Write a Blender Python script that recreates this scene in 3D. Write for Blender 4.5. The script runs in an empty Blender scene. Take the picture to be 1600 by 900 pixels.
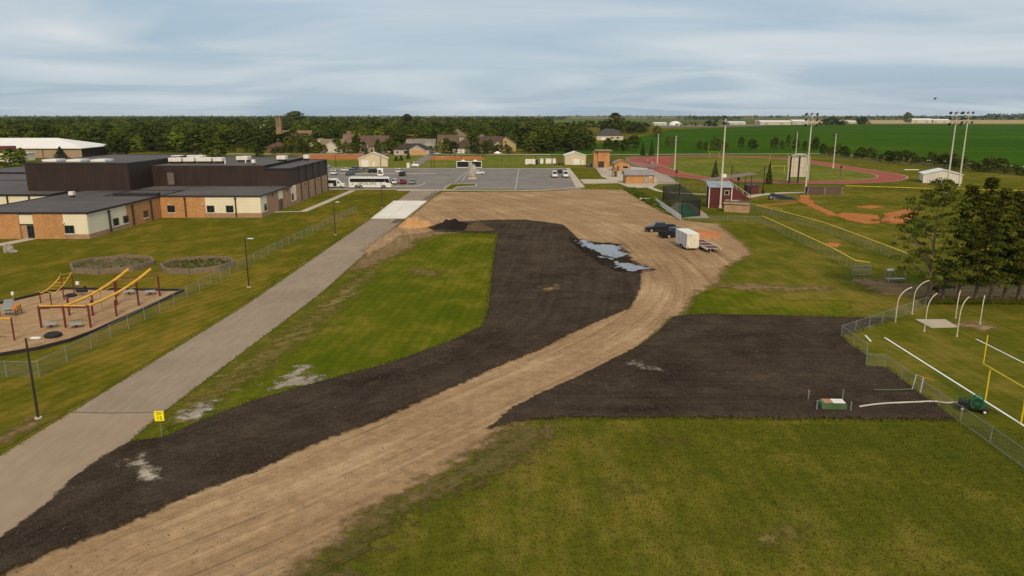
import bpy, math, random
import numpy as np
from mathutils import Vector, Matrix
random.seed(7); RNG = np.random.default_rng(7)
R = math.radians
sc = bpy.context.scene
COL = sc.collection
# ------------------------------------------------------------------ camera
EYE = 22.5                       # metres above the ground (a small drone)
FPX, HORIZON = 1150.0, 179.0     # focal length and horizon row surveyed from the photo
PITCH = math.atan((450 - HORIZON) / FPX)
cam = bpy.data.cameras.new('camera'); camo = bpy.data.objects.new('camera', cam); COL.objects.link(camo)
camo.location = (0, 0, EYE); camo.rotation_euler = (math.pi/2 - PITCH, 0, 0)
cam.sensor_width = 36; cam.lens = 36 * FPX / 1600; cam.clip_start = 0.5; cam.clip_end = 40000
sc.camera = camo
# ------------------------------------------------------------------ sky, sun, exposure
SUN_EL, SUN_AZ = R(38), R(168)    # sun behind the camera, a little to the right (azimuth clockwise from +Y)
w = bpy.data.worlds.new('World'); sc.world = w; w.use_nodes = True
nt = w.node_tree; nt.nodes.clear()
def wn(t, **k):
    n = nt.nodes.new(t)
    for a, v in k.items(): setattr(n, a, v)
    return n
L = nt.links.new
out = wn('ShaderNodeOutputWorld'); bg = wn('ShaderNodeBackground'); bg.inputs[1].default_value = 0.1
sky = wn('ShaderNodeTexSky', sky_type='NISHITA', sun_disc=False)
sky.sun_elevation = SUN_EL; sky.sun_rotation = SUN_AZ; sky.air_density = 1.0; sky.dust_density = 1.5; sky.ozone_density = 1.5
tc = wn('ShaderNodeTexCoord'); sep = wn('ShaderNodeSeparateXYZ'); L(tc.outputs['Generated'], sep.inputs[0])
zc = wn('ShaderNodeMath', operation='MAXIMUM'); L(sep.outputs[2], zc.inputs[0]); zc.inputs[1].default_value = 0.004
cmb = wn('ShaderNodeCombineXYZ'); L(sep.outputs[0], cmb.inputs[0]); L(sep.outputs[1], cmb.inputs[1]); L(zc.outputs[0], cmb.inputs[2])
L(cmb.outputs[0], sky.inputs[0])
zp = wn('ShaderNodeMath', operation='ADD'); L(zc.outputs[0], zp.inputs[0]); zp.inputs[1].default_value = 0.10
dx = wn('ShaderNodeMath', operation='DIVIDE'); L(sep.outputs[0], dx.inputs[0]); L(zp.outputs[0], dx.inputs[1])
dy = wn('ShaderNodeMath', operation='DIVIDE'); L(sep.outputs[1], dy.inputs[0]); L(zp.outputs[0], dy.inputs[1])
pl = wn('ShaderNodeCombineXYZ'); L(dx.outputs[0], pl.inputs[0]); L(dy.outputs[0], pl.inputs[1])
mp = wn('ShaderNodeMapping'); mp.inputs['Rotation'].default_value = (0, 0, R(-9)); mp.inputs['Scale'].default_value = (0.55, 0.8, 1)
L(pl.outputs[0], mp.inputs[0])
n1 = wn('ShaderNodeTexNoise'); n1.inputs['Scale'].default_value = 0.8; n1.inputs['Detail'].default_value = 9; n1.inputs['Roughness'].default_value = 0.5; n1.inputs['Distortion'].default_value = 0.9
L(mp.outputs[0], n1.inputs['Vector'])
n2 = wn('ShaderNodeTexNoise'); n2.inputs['Scale'].default_value = 0.28; n2.inputs['Detail'].default_value = 4
L(mp.outputs[0], n2.inputs['Vector'])
cr = wn('ShaderNodeValToRGB'); cr.color_ramp.elements[0].position = 0.40; cr.color_ramp.elements[0].color = (0, 0, 0, 1)
cr.color_ramp.elements[1].position = 0.76; cr.color_ramp.elements[1].color = (1, 1, 1, 1); L(n1.outputs[0], cr.inputs[0])
cs = wn('ShaderNodeValToRGB'); cs.color_ramp.elements[0].position = 0.35; cs.color_ramp.elements[0].color = (3.7, 4.85, 5.95, 1)
cs.color_ramp.elements[1].position = 0.68; cs.color_ramp.elements[1].color = (4.6, 5.75, 6.75, 1); L(n2.outputs[0], cs.inputs[0])
mA = wn('ShaderNodeMix', data_type='RGBA'); mA.inputs[0].default_value = 0.86     # thin veil of stratus over the blue
L(sky.outputs[0], mA.inputs[6]); L(cs.outputs[0], mA.inputs[7])
mB = wn('ShaderNodeMix', data_type='RGBA'); L(cr.outputs[0], mB.inputs[0])
L(mA.outputs[2], mB.inputs[6]); mB.inputs[7].default_value = (6.7, 7.15, 7.4, 1)
L(mB.outputs[2], bg.inputs[0]); L(bg.outputs[0], out.inputs[0])
sd = bpy.data.lights.new('sun', 'SUN'); sd.energy = 2.7; sd.angle = R(14); sd.color = (1.0, 0.80, 0.56)
so = bpy.data.objects.new('sun', sd); COL.objects.link(so)
sv = Vector((math.sin(SUN_AZ)*math.cos(SUN_EL), math.cos(SUN_AZ)*math.cos(SUN_EL), math.sin(SUN_EL)))
so.rotation_euler = sv.to_track_quat('Z', 'Y').to_euler(); so.location = (0, -50, 120)
sc.view_settings.view_transform = 'Standard'; sc.view_settings.look = 'None'; sc.view_settings.exposure = 0.0
sc.view_settings.gamma = 1.0; sc.view_settings.use_curve_mapping = False
sc.cycles.max_bounces = 6; sc.cycles.transparent_max_bounces = 24; sc.cycles.volume_bounces = 0
# ------------------------------------------------------------------ survey: photo pixel -> point at height z
_S, _C = math.sin(PITCH), math.cos(PITCH)
def at(px, py, z=0.0):
    v = py - 450; t = (EYE - z) / (FPX*_S + v*_C)
    return Vector(((px-800)*t, (FPX*_C - v*_S)*t, z))
def hgt(py, Y):                    # height of a point at distance Y seen in row py
    v = py - 450; return EYE - Y * (FPX*_S + v*_C) / (FPX*_C - v*_S)
def xat(px, Y, py=300): v = py-450; return (px-800) * Y / (FPX*_C - v*_S)
# ------------------------------------------------------------------ materials
MATS = {}
class NT:
    def __init__(s, name):
        m = bpy.data.materials.new(name); m.use_nodes = True; s.m = m; s.t = m.node_tree
        s.b = s.t.nodes['Principled BSDF']; s.o = s.t.nodes['Material Output']
        s.g = s.n('ShaderNodeNewGeometry')
    def n(s, t, **k):
        n = s.t.nodes.new(t)
        for a, v in k.items(): setattr(n, a, v)
        return n
    def l(s, a, b): s.t.links.new(a, b)
    def put(s, sock, v):
        if hasattr(v, 'links'): s.l(v, sock)
        else: sock.default_value = v
    def pos(s, scale=(1, 1, 1), rot=0):
        m = s.n('ShaderNodeMapping'); m.inputs['Scale'].default_value = scale; m.inputs['Rotation'].default_value = (0, 0, rot)
        s.l(s.g.outputs['Position'], m.inputs[0]); return m.outputs[0]
    def noise(s, scale, detail=4, rough=.55, vec=None, dist=0):
        n = s.n('ShaderNodeTexNoise'); n.inputs['Scale'].default_value = scale; n.inputs['Detail'].default_value = detail
        n.inputs['Roughness'].default_value = rough; n.inputs['Distortion'].default_value = dist
        s.l(vec if vec else s.g.outputs['Position'], n.inputs['Vector']); return n.outputs[0]
    def math(s, op, a, b=0.0, c=0.0):
        n = s.n('ShaderNodeMath', operation=op); s.put(n.inputs[0], a); s.put(n.inputs[1], b); s.put(n.inputs[2], c); return n.outputs[0]
    def mr(s, v, a, b, c=0.0, d=1.0, smooth=False):
        n = s.n('ShaderNodeMapRange'); n.interpolation_type = 'SMOOTHSTEP' if smooth else 'LINEAR'
        s.put(n.inputs[0], v)
        for i, q in enumerate((a, b, c, d)): s.put(n.inputs[1+i], q)
        return n.outputs[0]
    def mix(s, f, a, b, blend='MIX'):
        n = s.n('ShaderNodeMix', data_type='RGBA', blend_type=blend); s.put(n.inputs[0], f)
        for i, q in ((6, a), (7, b)): s.put(n.inputs[i], q if hasattr(q, 'links') else (*q[:3], 1))
        return n.outputs[2]
    def val(s, f, c): # multiply colour by scalar
        k = s.n('ShaderNodeCombineColor')
        for i in range(3): s.l(f, k.inputs[i])
        return s.mix(1.0, c, k.outputs[0], 'MULTIPLY')
    def bump(s, h, strength=.5, dist=.05):
        n = s.n('ShaderNodeBump'); n.inputs['Strength'].default_value = strength; n.inputs['Distance'].default_value = dist
        s.l(h, n.inputs['Height']); s.l(n.outputs[0], s.b.inputs['Normal'])
    def attr(s, name):
        a = s.n('ShaderNodeAttribute'); a.attribute_name = name; return a
    def alpha(s, a):
        tr = s.n('ShaderNodeBsdfTransparent'); mx = s.n('ShaderNodeMixShader'); s.put(mx.inputs[0], a)
        s.l(tr.outputs[0], mx.inputs[1]); s.l(s.b.outputs[0], mx.inputs[2]); s.l(mx.outputs[0], s.o.inputs[0])
    def done(s, col, rough=.8, metal=0.0, spec=.3):
        s.put(s.b.inputs['Base Color'], col if hasattr(col, 'links') else (*col[:3], 1))
        s.put(s.b.inputs['Roughness'], rough); s.b.inputs['Metallic'].default_value = metal
        s.b.inputs['Specular IOR Level'].default_value = spec
        return s.m
def plain(name, col, rough=.6, metal=0.0, var=.18, scale=.8, spec=.35, bump=0.0):
    if name in MATS: return MATS[name]
    s = NT(name)
    n = s.noise(scale, 5, .6); f = s.mr(n, .3, .7, 1-var, 1+var)
    f2 = s.mr(s.noise(scale*9, 3), .3, .7, 1-var*.5, 1+var*.5)
    c = s.val(s.math('MULTIPLY', f, f2), col)
    if bump: s.bump(s.noise(scale*12, 4), bump, .03)
    MATS[name] = s.done(c, s.mr(n, .3, .7, max(.03, rough-.08), min(1, rough+.08)), metal, spec); return MATS[name]
def edge_alpha(s, amp=1.2, scale=.5, feather=.25, detail=6):
    e = s.attr('edge').outputs['Fac']
    n = s.mr(s.noise(scale, detail, .65), .25, .75, -amp, amp)
    return s.mr(s.math('ADD', e, n), -feather, feather, 0, 1, True)
def grass_mat(name, dark, mid, dry, dryness=.5, stripe=.06, big=.035, fine=9.0, rot=0.0, alpha=None, period=2.2):
    s = NT(name)
    a = s.noise(big, 5, .6); b = s.noise(.33, 6, .68, s.pos((1, .55, 1), rot)); c = s.noise(fine, 4, .7)
    d = s.noise(1.3, 5, .7, s.pos((.5, 1.6, 1), rot+R(20)))
    k = s.math('ADD', s.math('MULTIPLY', a, .45), s.math('ADD', s.math('MULTIPLY', b, .35), s.math('MULTIPLY', d, .22)))
    col = s.mix(s.mr(k, .40, .60), dark, mid)
    col = s.mix(s.mr(s.math('ADD', s.math('MULTIPLY', b, .55), s.math('MULTIPLY', a, .5)), .56-.1*dryness, .72-.1*dryness), col, dry)
    col = s.mix(s.mr(s.noise(.16, 6, .66, s.pos((1.2, .7, 1), rot)), .54, .70, 0, .6), col, tuple(q*f_ for q, f_ in zip(dark, (.72, .92, .8))))
    col = s.mix(s.mr(s.noise(.55, 6, .75), .64, .76, 0, .7*dryness+.1), col, tuple(q*.95 for q in dry))
    wv = s.n('ShaderNodeTexWave'); wv.bands_direction = 'X'; wv.inputs['Scale'].default_value = 1/period*.314*2; wv.inputs['Distortion'].default_value = 1.2; wv.inputs['Detail'].default_value = 2; wv.inputs['Detail Scale'].default_value = .4
    s.l(s.pos((1, .25, 1), rot), wv.inputs[0])
    f = s.math('MULTIPLY', s.mr(c, .25, .75, .78, 1.22), s.mr(wv.outputs['Fac'], 0, 1, 1-stripe, 1+stripe))
    f = s.math('MULTIPLY', f, s.mr(d, .3, .7, .9, 1.1))
    col = s.val(f, col)
    s.bump(s.math('ADD', c, s.math('MULTIPLY', d, 1.5)), .45, .04)
    if alpha: s.alpha(edge_alpha(s, *alpha))
    return s.done(col, 1.0, 0, 0)
def soil_mat(name, dark, mid, alpha=None, streak=True, light=None, bumpd=.10):
    s = NT(name)
    a = s.noise(.12, 6, .62); c = s.noise(3.2, 6, .75); d = s.noise(11, 4, .8)
    col = s.mix(s.mr(s.math('ADD', s.math('MULTIPLY', a, .75), s.math('MULTIPLY', c, .25)), .36, .62), dark, mid)
    if streak:
        fl = s.attr('flow').outputs['Vector']
        m = s.n('ShaderNodeMapping'); m.inputs['Scale'].default_value = (.05, 1.25, 1); s.l(fl, m.inputs[0])
        st = s.noise(1.0, 5, .6, m.outputs[0], .3)
        col = s.val(s.mr(st, .25, .75, .70, 1.30), col)
    if light:
        col = s.mix(s.mr(s.noise(.35, 6, .7), .50, .72, 0, .75), col, light)
    pb = s.n('ShaderNodeTexVoronoi'); pb.inputs['Scale'].default_value = 2.6; s.l(s.g.outputs['Position'], pb.inputs['Vector'])
    peb = s.mr(pb.outputs['Distance'], .05, .10, 1, 0)
    peb = s.math('MULTIPLY', peb, s.math('GREATER_THAN', s.noise(1.9, 2), .64))
    col = s.val(s.math('MULTIPLY', s.mr(c, .25, .75, .72, 1.3), s.mr(d, .25, .75, .6, 1.4)), col)
    col = s.mix(s.math('MULTIPLY', peb, .5), col, (.42, .37, .30))
    s.bump(s.math('ADD', s.math('MULTIPLY', s.noise(.9, 5, .7), 2.0), s.math('ADD', s.math('MULTIPLY', c, 1.3), s.math('MULTIPLY', d, .6))), 1.0, bumpd*1.6)
    if alpha: s.alpha(edge_alpha(s, *alpha))
    return s.done(col, 1.0, 0, 0)
def dirt_mat(name, a_, b_, c_, alpha):
    s = NT(name)
    fl = s.attr('flow').outputs['Vector']
    m = s.n('ShaderNodeMapping'); m.inputs['Scale'].default_value = (.035, .75, 1); s.l(fl, m.inputs[0])
    st = s.noise(1.0, 7, .62, m.outputs[0], .25)
    m2 = s.n('ShaderNodeMapping'); m2.inputs['Scale'].default_value = (.09, 3.2, 1); s.l(fl, m2.inputs[0])
    st2 = s.noise(1.0, 5, .6, m2.outputs[0], .3)
    big = s.noise(.06, 6, .6); c = s.noise(1.1, 6, .7); d = s.noise(9, 3, .8)
    k = s.math('ADD', s.math('MULTIPLY', st, .38), s.math('ADD', s.math('MULTIPLY', big, .37), s.math('MULTIPLY', c, .25)))
    col = s.mix(s.mr(k, .40, .60), a_, b_)
    col = s.mix(s.mr(s.noise(.22, 7, .72, None, .8), .60, .74, 0, .45), col, tuple(q*.65 for q in a_))
    col = s.mix(s.mr(s.math('ADD', s.math('MULTIPLY', st, .45), s.math('MULTIPLY', big, .5)), .50, .66, 0, .8), col, c_)
    f = s.math('MULTIPLY', s.mr(st2, .25, .75, .86, 1.14), s.math('MULTIPLY', s.mr(d, .25, .75, .84, 1.16), s.mr(c, .25, .75, .86, 1.14)))
    m3 = s.n('ShaderNodeMapping'); m3.inputs['Scale'].default_value = (.012, 2.1, 1); s.l(fl, m3.inputs[0])
    st3 = s.noise(1.0, 3, .5, m3.outputs[0], .15)
    rut = s.math('MULTIPLY', s.mr(st3, .57, .63), s.mr(s.noise(.11, 4), .42, .6))
    f = s.math('MULTIPLY', f, s.mr(rut, 0, 1, 1, .82))
    lug = s.math('MULTIPLY', s.mr(st3, .40, .36), s.mr(s.noise(.09, 4), .5, .62))
    col = s.mix(s.math('MULTIPLY', lug, .35), col, c_)
    col = s.val(f, col)
    s.bump(s.math('ADD', s.math('MULTIPLY', rut, -1.2), s.math('ADD', st2, s.math('ADD', c, s.math('MULTIPLY', d, .4)))), .9, .07)
    if alpha: s.alpha(edge_alpha(s, *alpha))
    return s.done(col, 1.0, 0, 0)
def pave_mat(name, col, stain, crack=True, var=.16, sc_=1.0):
    s = NT(name)
    a = s.noise(.09*sc_, 6, .62); b = s.noise(.9*sc_, 5, .65, s.pos((2.2, .35, 1))); d = s.noise(14, 3, .8)
    c = s.mix(s.mr(a, .36, .66), col, stain)
    f = s.math('MULTIPLY', s.mr(b, .25, .75, 1-var, 1+var), s.mr(d, .25, .75, .88, 1.12))
    c = s.val(f, c)
    if crack:
        v = s.n('ShaderNodeTexVoronoi', feature='DISTANCE_TO_EDGE'); v.inputs['Scale'].default_value = .11
        dn = s.n('ShaderNodeVectorMath', operation='ADD'); nn = s.n('ShaderNodeTexNoise'); nn.inputs['Scale'].default_value = .6; nn.inputs['Detail'].default_value = 5
        s.l(s.g.outputs['Position'], nn.inputs['Vector']); s.l(s.g.outputs['Position'], dn.inputs[0]); s.l(nn.outputs[1], dn.inputs[1]); s.l(dn.outputs[0], v.inputs['Vector'])
        ck = s.mr(v.outputs['Distance'], .002, .009, .62, 1)
        c = s.val(ck, c)
    s.bump(d, .25, .02)
    return s.done(c, .95, 0, .06)
def siding_mat(name, col, axis='V', period=.3, depth=.04, var=.14, line=.72):
    s = NT(name)
    wv = s.n('ShaderNodeTexWave'); wv.inputs['Scale'].default_value = .314/period
    wv.bands_direction = 'Z' if axis == 'H' else 'DIAGONAL'
    sp = s.pos((1.414, 1.414, 0)) if axis != 'H' else s.pos()
    s.l(sp, wv.inputs[0])
    n = s.noise(.5, 5, .6, s.pos((1, 1, .25))); 
    f = s.math('MULTIPLY', s.mr(n, .3, .7, 1-var, 1+var), s.mr(wv.outputs['Fac'], 0, .35, line, 1))
    s.bump(wv.outputs['Fac'], .6, depth)
    return s.done(s.val(f, col), .6, 0, .35)
def brick_mat(name, col, var=.14):
    s = NT(name)
    b = s.n('ShaderNodeTexBrick'); b.inputs['Scale'].default_value = 1; b.inputs['Brick Width'].default_value = .4; b.inputs['Row Height'].default_value = .2; b.inputs['Mortar Size'].default_value = .012
    sp = s.n('ShaderNodeSeparateXYZ'); s.l(s.g.outputs['Position'], sp.inputs[0])
    cb = s.n('ShaderNodeCombineXYZ'); s.l(s.math('ADD', sp.outputs[0], sp.outputs[1]), cb.inputs[0]); s.l(sp.outputs[2], cb.inputs[1]); s.l(cb.outputs[0], b.inputs[0])
    b.inputs['Color1'].default_value = (*[q*1.12 for q in col], 1); b.inputs['Color2'].default_value = (*[q*.86 for q in col], 1); b.inputs['Mortar'].default_value = (*[q*.75+.04 for q in col], 1)
    n = s.noise(.6, 5, .65, s.pos((1, 1, .5)))
    c = s.val(s.mr(n, .3, .7, 1-var, 1+var), b.outputs['Color'])
    return s.done(c, .85, 0, .2)
def glass_mat(name, col=(.012, .015, .018)):
    s = NT(name); n = s.noise(.7, 2)
    return s.done(s.val(s.mr(n, .3, .7, .6, 1.5), col), .06, 0, .6)
def leaf_mat(name, dark, light, trans=.25):
    s = NT(name)
    oi = s.n('ShaderNodeObjectInfo')
    n = s.noise(.42, 4, .65); c = s.noise(2.1, 3, .7)
    at_ = s.attr('tint').outputs['Fac']
    k = s.math('ADD', s.math('MULTIPLY', n, .55), s.math('MULTIPLY', c, .45))
    col = s.mix(s.mr(k, .36, .66), dark, light)
    col = s.val(s.mr(oi.outputs['Random'], 0, 1, .6, 1.5), col)
    hs = s.n('ShaderNodeHueSaturation'); s.l(col, hs.inputs['Color']); s.put(hs.inputs['Hue'], s.mr(at_, 0, 1, .53, .465)); s.put(hs.inputs['Value'], s.mr(at_, 0, 1, .42, 1.75))
    s.done(hs.outputs[0], .9, 0, .03)
    tr = s.n('ShaderNodeBsdfTranslucent'); s.l(hs.outputs[0], tr.inputs[0]); mx = s.n('ShaderNodeMixShader'); mx.inputs[0].default_value = trans
    s.l(s.b.outputs[0], mx.inputs[1]); s.l(tr.outputs[0], mx.inputs[2]); s.l(mx.outputs[0], s.o.inputs[0])
    return s.m
def mesh_mat(name, col, pitch=.06, wire=.008, metal=.5, square=False):
    """woven wire: diamonds in the panel's own metre coordinates (UV)"""
    s = NT(name); uv = s.n('ShaderNodeUVMap'); sp = s.n('ShaderNodeSeparateXYZ'); s.l(uv.outputs[0], sp.inputs[0])
    u, v = sp.outputs[0], sp.outputs[1]
    if square: p, q = u, v
    else: p, q = s.math('ADD', u, v), s.math('SUBTRACT', u, v)
    def line(x): return s.math('LESS_THAN', s.math('MODULO', s.math('ADD', x, 1000.0), pitch), wire)
    al = s.math('MAXIMUM', line(p), line(q))
    s.alpha(al)
    return s.done(col, .5, metal, .4)
# ------------------------------------------------------------------ mesh building
class MB:
    def __init__(s): s.v = []; s.f = []; s.uv = None
    def add(s, vs, fs):
        k = len(s.v); s.v += [tuple(q) for q in vs]; s.f += [tuple(i+k for i in f) for f in fs]; return s
    def box(s, x0, x1, y0, y1, z0, z1):
        return s.add([(x0,y0,z0),(x1,y0,z0),(x1,y1,z0),(x0,y1,z0),(x0,y0,z1),(x1,y0,z1),(x1,y1,z1),(x0,y1,z1)],
                     [(0,3,2,1),(4,5,6,7),(0,1,5,4),(1,2,6,5),(2,3,7,6),(3,0,4,7)])
    def bbox(s, x0, x1, y0, y1, z0, z1, b=.03):
        """box with chamfered vertical and top edges"""
        q = [(x0+b,y0),(x1-b,y0),(x1,y0+b),(x1,y1-b),(x1-b,y1),(x0+b,y1),(x0,y1-b),(x0,y0+b)]
        i = [(x0+2*b,y0+b),(x1-2*b,y0+b),(x1-b,y0+2*b),(x1-b,y1-2*b),(x1-2*b,y1-b),(x0+2*b,y1-b),(x0+b,y1-2*b),(x0+b,y0+2*b)]
        vs = [(a,c,z0) for a,c in q]+[(a,c,z1-b) for a,c in q]+[(a,c,z1) for a,c in i]
        fs = [tuple(range(7,-1,-1)), tuple(range(16,24))]
        for r in (0, 8):
            for k in range(8): fs.append((r+k, r+(k+1)%8, r+8+(k+1)%8, r+8+k))
        return s.add(vs, fs)
    def tube(s, pts, r, n=8, cap=True):
        pts = [Vector(p) for p in pts]; rs = r if isinstance(r, (list, tuple)) else [r]*len(pts); vs = []; fs = []
        up = None
        for i, p in enumerate(pts):
            d = (pts[min(i+1, len(pts)-1)] - pts[max(i-1, 0)]).normalized()
            if up is None: a = d.orthogonal().normalized()
            else: a = (up - d*up.dot(d)).normalized()
            up = a; b = d.cross(a)
            for k in range(n):
                t = 2*math.pi*k/n; vs.append(p + (a*math.cos(t)+b*math.sin(t))*rs[i])
        for i in range(len(pts)-1):
            for k in range(n): fs.append((i*n+k, i*n+(k+1)%n, (i+1)*n+(k+1)%n, (i+1)*n+k))
        if cap: fs.append(tuple(range(n-1,-1,-1))); fs.append(tuple((len(pts)-1)*n+k for k in range(n)))
        return s.add(vs, fs)
    def cyl(s, c, r, h, n=16, axis='z', r2=None):
        c = Vector(c); d = {'x':Vector((1,0,0)),'y':Vector((0,1,0)),'z':Vector((0,0,1))}[axis]
        return s.tube([c, c+d*h], [r, r if r2 is None else r2], n)
    def prism(s, poly, a0, a1, axis='x'):
        """extrude a 2-D outline: axis x -> outline in (y,z); y -> (x,z); z -> (x,y)"""
        n = len(poly)
        def P(a, q): return {'x':(a,q[0],q[1]),'y':(q[0],a,q[1]),'z':(q[0],q[1],a)}[axis]
        vs = [P(a0,q) for q in poly]+[P(a1,q) for q in poly]
        fs = [tuple(range(n)), tuple(range(2*n-1,n-1,-1))]+[(k, n+k, n+(k+1)%n, (k+1)%n) for k in range(n)]
        return s.add(vs, fs)
    def build(s, name, mat, parent=None, loc=None, smooth=False, **tags):
        me = bpy.data.meshes.new(name); me.from_pydata(s.v, [], s.f); me.update()
        import bmesh
        bm = bmesh.new(); bm.from_mesh(me); bmesh.ops.recalc_face_normals(bm, faces=bm.faces); bm.to_mesh(me); bm.free()
        if smooth: me.shade_smooth()
        me.materials.append(mat)
        return link(name, me, parent, loc, **tags)
def link(name, me, parent=None, loc=None, **tags):
    o = bpy.data.objects.new(name, me); COL.objects.link(o)
    if parent: o.parent = parent
    if loc is not None: o.location = loc
    for k, v in tags.items(): o[k] = v
    return o
def thing(name, label, cat, loc=(0,0,0), rz=0.0, group=None):
    o = bpy.data.objects.new(name, None); COL.objects.link(o); o.location = loc; o.rotation_euler = (0, 0, rz); o.empty_display_size = .2
    o['label'] = label; o['category'] = cat
    if group: o['group'] = group
    return o
def dup(o, loc=None, rz=None, scale=None, label=None, group=None, parent=None):
    c = o.copy(); COL.objects.link(c)
    if parent: c.parent = parent
    if loc is not None: c.location = loc
    if rz is not None: c.rotation_euler = (0, 0, rz)
    if scale is not None: c.scale = scale if hasattr(scale, '__len__') else (scale,)*3
    if label: c['label'] = label
    if group: c['group'] = group
    for ch in o.children: dup(ch, parent=c)
    return c
def text_mesh(txt, size, depth=.004):
    cu = bpy.data.curves.new('lettering', 'FONT'); cu.body = txt; cu.size = size; cu.extrude = depth; cu.align_x = 'CENTER'; cu.align_y = 'CENTER'
    o = bpy.data.objects.new('lettering', cu); COL.objects.link(o); bpy.context.view_layer.update()
    me = bpy.data.meshes.new_from_object(o.evaluated_get(bpy.context.evaluated_depsgraph_get())); bpy.data.objects.remove(o); bpy.data.curves.remove(cu)
    return me
# ------------------------------------------------------------------ sheets of ground
def vnoise(x, y, seed=0):
    xi = np.floor(x).astype(int); yi = np.floor(y).astype(int); fx = x-xi; fy = y-yi
    fx = fx*fx*(3-2*fx); fy = fy*fy*(3-2*fy)
    def h(a, b): q = np.sin(a*127.1+b*311.7+seed*74.7)*43758.5453; return q-np.floor(q)
    return (h(xi,yi)*(1-fx)+h(xi+1,yi)*fx)*(1-fy)+(h(xi,yi+1)*(1-fx)+h(xi+1,yi+1)*fx)*fy
def sdf(P, poly):
    """signed distance to a polygon, positive inside"""
    d = np.full(len(P), 1e9); ins = np.zeros(len(P), bool); n = len(poly)
    for i in range(n):
        a = poly[i]; b = poly[(i+1)%n]; e = b-a; w_ = P-a
        t = np.clip((w_@e)/max(e@e, 1e-9), 0, 1); d = np.minimum(d, np.hypot(*(w_-t[:,None]*e).T))
        c = ((a[1] <= P[:,1]) != (b[1] <= P[:,1])) & (P[:,0] < a[0]+(P[:,1]-a[1])*e[0]/(e[1] if abs(e[1]) > 1e-9 else 1e-9))
        ins ^= c
    return np.where(ins, d, -d)
def flowcoord(P, line):
    best = np.full(len(P), 1e9); U = np.zeros(len(P)); V = np.zeros(len(P)); acc = 0.0
    for i in range(len(line)-1):
        a = line[i]; e = line[i+1]-a; ln = np.hypot(*e); w_ = P-a; t = (w_@e)/(ln*ln)
        tc_ = np.clip(t, 0 if i else -9, 1 if i < len(line)-2 else 9); q = w_-tc_[:,None]*e; d = np.hypot(*q.T); m = d < best
        best[m] = d[m]; U[m] = (acc+tc_*ln)[m]; V[m] = (np.sign(w_[:,1]*e[0]-w_[:,0]*e[1])*d)[m]; acc += ln
    return U, V
def sheet(name, poly, z, cell, mat, margin=2.0, relief=None, flow=None, kind='structure', **tags):
    poly = np.array([(p[0], p[1]) for p in poly], float)
    lo = poly.min(0)-margin; hi = poly.max(0)+margin
    nx = int((hi[0]-lo[0])/cell)+2; ny = int((hi[1]-lo[1])/cell)+2
    X, Y = np.meshgrid(lo[0]+np.arange(nx)*cell, lo[1]+np.arange(ny)*cell); P = np.stack([X.ravel(), Y.ravel()], 1)
    d = sdf(P, poly)
    ok = (d > -margin).reshape(ny, nx)
    cells = ok[:-1,:-1] | ok[1:,:-1] | ok[:-1,1:] | ok[1:,1:]
    jy, ix = np.nonzero(cells); b = jy*nx+ix
    quads = np.stack([b, b+1, b+nx+1, b+nx], 1)
    used, inv = np.unique(quads, return_inverse=True); quads = inv.reshape(quads.shape)
    P = P[used]; d = d[used]
    Z = np.full(len(P), z) + (relief(P, d) if relief else 0)
    me = bpy.data.meshes.new(name); me.from_pydata(np.column_stack([P, Z]).tolist(), [], quads.tolist()); me.update()
    a = me.attributes.new('edge', 'FLOAT', 'POINT'); a.data.foreach_set('value', d.astype(np.float32))
    if flow is not None:
        U, V = flowcoord(P, np.array([(p[0], p[1]) for p in flow], float))
        a = me.attributes.new('flow', 'FLOAT_VECTOR', 'POINT'); a.data.foreach_set('vector', np.column_stack([U, V, U*0]).astype(np.float32).ravel())
    me.shade_smooth(); me.materials.append(mat)
    return link(name, me, kind=kind, **tags)
def flat(name, poly, z, mat, thick=0.0, parent=None, kind='structure', **tags):
    m = MB(); p = [(q[0], q[1]) for q in poly]
    if thick: m.prism(p, z-thick, z, 'z')
    else: m.add([(a, b, z) for a, b in p], [tuple(range(len(p)))])
    if parent is None and kind: tags['kind'] = kind
    return m.build(name, mat, parent, **tags)
def ribbon(pts, wd):
    """outline of a strip of width wd along a polyline"""
    pts = [Vector((p[0], p[1])) for p in pts]; l, r = [], []
    for i, p in enumerate(pts):
        d = (pts[min(i+1, len(pts)-1)]-pts[max(i-1, 0)]).normalized(); n = Vector((-d.y, d.x))*wd/2
        l.append(p+n); r.append(p-n)
    return l+r[::-1]
def smooth_line(pts, k=2):
    pts = [Vector((p[0], p[1])) for p in pts]
    for _ in range(k):
        q = [pts[0]]
        for a, b in zip(pts, pts[1:]): q += [a*.75+b*.25, a*.25+b*.75]
        pts = q+[pts[-1]]
    return pts
def A(*px): return [at(*p) for p in px]
# ================================================================== THE GROUND
M_grass = grass_mat('meadow_grass', (.078, .084, .009), (.134, .126, .012), (.205, .150, .030), .5, .05)
M_lawn = grass_mat('lawn_grass', (.070, .086, .006), (.122, .130, .008), (.195, .150, .022), .45, .06, alpha=(1.0, .45, .5), rot=R(18))
M_slawn = grass_mat('school_lawn', (.088, .088, .008), (.145, .122, .010), (.225, .148, .024), .62, .10, alpha=(.3, .6, .2), rot=R(52), period=1.9)
M_infield = grass_mat('sports_turf', (.105, .125, .018), (.15, .16, .022), (.215, .185, .045), .55, .12, rot=R(90), period=4.5, alpha=(.1, .5, .1))
M_crop = grass_mat('crop_leaves', (.030, .076, .005), (.048, .104, .007), (.08, .122, .012), .15, .16, big=.006, fine=1.4, rot=R(88), period=9)
M_soil = soil_mat('dark_topsoil', (.044, .031, .021), (.094, .067, .045), (.34, 1.8, .22), light=(.122, .091, .061))
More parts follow.
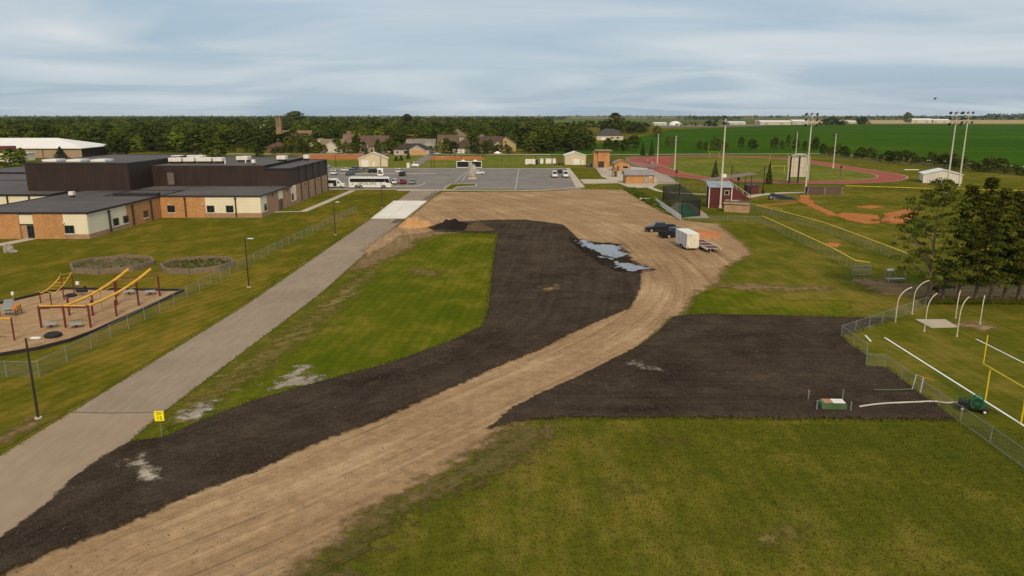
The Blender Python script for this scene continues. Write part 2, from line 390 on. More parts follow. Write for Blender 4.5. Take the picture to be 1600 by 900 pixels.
M_dirt = dirt_mat('packed_dirt', (.275, .170, .088), (.43, .278, .148), (.54, .38, .22), (1.0, .9, .8))
M_worn = dirt_mat('bare_earth', (.17, .115, .05), (.30, .195, .095), (.42, .295, .16), (1.9, .7, 1.0))
M_pale = dirt_mat('pale_ash', (.26, .21, .15), (.38, .32, .24), (.52, .46, .37), (1.3, 1.1, .6))
M_clay = dirt_mat('ballfield_clay', (.38, .135, .042), (.46, .18, .062), (.52, .235, .095), (.5, .5, .25))
M_wet = soil_mat('wet_soil', (.024, .016, .011), (.055, .038, .025), (1.6, .5, 1.2), streak=False)
M_chips = dirt_mat('wood_chips', (.34, .205, .10), (.46, .31, .175), (.52, .27, .105), (.05, 1, .04))
M_road = pave_mat('old_asphalt', (.275, .208, .143), (.335, .258, .180), False)
M_lot = pave_mat('lot_asphalt', (.195, .172, .145), (.25, .22, .185), var=.1)
M_conc = pave_mat('concrete', (.45, .375, .275), (.53, .45, .335), False, .08)
M_slab = pave_mat('new_concrete', (.68, .63, .54), (.78, .72, .62), False, .06)
M_kerb = plain('kerb_concrete', (.50, .44, .35), .9, var=.12)
M_track = plain('track_rubber', (.31, .052, .019), .9, var=.14, scale=.15)
M_line = plain('line_paint', (.78, .77, .72), .8, var=.1)
M_far = grass_mat('far_stubble', (.16, .15, .06), (.24, .20, .09), (.36, .27, .13), .5, .1, big=.002, fine=.05, period=60)

BIG = 11500
flat('ground', [(-BIG, -300), (BIG, -300), (BIG, BIG), (-BIG, BIG)], 0, M_grass)
# farmland to the horizon
def field(name, pts, mat, z, **k): return flat(name, A(*pts), z, mat, **k)
M_tan = grass_mat('ripe_wheat', (.36, .26, .13), (.45, .33, .17), (.50, .38, .2), .4, .05, big=.003, fine=.06, period=50)
M_fg2 = grass_mat('far_green_crop', (.075, .11, .03), (.11, .14, .04), (.18, .18, .07), .4, .05, big=.003, fine=.06, period=50)
FX = 9000
field('green_crop_field', [(826, 243.2), (1010, 243), (1300, 241.4), (1420, 249), (1600, 262), (1900, 283), (2300, 215), (2300, 194.5), (1600, 194.5), (1250, 194.5), (1042, 203), (1010, 212)], M_crop, .05)
field('wheat_field', [(1180, 193.3), (2400, 193.3), (2400, 187.6), (1180, 187.6)], M_tan, .09)
field('stubble_field', [(850, 191), (1180, 191), (1180, 186), (850, 186)], M_fg2, .09)
field('plowed_field', [(1030, 199.5), (1190, 197), (1190, 194), (1030, 195)], plain('plowed_earth', (.16, .125, .085), .95, var=.2, scale=.02), .12)
field('far_field', [(500, 184.6), (1180, 184.9), (1180, 182.8), (500, 182.8)], M_far, .14)
field('far_field', [(1180, 185.6), (2400, 185.6), (2400, 183.0), (1180, 183.0)], M_fg2, .18)
flat('gravel_road', ribbon(A((820, 242.2), (1000, 241.6), (1290, 240.4), (1410, 248), (1600, 261), (1900, 283)), 5), .16, plain('gravel', (.42, .36, .27), .95, var=.15))
# ---- roads
RL = A((0, 715), (120, 640), (380, 480), (580, 342), (640, 300)); RRr = A((690, 298), (635, 340), (500, 460), (255, 645), (203, 690), (70, 790), (0, 850))
road_poly = [(-35.6, 22)] + [(p.x, p.y) for p in RL] + [(-31.4, 226.5), (-21.4, 226.5)] + [(p.x, p.y) for p in RRr[1:]] + [(-28.2, 22)]
flat('access_road', road_poly, .05, M_road)
jo = at(120, 645); jr = at(255, 646)
flat('new_seal_patch', [(-35.5, 22.1), (-34.7, 44), (-34.15, 53.2), (-27.2, 53.2), (-27.5, 39), (-28.3, 22.1)], .056, pave_mat('tan_seal', (.315, .228, .148), (.375, .280, .188), False, .10))
flat('tar_joint', ribbon([(-34.2, 53.3), (-31, 53.1), (-27.1, 53.3)], .13), .062, plain('tar', (.09, .075, .06), .6))
# concrete apron of separate slabs
sl = A((581, 342), (610, 314), (666, 314), (634, 342))
ap = flat('concrete_apron', [(-31.4, 162.2), (-31.7, 197), (-22.4, 197), (-23.6, 162.2)], .058, M_conc)
g = random.Random(3)
for j in range(7):
    for i in range(2):
        def P(u, v): return (-31.35+(-.3)*v + u*(7.75+1.2*v), 162.3+34.6*v)
        e = .012; u0, u1 = i/2+e*.6, (i+1)/2-e*.6; v0, v1 = j/7+.0025, (j+1)/7-.0025
        flat('concrete_slab', [P(u0, v0), P(u1, v0), P(u1, v1), P(u0, v1)], .10+g.uniform(-.004, .004), M_slab, .05, parent=ap)
flat('gutter_strip', [(-34.5, 223.5), (-20.6, 224.2), (-20.6, 227.5), (-36, 227.5)], .066, M_conc)
# ---- parking lot with kerbs, islands and stall lines
lot = flat('parking_lot', [(-115, 226.8), (21.6, 226.8), (21.9, 240), (22.6, 318), (-115, 321)], .045, M_lot)
def kerb(name, pts, wd=.35, h=.15, mat=None):
    m = MB()
    for a, b in zip(pts, pts[1:]):
        a = Vector((a[0], a[1])); b = Vector((b[0], b[1])); d = (b-a).normalized(); n = Vector((-d.y, d.x))*wd/2
        m.prism([tuple(a-n-d*.05), tuple(b-n+d*.05), tuple(b+n+d*.05), tuple(a+n-d*.05)], .0, h, 'z')
    return m.build(name, mat or M_kerb, kind='structure')
kerb('kerb', A((690, 297.5), (780, 298.5), (850, 297.5), (880, 295), (906, 292.5)))
kerb('kerb', [(-56.5, 228.2), (-36, 227.6)]); kerb('kerb', [(-115, 289.6), (-29.5, 289.6)], .6, .16); kerb('kerb', [(-115, 321.2), (24, 318.2)])
isl1 = A((606, 293), (656, 291.3), (668, 288), (650, 290))
kerb('kerb', A((520, 291.6), (612, 291.8), (652, 290.8), (664, 287.2)), .5)
isl = A((693, 296.5), (704, 288.2), (744, 287.6), (744, 290.6), (716, 292), (707, 297))
flat('planted_island', isl, .10, M_grass)
kerb('kerb', isl+[isl[0]], .4)
M_stall = plain('stall_paint', (.48, .45, .40), .8)
for k, (a, b) in enumerate([((805, 297), (811, 263.5)), ((711, 284), (729, 268)), ((722, 283), (733, 268)), ((754, 294), (905, 292.5))]):
    flat('stall_line', ribbon(A(a, b), .22), .052, M_stall)
sw = A((884, 263), (890, 263), (914, 293), (900, 293.5)); flat('sidewalk', sw, .12, M_conc, .1)
flat('sidewalk', A((906, 280.5), (975, 280.2), (990, 286), (912, 287)), .11, M_conc, .1)
flat('plaza', A((930, 262), (970, 259), (1010, 262), (1030, 287), (1020, 293), (985, 294), (940, 276)), .06, M_conc)
flat('footpath', ribbon(smooth_line(A((1003, 288), (1022, 296), (1036, 301), (1110, 304.5))), 2.0), .09, M_conc)
flat('footpath', ribbon(smooth_line(A((1110, 322), (1150, 312), (1200, 302), (1280, 301))), 3.0), .08, M_conc)
flat('bleacher_pad', A((985, 247), (1002, 246.5), (1062, 287), (1030, 288)), .055, plain('gravel_pad', (.36, .29, .21), .95, var=.15))
# school paths and lawn
sheet('school_lawn', A((-200, 700), (0, 705), (120, 634), (380, 474), (577, 339), (640, 300), (515, 299), (440, 345), (260, 345), (140, 378), (-200, 378)), .02, 1.0, M_slawn, .6)
flat('sidewalk', ribbon(A((428, 331.6), (474, 330.6), (508, 316.5), (552, 297.5)), 1.9), .06, M_conc)
flat('sidewalk', ribbon(A((-60, 394), (10, 381), (58, 371.5)), 2.6), .062, M_conc)
# ---- loose surfaces with ragged edges
FLOW = smooth_line([(-30, 8)] + A((130, 880), (330, 810), (560, 715), (760, 625), (930, 550), (1010, 500), (1050, 450), (1020, 405), (960, 360), (860, 325), (760, 305)), 2)
dirt_poly = [(-29, 10), (-25, 30)] + A((40, 862), (300, 760), (600, 640), (800, 550), (880, 470), (820, 400), (792, 362), (740, 361), (690, 360), (655, 366), (628, 368), (604, 384), (575, 400), (566, 392), (596, 370), (636, 343), (668, 316), (691, 300), (780, 300.5), (850, 299.5), (905, 295.5), (985, 297), (1003, 310), (1035, 333), (1075, 346), (1120, 350), (1163, 384), (1172, 397), (1128, 420), (1122, 442), (1080, 462), (1068, 488), (1050, 500), (1000, 548), (930, 590), (850, 640), (790, 668), (745, 700), (690, 735), (630, 770), (570, 795), (530, 840), (480, 872), (440, 905)) + [(-13, 28), (-14, 10)]
def dr(P, d): return .03*np.clip(d+.3, 0, 1)+.035*(vnoise(P[:,0]*.8, P[:,1]*.35, 3)-.5)*np.clip(d, 0, 1)
sheet('dirt_track', dirt_poly, .05, .5, M_dirt, 2.2, dr, FLOW)
sheet('worn_verge', A((545, 425), (562, 405), (600, 380), (630, 364), (690, 360), (740, 362), (690, 367), (652, 374), (640, 388), (605, 404), (575, 418)), .035, .5, M_worn, 3.5, None, FLOW)
sheet('bare_patch', A((575, 420), (545, 444), (490, 486), (420, 538), (370, 577), (310, 621), (272, 650), (284, 657), (340, 626), (405, 582), (470, 535), (520, 490), (560, 450), (592, 424)), .022, .5, dirt_mat('thin_turf', (.11, .098, .016), (.20, .145, .045), (.40, .28, .14), (3.0, .9, .9)), 4.0, None, FLOW)
sheet('pale_ash_patch', A((424, 609), (444, 594), (472, 571), (482, 573), (470, 590), (505, 589), (498, 596), (450, 606)), .05, .3, M_pale, 2.0, None, FLOW)
sheet('pale_ash_patch', A((284, 652), (290, 642), (318, 634), (335, 628), (322, 644), (300, 655)), .05, .3, M_pale, 2.0, None, FLOW)
sheet('rutted_verge', A((790, 668), (745, 705), (680, 750), (610, 785), (565, 805), (530, 850), (470, 890), (430, 930), (500, 925), (560, 870), (640, 800), (720, 762), (790, 735), (850, 690), (860, 665)), .03, .5, dirt_mat('muddy_turf', (.090, .080, .018), (.19, .130, .055), (.28, .19, .095), (2.8, 1.3, 1.0)), 4.0, None, FLOW)
sheet('lawn', A((205, 697), (255, 684), (330, 652), (400, 626), (520, 592), (600, 571), (700, 536), (760, 508), (766, 480), (770, 420), (778, 366), (700, 364), (640, 392), (560, 440), (520, 480), (450, 535), (380, 600), (300, 650)), .018, .6, M_lawn, 1.6)
sheet('lawn', A((1075, 490), (1090, 462), (1130, 448), (1180, 458), (1230, 470), (1330, 470), (1330, 494), (1200, 494)), .018, .6, M_lawn, 1.6)
sheet('worn_path', A((1125, 446), (1180, 444), (1240, 449), (1300, 448), (1300, 452), (1230, 454), (1150, 452)), .03, .5, M_worn, 3.5, None, FLOW)
sheet('earth_path', A((1330, 436), (1380, 437), (1440, 446), (1700, 446), (1700, 466), (1540, 466), (1440, 464), (1385, 462), (1350, 448)), .03, .5, M_worn, 3.5, None, [at(1300, 440), at(1380, 448), at(1700, 456)])
PUD = [A((902, 377), (912, 376), (930, 384), (948, 383), (966, 386), (970, 394), (978, 400), (960, 404), (945, 401), (926, 392), (912, 385)), A((960, 412), (975, 413), (1000, 416), (1014, 421), (985, 425), (970, 420)), A((935, 402.6), (946, 403.4), (942, 405), (934, 404.4)), A((943, 397), (947, 399), (965, 411), (972, 420), (967, 419), (955, 409))]
PUDALL = np.array([(p.x, p.y) for p in A((895, 372), (930, 378), (972, 382), (985, 400), (1020, 418), (1010, 428), (965, 425), (930, 405), (900, 385))])
def soilrel(P, d):
    k = vnoise(P[:,0]*1.3, P[:,1]*1.3, 5)-.5 + .6*(vnoise(P[:,0]*3.1, P[:,1]*3.1, 9)-.5)
    dry = np.clip(-sdf(P, PUDALL)/2.0, 0, 1)
    return (.07*np.clip(d/.7, -.6, 1) + .10*np.exp(-((d-.5)/.4)**2)*(.4+vnoise(P[:,0]*.5, P[:,1]*.5, 21)) + .11*k*np.clip(d+.2, 0, 1) + .12*(vnoise(P[:,0]*.45, P[:,1]*.45, 33)-.5)*np.clip(d-.3, 0, 1))*dry
SF = smooth_line([(-30, 14)] + A((60, 850), (300, 730), (560, 630), (720, 570), (830, 480), (850, 400), (860, 350)), 2)
soil1 = [(-30, 20), (-27.9, 34)] + A((70, 792), (112, 752), (160, 716), (205, 692), (255, 686), (330, 653), (400, 627), (520, 593), (600, 572), (700, 537), (755, 511), (765, 480), (770, 420), (778, 366), (735, 364), (680, 362), (668, 356), (690, 349), (760, 345), (820, 344), (880, 352), (905, 375), (935, 385), (985, 408), (1001, 425), (1000, 452), (985, 482), (935, 503), (885, 525), (850, 545), (780, 573), (700, 610), (600, 655), (500, 692), (400, 738), (300, 775), (200, 820), (130, 848), (60, 874), (10, 897)) + [(-27, 28), (-28, 20)]
S1 = sheet('topsoil_strip', soil1, .13, .3, M_soil, .9, soilrel, SF)
soil2 = A((1052, 497), (1080, 493), (1200, 494), (1330, 498), (1398, 499), (1350, 512), (1314, 527), (1330, 543), (1352, 556), (1352, 574), (1384, 576), (1435, 617), (1494, 658), (1300, 656), (1100, 654), (950, 654), (850, 655), (800, 662), (762, 672), (800, 640), (850, 614), (900, 592), (960, 562), (1000, 541), (1030, 518))
S2 = sheet('topsoil_plot', soil2, .13, .3, M_soil, .9, soilrel, [at(700, 590), at(1500, 590)])
sheet('pale_scrape', A((208, 728), (220, 722), (238, 745), (225, 752)), .24, .2, M_pale, 2.0, None, FLOW)
sheet('pale_scrape', A((990, 569.5), (1000, 572.5), (1020, 581), (1018, 582), (1000, 575)), .23, .2, M_pale, 1.6, None, FLOW)
sheet('pale_scrape', A((845, 452), (870, 449), (872, 453), (850, 457)), .23, .3, M_worn, .6, None, FLOW)
sheet('wet_soil', A((893, 373), (925, 379), (966, 382), (976, 395), (990, 411), (1012, 419), (1005, 426), (962, 426), (912, 402), (890, 380)), .145, .5, M_wet, 3.0)
sp = NT('puddle_water'); sp.alpha(edge_alpha(sp, 1.3, .75, .10)); M_pud = sp.done((.20, .18, .15), .03, 0, 1.0)
for k, q in enumerate(PUD): sheet('puddle', q, .165+.005*k, .25, M_pud, 1.6)
sheet('bare_patch', A((-20, 690), (0, 682), (35, 668), (58, 656), (70, 655), (66, 664), (30, 678), (-20, 704)), .03, .4, M_worn, 3.5, None, FLOW)
for q in ([(958, 760), (985, 757), (990, 764), (965, 768)], [(1180, 836), (1240, 828), (1250, 840), (1190, 850)], [(880, 420), (900, 424), (890, 427)], [(1040, 690), (1062, 688), (1058, 694)], [(690, 690), (720, 700), (700, 712)], [(640, 418), (690, 424), (680, 432), (645, 430)]): sheet('bare_patch', A(*q), .024, .3, dirt_mat('dry_turf', (.13, .105, .022), (.19, .145, .04), (.24, .175, .07), (1.8, .8, 1.0)) if 'dry_turf' not in bpy.data.materials else bpy.data.materials['dry_turf'], 3.0, None, FLOW)
# ball field and track ground
sheet('clay_infield', A((1304, 336), (1316, 332), (1372, 336), (1376, 349), (1352, 350), (1325, 344)), .03, .8, M_clay, 1.4, None, FLOW)
sheet('clay_infield', A((1380, 334), (1420, 326), (1440, 332), (1410, 350), (1376, 349)), .03, .8, M_clay, 1.4, None, FLOW)
sheet('clay_mound', A((1335, 323), (1362, 320.5), (1384, 323), (1360, 326.5)), .03, .8, M_clay, 1.4, None, FLOW)
sheet('clay_path', ribbon(A((1258, 305), (1257, 315), (1304, 337)), 2.6), .032, .6, M_clay, 1.0, None, FLOW)
sheet('clay_path', ribbon(A((1180, 322), (1235, 317.5), (1258, 315)), 1.8), .032, .6, M_clay, 1.0, None, FLOW)
sheet('clay_circle', A((1245, 313), (1262, 310), (1275, 316), (1256, 319)), .034, .6, M_clay, 1.0, None, FLOW)
sheet('clay_patch', A((1288, 381), (1300, 378.5), (1316, 382), (1308, 386.5), (1296, 384.5)), .03, .5, M_clay, 1.0, None, FLOW)
sheet('clay_infield', A((440, 251), (520, 249.5), (600, 248.5), (602, 242), (560, 239.5), (480, 241)), .03, 1.5, M_clay, 2, None, FLOW)
sheet('clay_infield', A((668, 250), (758, 249.6), (752, 244.4), (668, 243.8)), .03, 1.5, M_clay, 2, None, FLOW)
sheet('far_turf', A((500, 262), (880, 262), (860, 243), (500, 243)), .02, 3, M_infield, 2)
flat('town_street', ribbon(A((300, 240.6), (500, 240.6), (680, 241), (860, 241.5)), 8), .055, plain('pale_street', (.36, .32, .27), .9))
flat('access_drive', ribbon(smooth_line(A((645, 261), (660, 250), (672, 242))), 5), .05, M_lot)
# running track
CX, CY, RO, HL = 104.0, 333.0, 46.0, 40.0
def oval(r, n=40): return [(CX+r*math.cos(t), CY+(HL if math.sin(t) >= 0 else -HL)+r*math.sin(t)) for t in [2*math.pi*(k+.5)/n for k in range(n)]]
def ring(name, r1, r2, z, mat, parent=None):
    a, b = oval(r1, 96), oval(r2, 96); n = len(a)
    m = MB().add([(*p, z) for p in a]+[(*p, z) for p in b], [(k, (k+1)%n, n+(k+1)%n, n+k) for k in range(n)])
    return m.build(name, mat, parent, **({} if parent else {'kind': 'structure'}))
tr = ring('running_track', RO, RO-9.6, .06, M_track)
for k in range(9): ring('lane_line', RO-.3-k*1.12, RO-.36-k*1.12, .068, plain('lane_paint', (.52, .26, .20), .9), tr)
ring('track_kerb', RO+.35, RO, .075, M_kerb); ring('track_kerb', RO-9.6, RO-9.9, .075, M_kerb)
flat('track_apron', A((980, 246.5), (1040, 244.3), (1058, 250), (1030, 268), (1010, 272)), .056, M_track)
sheet('track_turf', oval(RO-9.9, 40), .03, 3, M_infield, .0)
# football field lines beside the topsoil plot
flat('field_line', ribbon(A((1382, 527.5), (1602, 667)), .2), .03, M_line); flat('field_line', ribbon(A((1525, 530), (1625, 580)), .16), .03, M_line)
flat('field_line', ribbon(A((1352, 524), (1361, 534)), .16), .03, M_line)
flat('throwing_pad', A((1430, 499.5), (1477, 499.5), (1497, 511.5), (1455, 512.5)), .06, M_conc, .06)
sheet('worn_circle', A((1495, 508), (1520, 503), (1552, 511), (1530, 515), (1505, 513)), .03, .4, M_worn, 1.0, None, FLOW)
flat('batting_turf', A((1058, 322), (1074, 318), (1092, 338), (1064, 341)), .05, plain('green_turf', (.02, .24, .09), .9))
flat('cage_pad', A((1040, 330), (1064, 341), (1108, 341), (1104, 335), (1080, 318), (1058, 316)), .04, plain('cage_sand', (.36, .28, .18), .95))
# playground surface
PLAY = A((-30, 562), (0, 557), (60, 547), (110, 534), (150, 519), (200, 496), (250, 473), (287, 455.5), (245, 455), (170, 454), (100, 453), (60, 462), (0, 476), (-30, 484))
sheet('playground_chips', PLAY, .08, .5, M_chips, .0, None, [(-60, 60), (-40, 100)])
# ================================================================== BUILDINGS
M_brick = brick_mat('tan_orange_brick', (.47, .238, .088)); M_brickR = brick_mat('brown_brick', (.26, .14, .085))
M_cream = siding_mat('cream_panel', (.76, .68, .48), 'H', .5, .006, .05, .93); M_dark = siding_mat('dark_bronze_siding', (.034, .019, .012), 'V', .4, .05, .3)
M_darkH = siding_mat('dark_horizontal_siding', (.036, .021, .014), 'H', .5, .05, .25)
M_roof = plain('roof_membrane', (.098, .082, .072), .9, var=.25, scale=.12); M_cap = plain('dark_metal_cap', (.028, .022, .020), .5)
M_glass = glass_mat('window_glass'); M_frame = plain('dark_window_frame', (.05, .05, .05), .5); M_wframe = plain('white_trim', (.72, .70, .64), .6)
M_unit = plain('white_unit', (.72, .67, .58), .6, var=.12); M_found = plain('foundation', (.30, .20, .13), .9)
M_door = plain('brown_door', (.12, .07, .045), .6); M_pipe = plain('downspout_metal', (.035, .028, .025), .5); M_base = brick_mat('lower_brick', (.37, .225, .125))
M_white = plain('white_paint', (.78, .75, .68), .55, var=.08); M_grey = plain('grey_metal', (.34, .33, .31), .45, .4); M_galv = plain('galvanised_steel', (.44, .44, .42), .4, .6)
M_black = plain('black_metal', (.018, .017, .016), .5); M_creamwall = siding_mat('cream_steel_siding', (.66, .56, .38), 'V', .25, .02, .06)
SCH = thing('school_building', 'low brick school with dark bronze upper blocks and flat grey roofs beside the lawn', 'school', (-78.6, 150, 0))
SL = Vector(SCH.location)
def sb(name, mat, boxes, parent=None):
    m = MB()
    for b in boxes: m.box(b[0]-SL.x, b[1]-SL.x, b[2]-SL.y, b[3]-SL.y, b[4], b[5])
    return m.build(name, mat, parent or SCH)
# low front blocks; walls carry brick and cream stretches as separate parts
Zr = 4.85
sb('core_wall', M_base, [(-101.8, -78.9, 135.8, 182, 0, 4.4)]); sb('core_wall', M_base, [(-91, -56.4, 164.6, 225.7, 0, 4.4)])
def wallrun(x0, x1, y, runs, zt):       # runs on a wall facing the camera: (from, to, material, low)
    for a, b, mt, lo in runs: sb('cream_wall' if mt is M_cream else 'brick_wall', mt, [(a+.004, b-.004, y-.12 if mt is not M_cream else y-.06, y+.3, lo, zt)])
def wallside(x, runs, zt):
    for a, b, mt, lo in runs: sb('cream_wall' if mt is M_cream else 'brick_wall', mt, [(x-.3, x+(.12 if mt is not M_cream else .06), a+.004, b-.004, lo, zt)])
def xp(px, Y=135.5, py=360): return xat(px, Y, py)
wallrun(0, 0, 135.5, [(-102, xp(32), M_brick, 0), (xp(54), xp(101), M_brick, 0), (xp(101), -78.7, M_cream, .85)], 4.7)
sb('cream_wall', M_cream, [(xp(31), xp(54), 135.6, 135.9, 2.75, 4.6)])
sb('entry_soffit', M_cap, [(xp(31), xp(54), 135.65, 137.4, 2.6, 2.74)])
dr_ = sb('entry_door', M_frame, [(xp(42), xp(54.5), 135.60, 135.78, 0, 2.55)]); sb('door_glass', M_glass, [(xp(43), xp(48), 135.56, 135.6, .2, 2.3), (xp(48.8), xp(53.8), 135.56, 135.6, .2, 2.3)], dr_)
sb('lower_brick_wall', M_base, [(xp(101), -78.6, 135.38, 135.7, 0, .85)])
wallside(-78.7, [(135.5, 149.6, M_cream, .85), (149.6, 164.3, M_brick, 0)], 4.7)
sb('lower_brick_wall', M_base, [(-78.9, -78.56, 135.4, 149.6, 0, .85)])
wallrun(0, 0, 164.3, [(-78.5, xat(319, 164.3), M_brick, 0), (xat(319, 164.3), -56.2, M_cream, 1.05)], 4.75)
sb('lower_brick_wall', M_base, [(xat(319, 164.3), -56.05, 164.14, 164.5, 0, 1.05)])
wallside(-56.2, [(164.3, 168.6, M_cream, 1.05), (168.6, 177.0, M_base, 0), (177.0, 180.6, M_cream, 2.6), (180.6, 187.2, M_base, 0), (187.2, 192.0, M_cream, .9), (192.0, 226, M_base, 0)], 4.75)
sb('lower_brick_wall', M_base, [(-56.5, -56.04, 164.2, 168.6, 0, 1.05)]); sb('lower_brick_wall', M_base, [(-56.5, -56.06, 187.2, 192, 0, .9)])
sb('side_door', M_door, [(-56.4, -56.02, 177.6, 180.0, 0, 2.55)])
# roofs with metal edge caps
def roof(x0, x1, y0, y1, z, capw=.35, name='flat_roof', sides='fblr'):
    r = sb(name, M_roof, [(x0+.05, x1-.05, y0+.05, y1-.05, z-.3, z)])
    c = []
    if 'f' in sides: c.append((x0-.18, x1+.18, y0-.18, y0+.14, z-.16, z+.14))
    if 'b' in sides: c.append((x0-.18, x1+.18, y1-.14, y1+.18, z-.16, z+.14))
    if 'l' in sides: c.append((x0-.18, x0+.14, y0+.141, y1-.141, z-.16, z+.14))
    if 'r' in sides: c.append((x1-.14, x1+.18, y0+.141, y1-.141, z-.16, z+.14))
    if c: sb('roof_cap', M_cap, c, r)
    return r
roof(-102, -78.5, 135.4, 176.2, Zr); roof(-90.8, -56.1, 164.2, 188.2, Zr-.03)
sb('roof_step', M_cap, [(-88.6, -78.7, 163.6, 165.2, Zr, Zr+.7)])
# tall dark blocks
sb('dark_block', M_dark, [(-115.4, -91, 176.2, 216, 3.5, 11.2)]); roof(-115.3, -91.1, 176.3, 215.9, 11.25, name='upper_roof')
sb('dark_block', M_dark, [(-91.1, -62.5, 187.8, 225.8, 4.0, 9.95)])
sb('dark_block', M_darkH, [(-62.5, -56.25, 187.8, 225.8, 4.74, 9.2)])
roof(-91, -62.45, 188.1, 225.7, 9.97, name='upper_roof', sides='b'); roof(-62.6, -56.2, 187.7, 225.9, 9.22, name='upper_roof', sides='fbr')
sb('hatch_panel', plain('pale_hatch', (.14, .11, .09), .7), [(-87.2, -85.6, 187.66, 187.8, 5.2, 8.2)])
for yy in (196.5, 203.5, 210.5, 217.5, 225): sb('downspout', M_pipe, [(-56.25, -55.86, yy-.14, yy+.14, .2, 9.2)])
for i, yy in enumerate((172.5, 184.0, 200, 214)): sb('wall_lamp', M_cap, [(-56.1, -55.75, yy-.2, yy+.2, 4.1, 4.45)])
# left-hand blocks behind the front wing
sb('cream_wall', M_cream, [(-165, -105.2, 168.0, 200, .8, 4.55)]); roof(-165, -105, 167.8, 205, 4.75)
sb('side_wall', M_base, [(-165, -105.4, 168.2, 200, 0, .8)])
for xx in (-115, -110): sb('downspout', M_pipe, [(xx-.14, xx+.14, 167.7, 168.0, .3, 4.4)])
sb('rear_wall', M_base, [(-175, -115.6, 206, 235, 0, 4.0)]); roof(-175, -115.5, 205.8, 235, 4.2)
sb('rear_wall', M_cap, [(-175, -115.6, 236, 262, 0, 4.4)]); roof(-175, -115.5, 235.8, 262, 4.6)
# skylights, hoods and rooftop units
for px in (95, 132, 169): sb('skylight', M_white, [(xat(px-11, 186), xat(px+11, 186), 183, 187, 11.2, 11.75)])
v = at(113, 308, 4.85); sv_ = sb('vent_hood', M_unit, [(v.x-.5, v.x+.5, v.y-.5, v.y+.5, 5.3, 6.1)]); sb('vent_base', M_cap, [(v.x-.35, v.x+.35, v.y-.35, v.y+.35, 4.8, 5.3)], sv_)
def rtu(px0, px1, py, z, d=2.6, h=.95):
    p0, p1 = at(px0, py, z), at(px1, py, z); m = MB(); m.bbox(p0.x-SL.x, p1.x-SL.x, p0.y-SL.y, p0.y+d-SL.y, z+.55, z+.55+h, .08); u = m.build('rooftop_unit', M_unit, SCH)
    sb('unit_base', M_cap, [(p0.x+.3, p1.x-.3, p0.y+.3, p0.y+d-.3, z-.05, z+.56)], u)
    sb('fan_grille', M_grey, [((p0.x*.7+p1.x*.3)-.45, (p0.x*.7+p1.x*.3)+.45, p0.y+.8, p0.y+1.7, z+.552+h, z+.63+h)], u)
rtu(263, 283, 255.8, 9.97); rtu(286, 303, 255.6, 9.97); rtu(306, 330, 255.4, 9.97); rtu(333, 347, 255.4, 9.97); rtu(268, 283, 251.6, 9.97); rtu(292, 317, 251.4, 9.97)
rtu(369, 387, 253.2, 9.97, 3.2); rtu(432, 446, 252.2, 9.97, 2.6); rtu(393, 398, 258.2, 9.97, 1, .8); rtu(474, 482, 250.6, 9.3, 2, 1.0)
for q in ((384, 254.4), (352, 256)):
    v = at(*q, 9.97); MB().tube([(v.x-SL.x, v.y-SL.y, 9.9), (v.x-SL.x, v.y-SL.y, 10.9)], .16, 8).build('vent_pipe', M_white, SCH)
# windows and downspouts of the low wings
def win_front(xc, y, zc, w_, h_, n=2, dark=False):
    f = MB()
    f.box(xc-w_/2-SL.x, xc+w_/2-SL.x, y-.10-SL.y, y-.02-SL.y, zc-h_/2, zc-h_/2+.1); f.box(xc-w_/2-SL.x, xc+w_/2-SL.x, y-.10-SL.y, y-.02-SL.y, zc+h_/2-.1, zc+h_/2)
    for k in range(n+1):
        u = xc-w_/2+(w_-.1)*k/n; f.box(u-SL.x, u+.1-SL.x, y-.101-SL.y, y-.02-SL.y, zc-h_/2+.1, zc+h_/2-.1)
    o = f.build('window', M_frame, SCH); sb('sill', M_wframe, [(xc-w_/2-.1, xc+w_/2+.1, y-.18, y-.02, zc-h_/2-.16, zc-h_/2-.002)], o)
    for k in range(n): sb('pane', M_glass, [(xc-w_/2+.1+(w_-.1)*k/n, xc-w_/2+(w_-.1)*(k+1)/n, y-.05, y-.02, zc-h_/2+.1, zc+h_/2-.1)], o)
def win_side(x, yc, zc, w_, h_, n=2):
    f = MB()
    f.box(x+.02-SL.x, x+.10-SL.x, yc-w_/2-SL.y, yc+w_/2-SL.y, zc-h_/2, zc-h_/2+.1); f.box(x+.02-SL.x, x+.10-SL.x, yc-w_/2-SL.y, yc+w_/2-SL.y, zc+h_/2-.1, zc+h_/2)
    for k in range(n+1):
        u = yc-w_/2+(w_-.1)*k/n; f.box(x+.02-SL.x, x+.101-SL.x, u-SL.y, u+.1-SL.y, zc-h_/2+.1, zc+h_/2-.1)
    o = f.build('window', M_frame, SCH); sb('sill', M_wframe, [(x+.02, x+.18, yc-w_/2-.1, yc+w_/2+.1, zc-h_/2-.16, zc-h_/2-.002)], o)
    for k in range(n): sb('pane', M_glass, [(x+.02, x+.05, yc-w_/2+.1+(w_-.1)*k/n, yc-w_/2+(w_-.1)*(k+1)/n, zc-h_/2+.1, zc+h_/2-.1)], o)
win_front(xp(109.5), 135.4, 1.75, 1.75, 1.5)
for yc in (145.2, 149.0): win_side(-78.62, yc, 1.75, 1.9, 1.5, 1)
win_side(-78.56, 157.2, 1.75, 1.9, 1.5, 1)
for px in (265, 327, 357): win_front(xat(px, 164.3), 164.2, 1.95, 1.65, 1.55)
win_side(-56.1, 167.2, 1.95, 1.5, 1.55, 1); win_side(-56.14, 188.6, 2.0, 1.4, 1.8, 1)
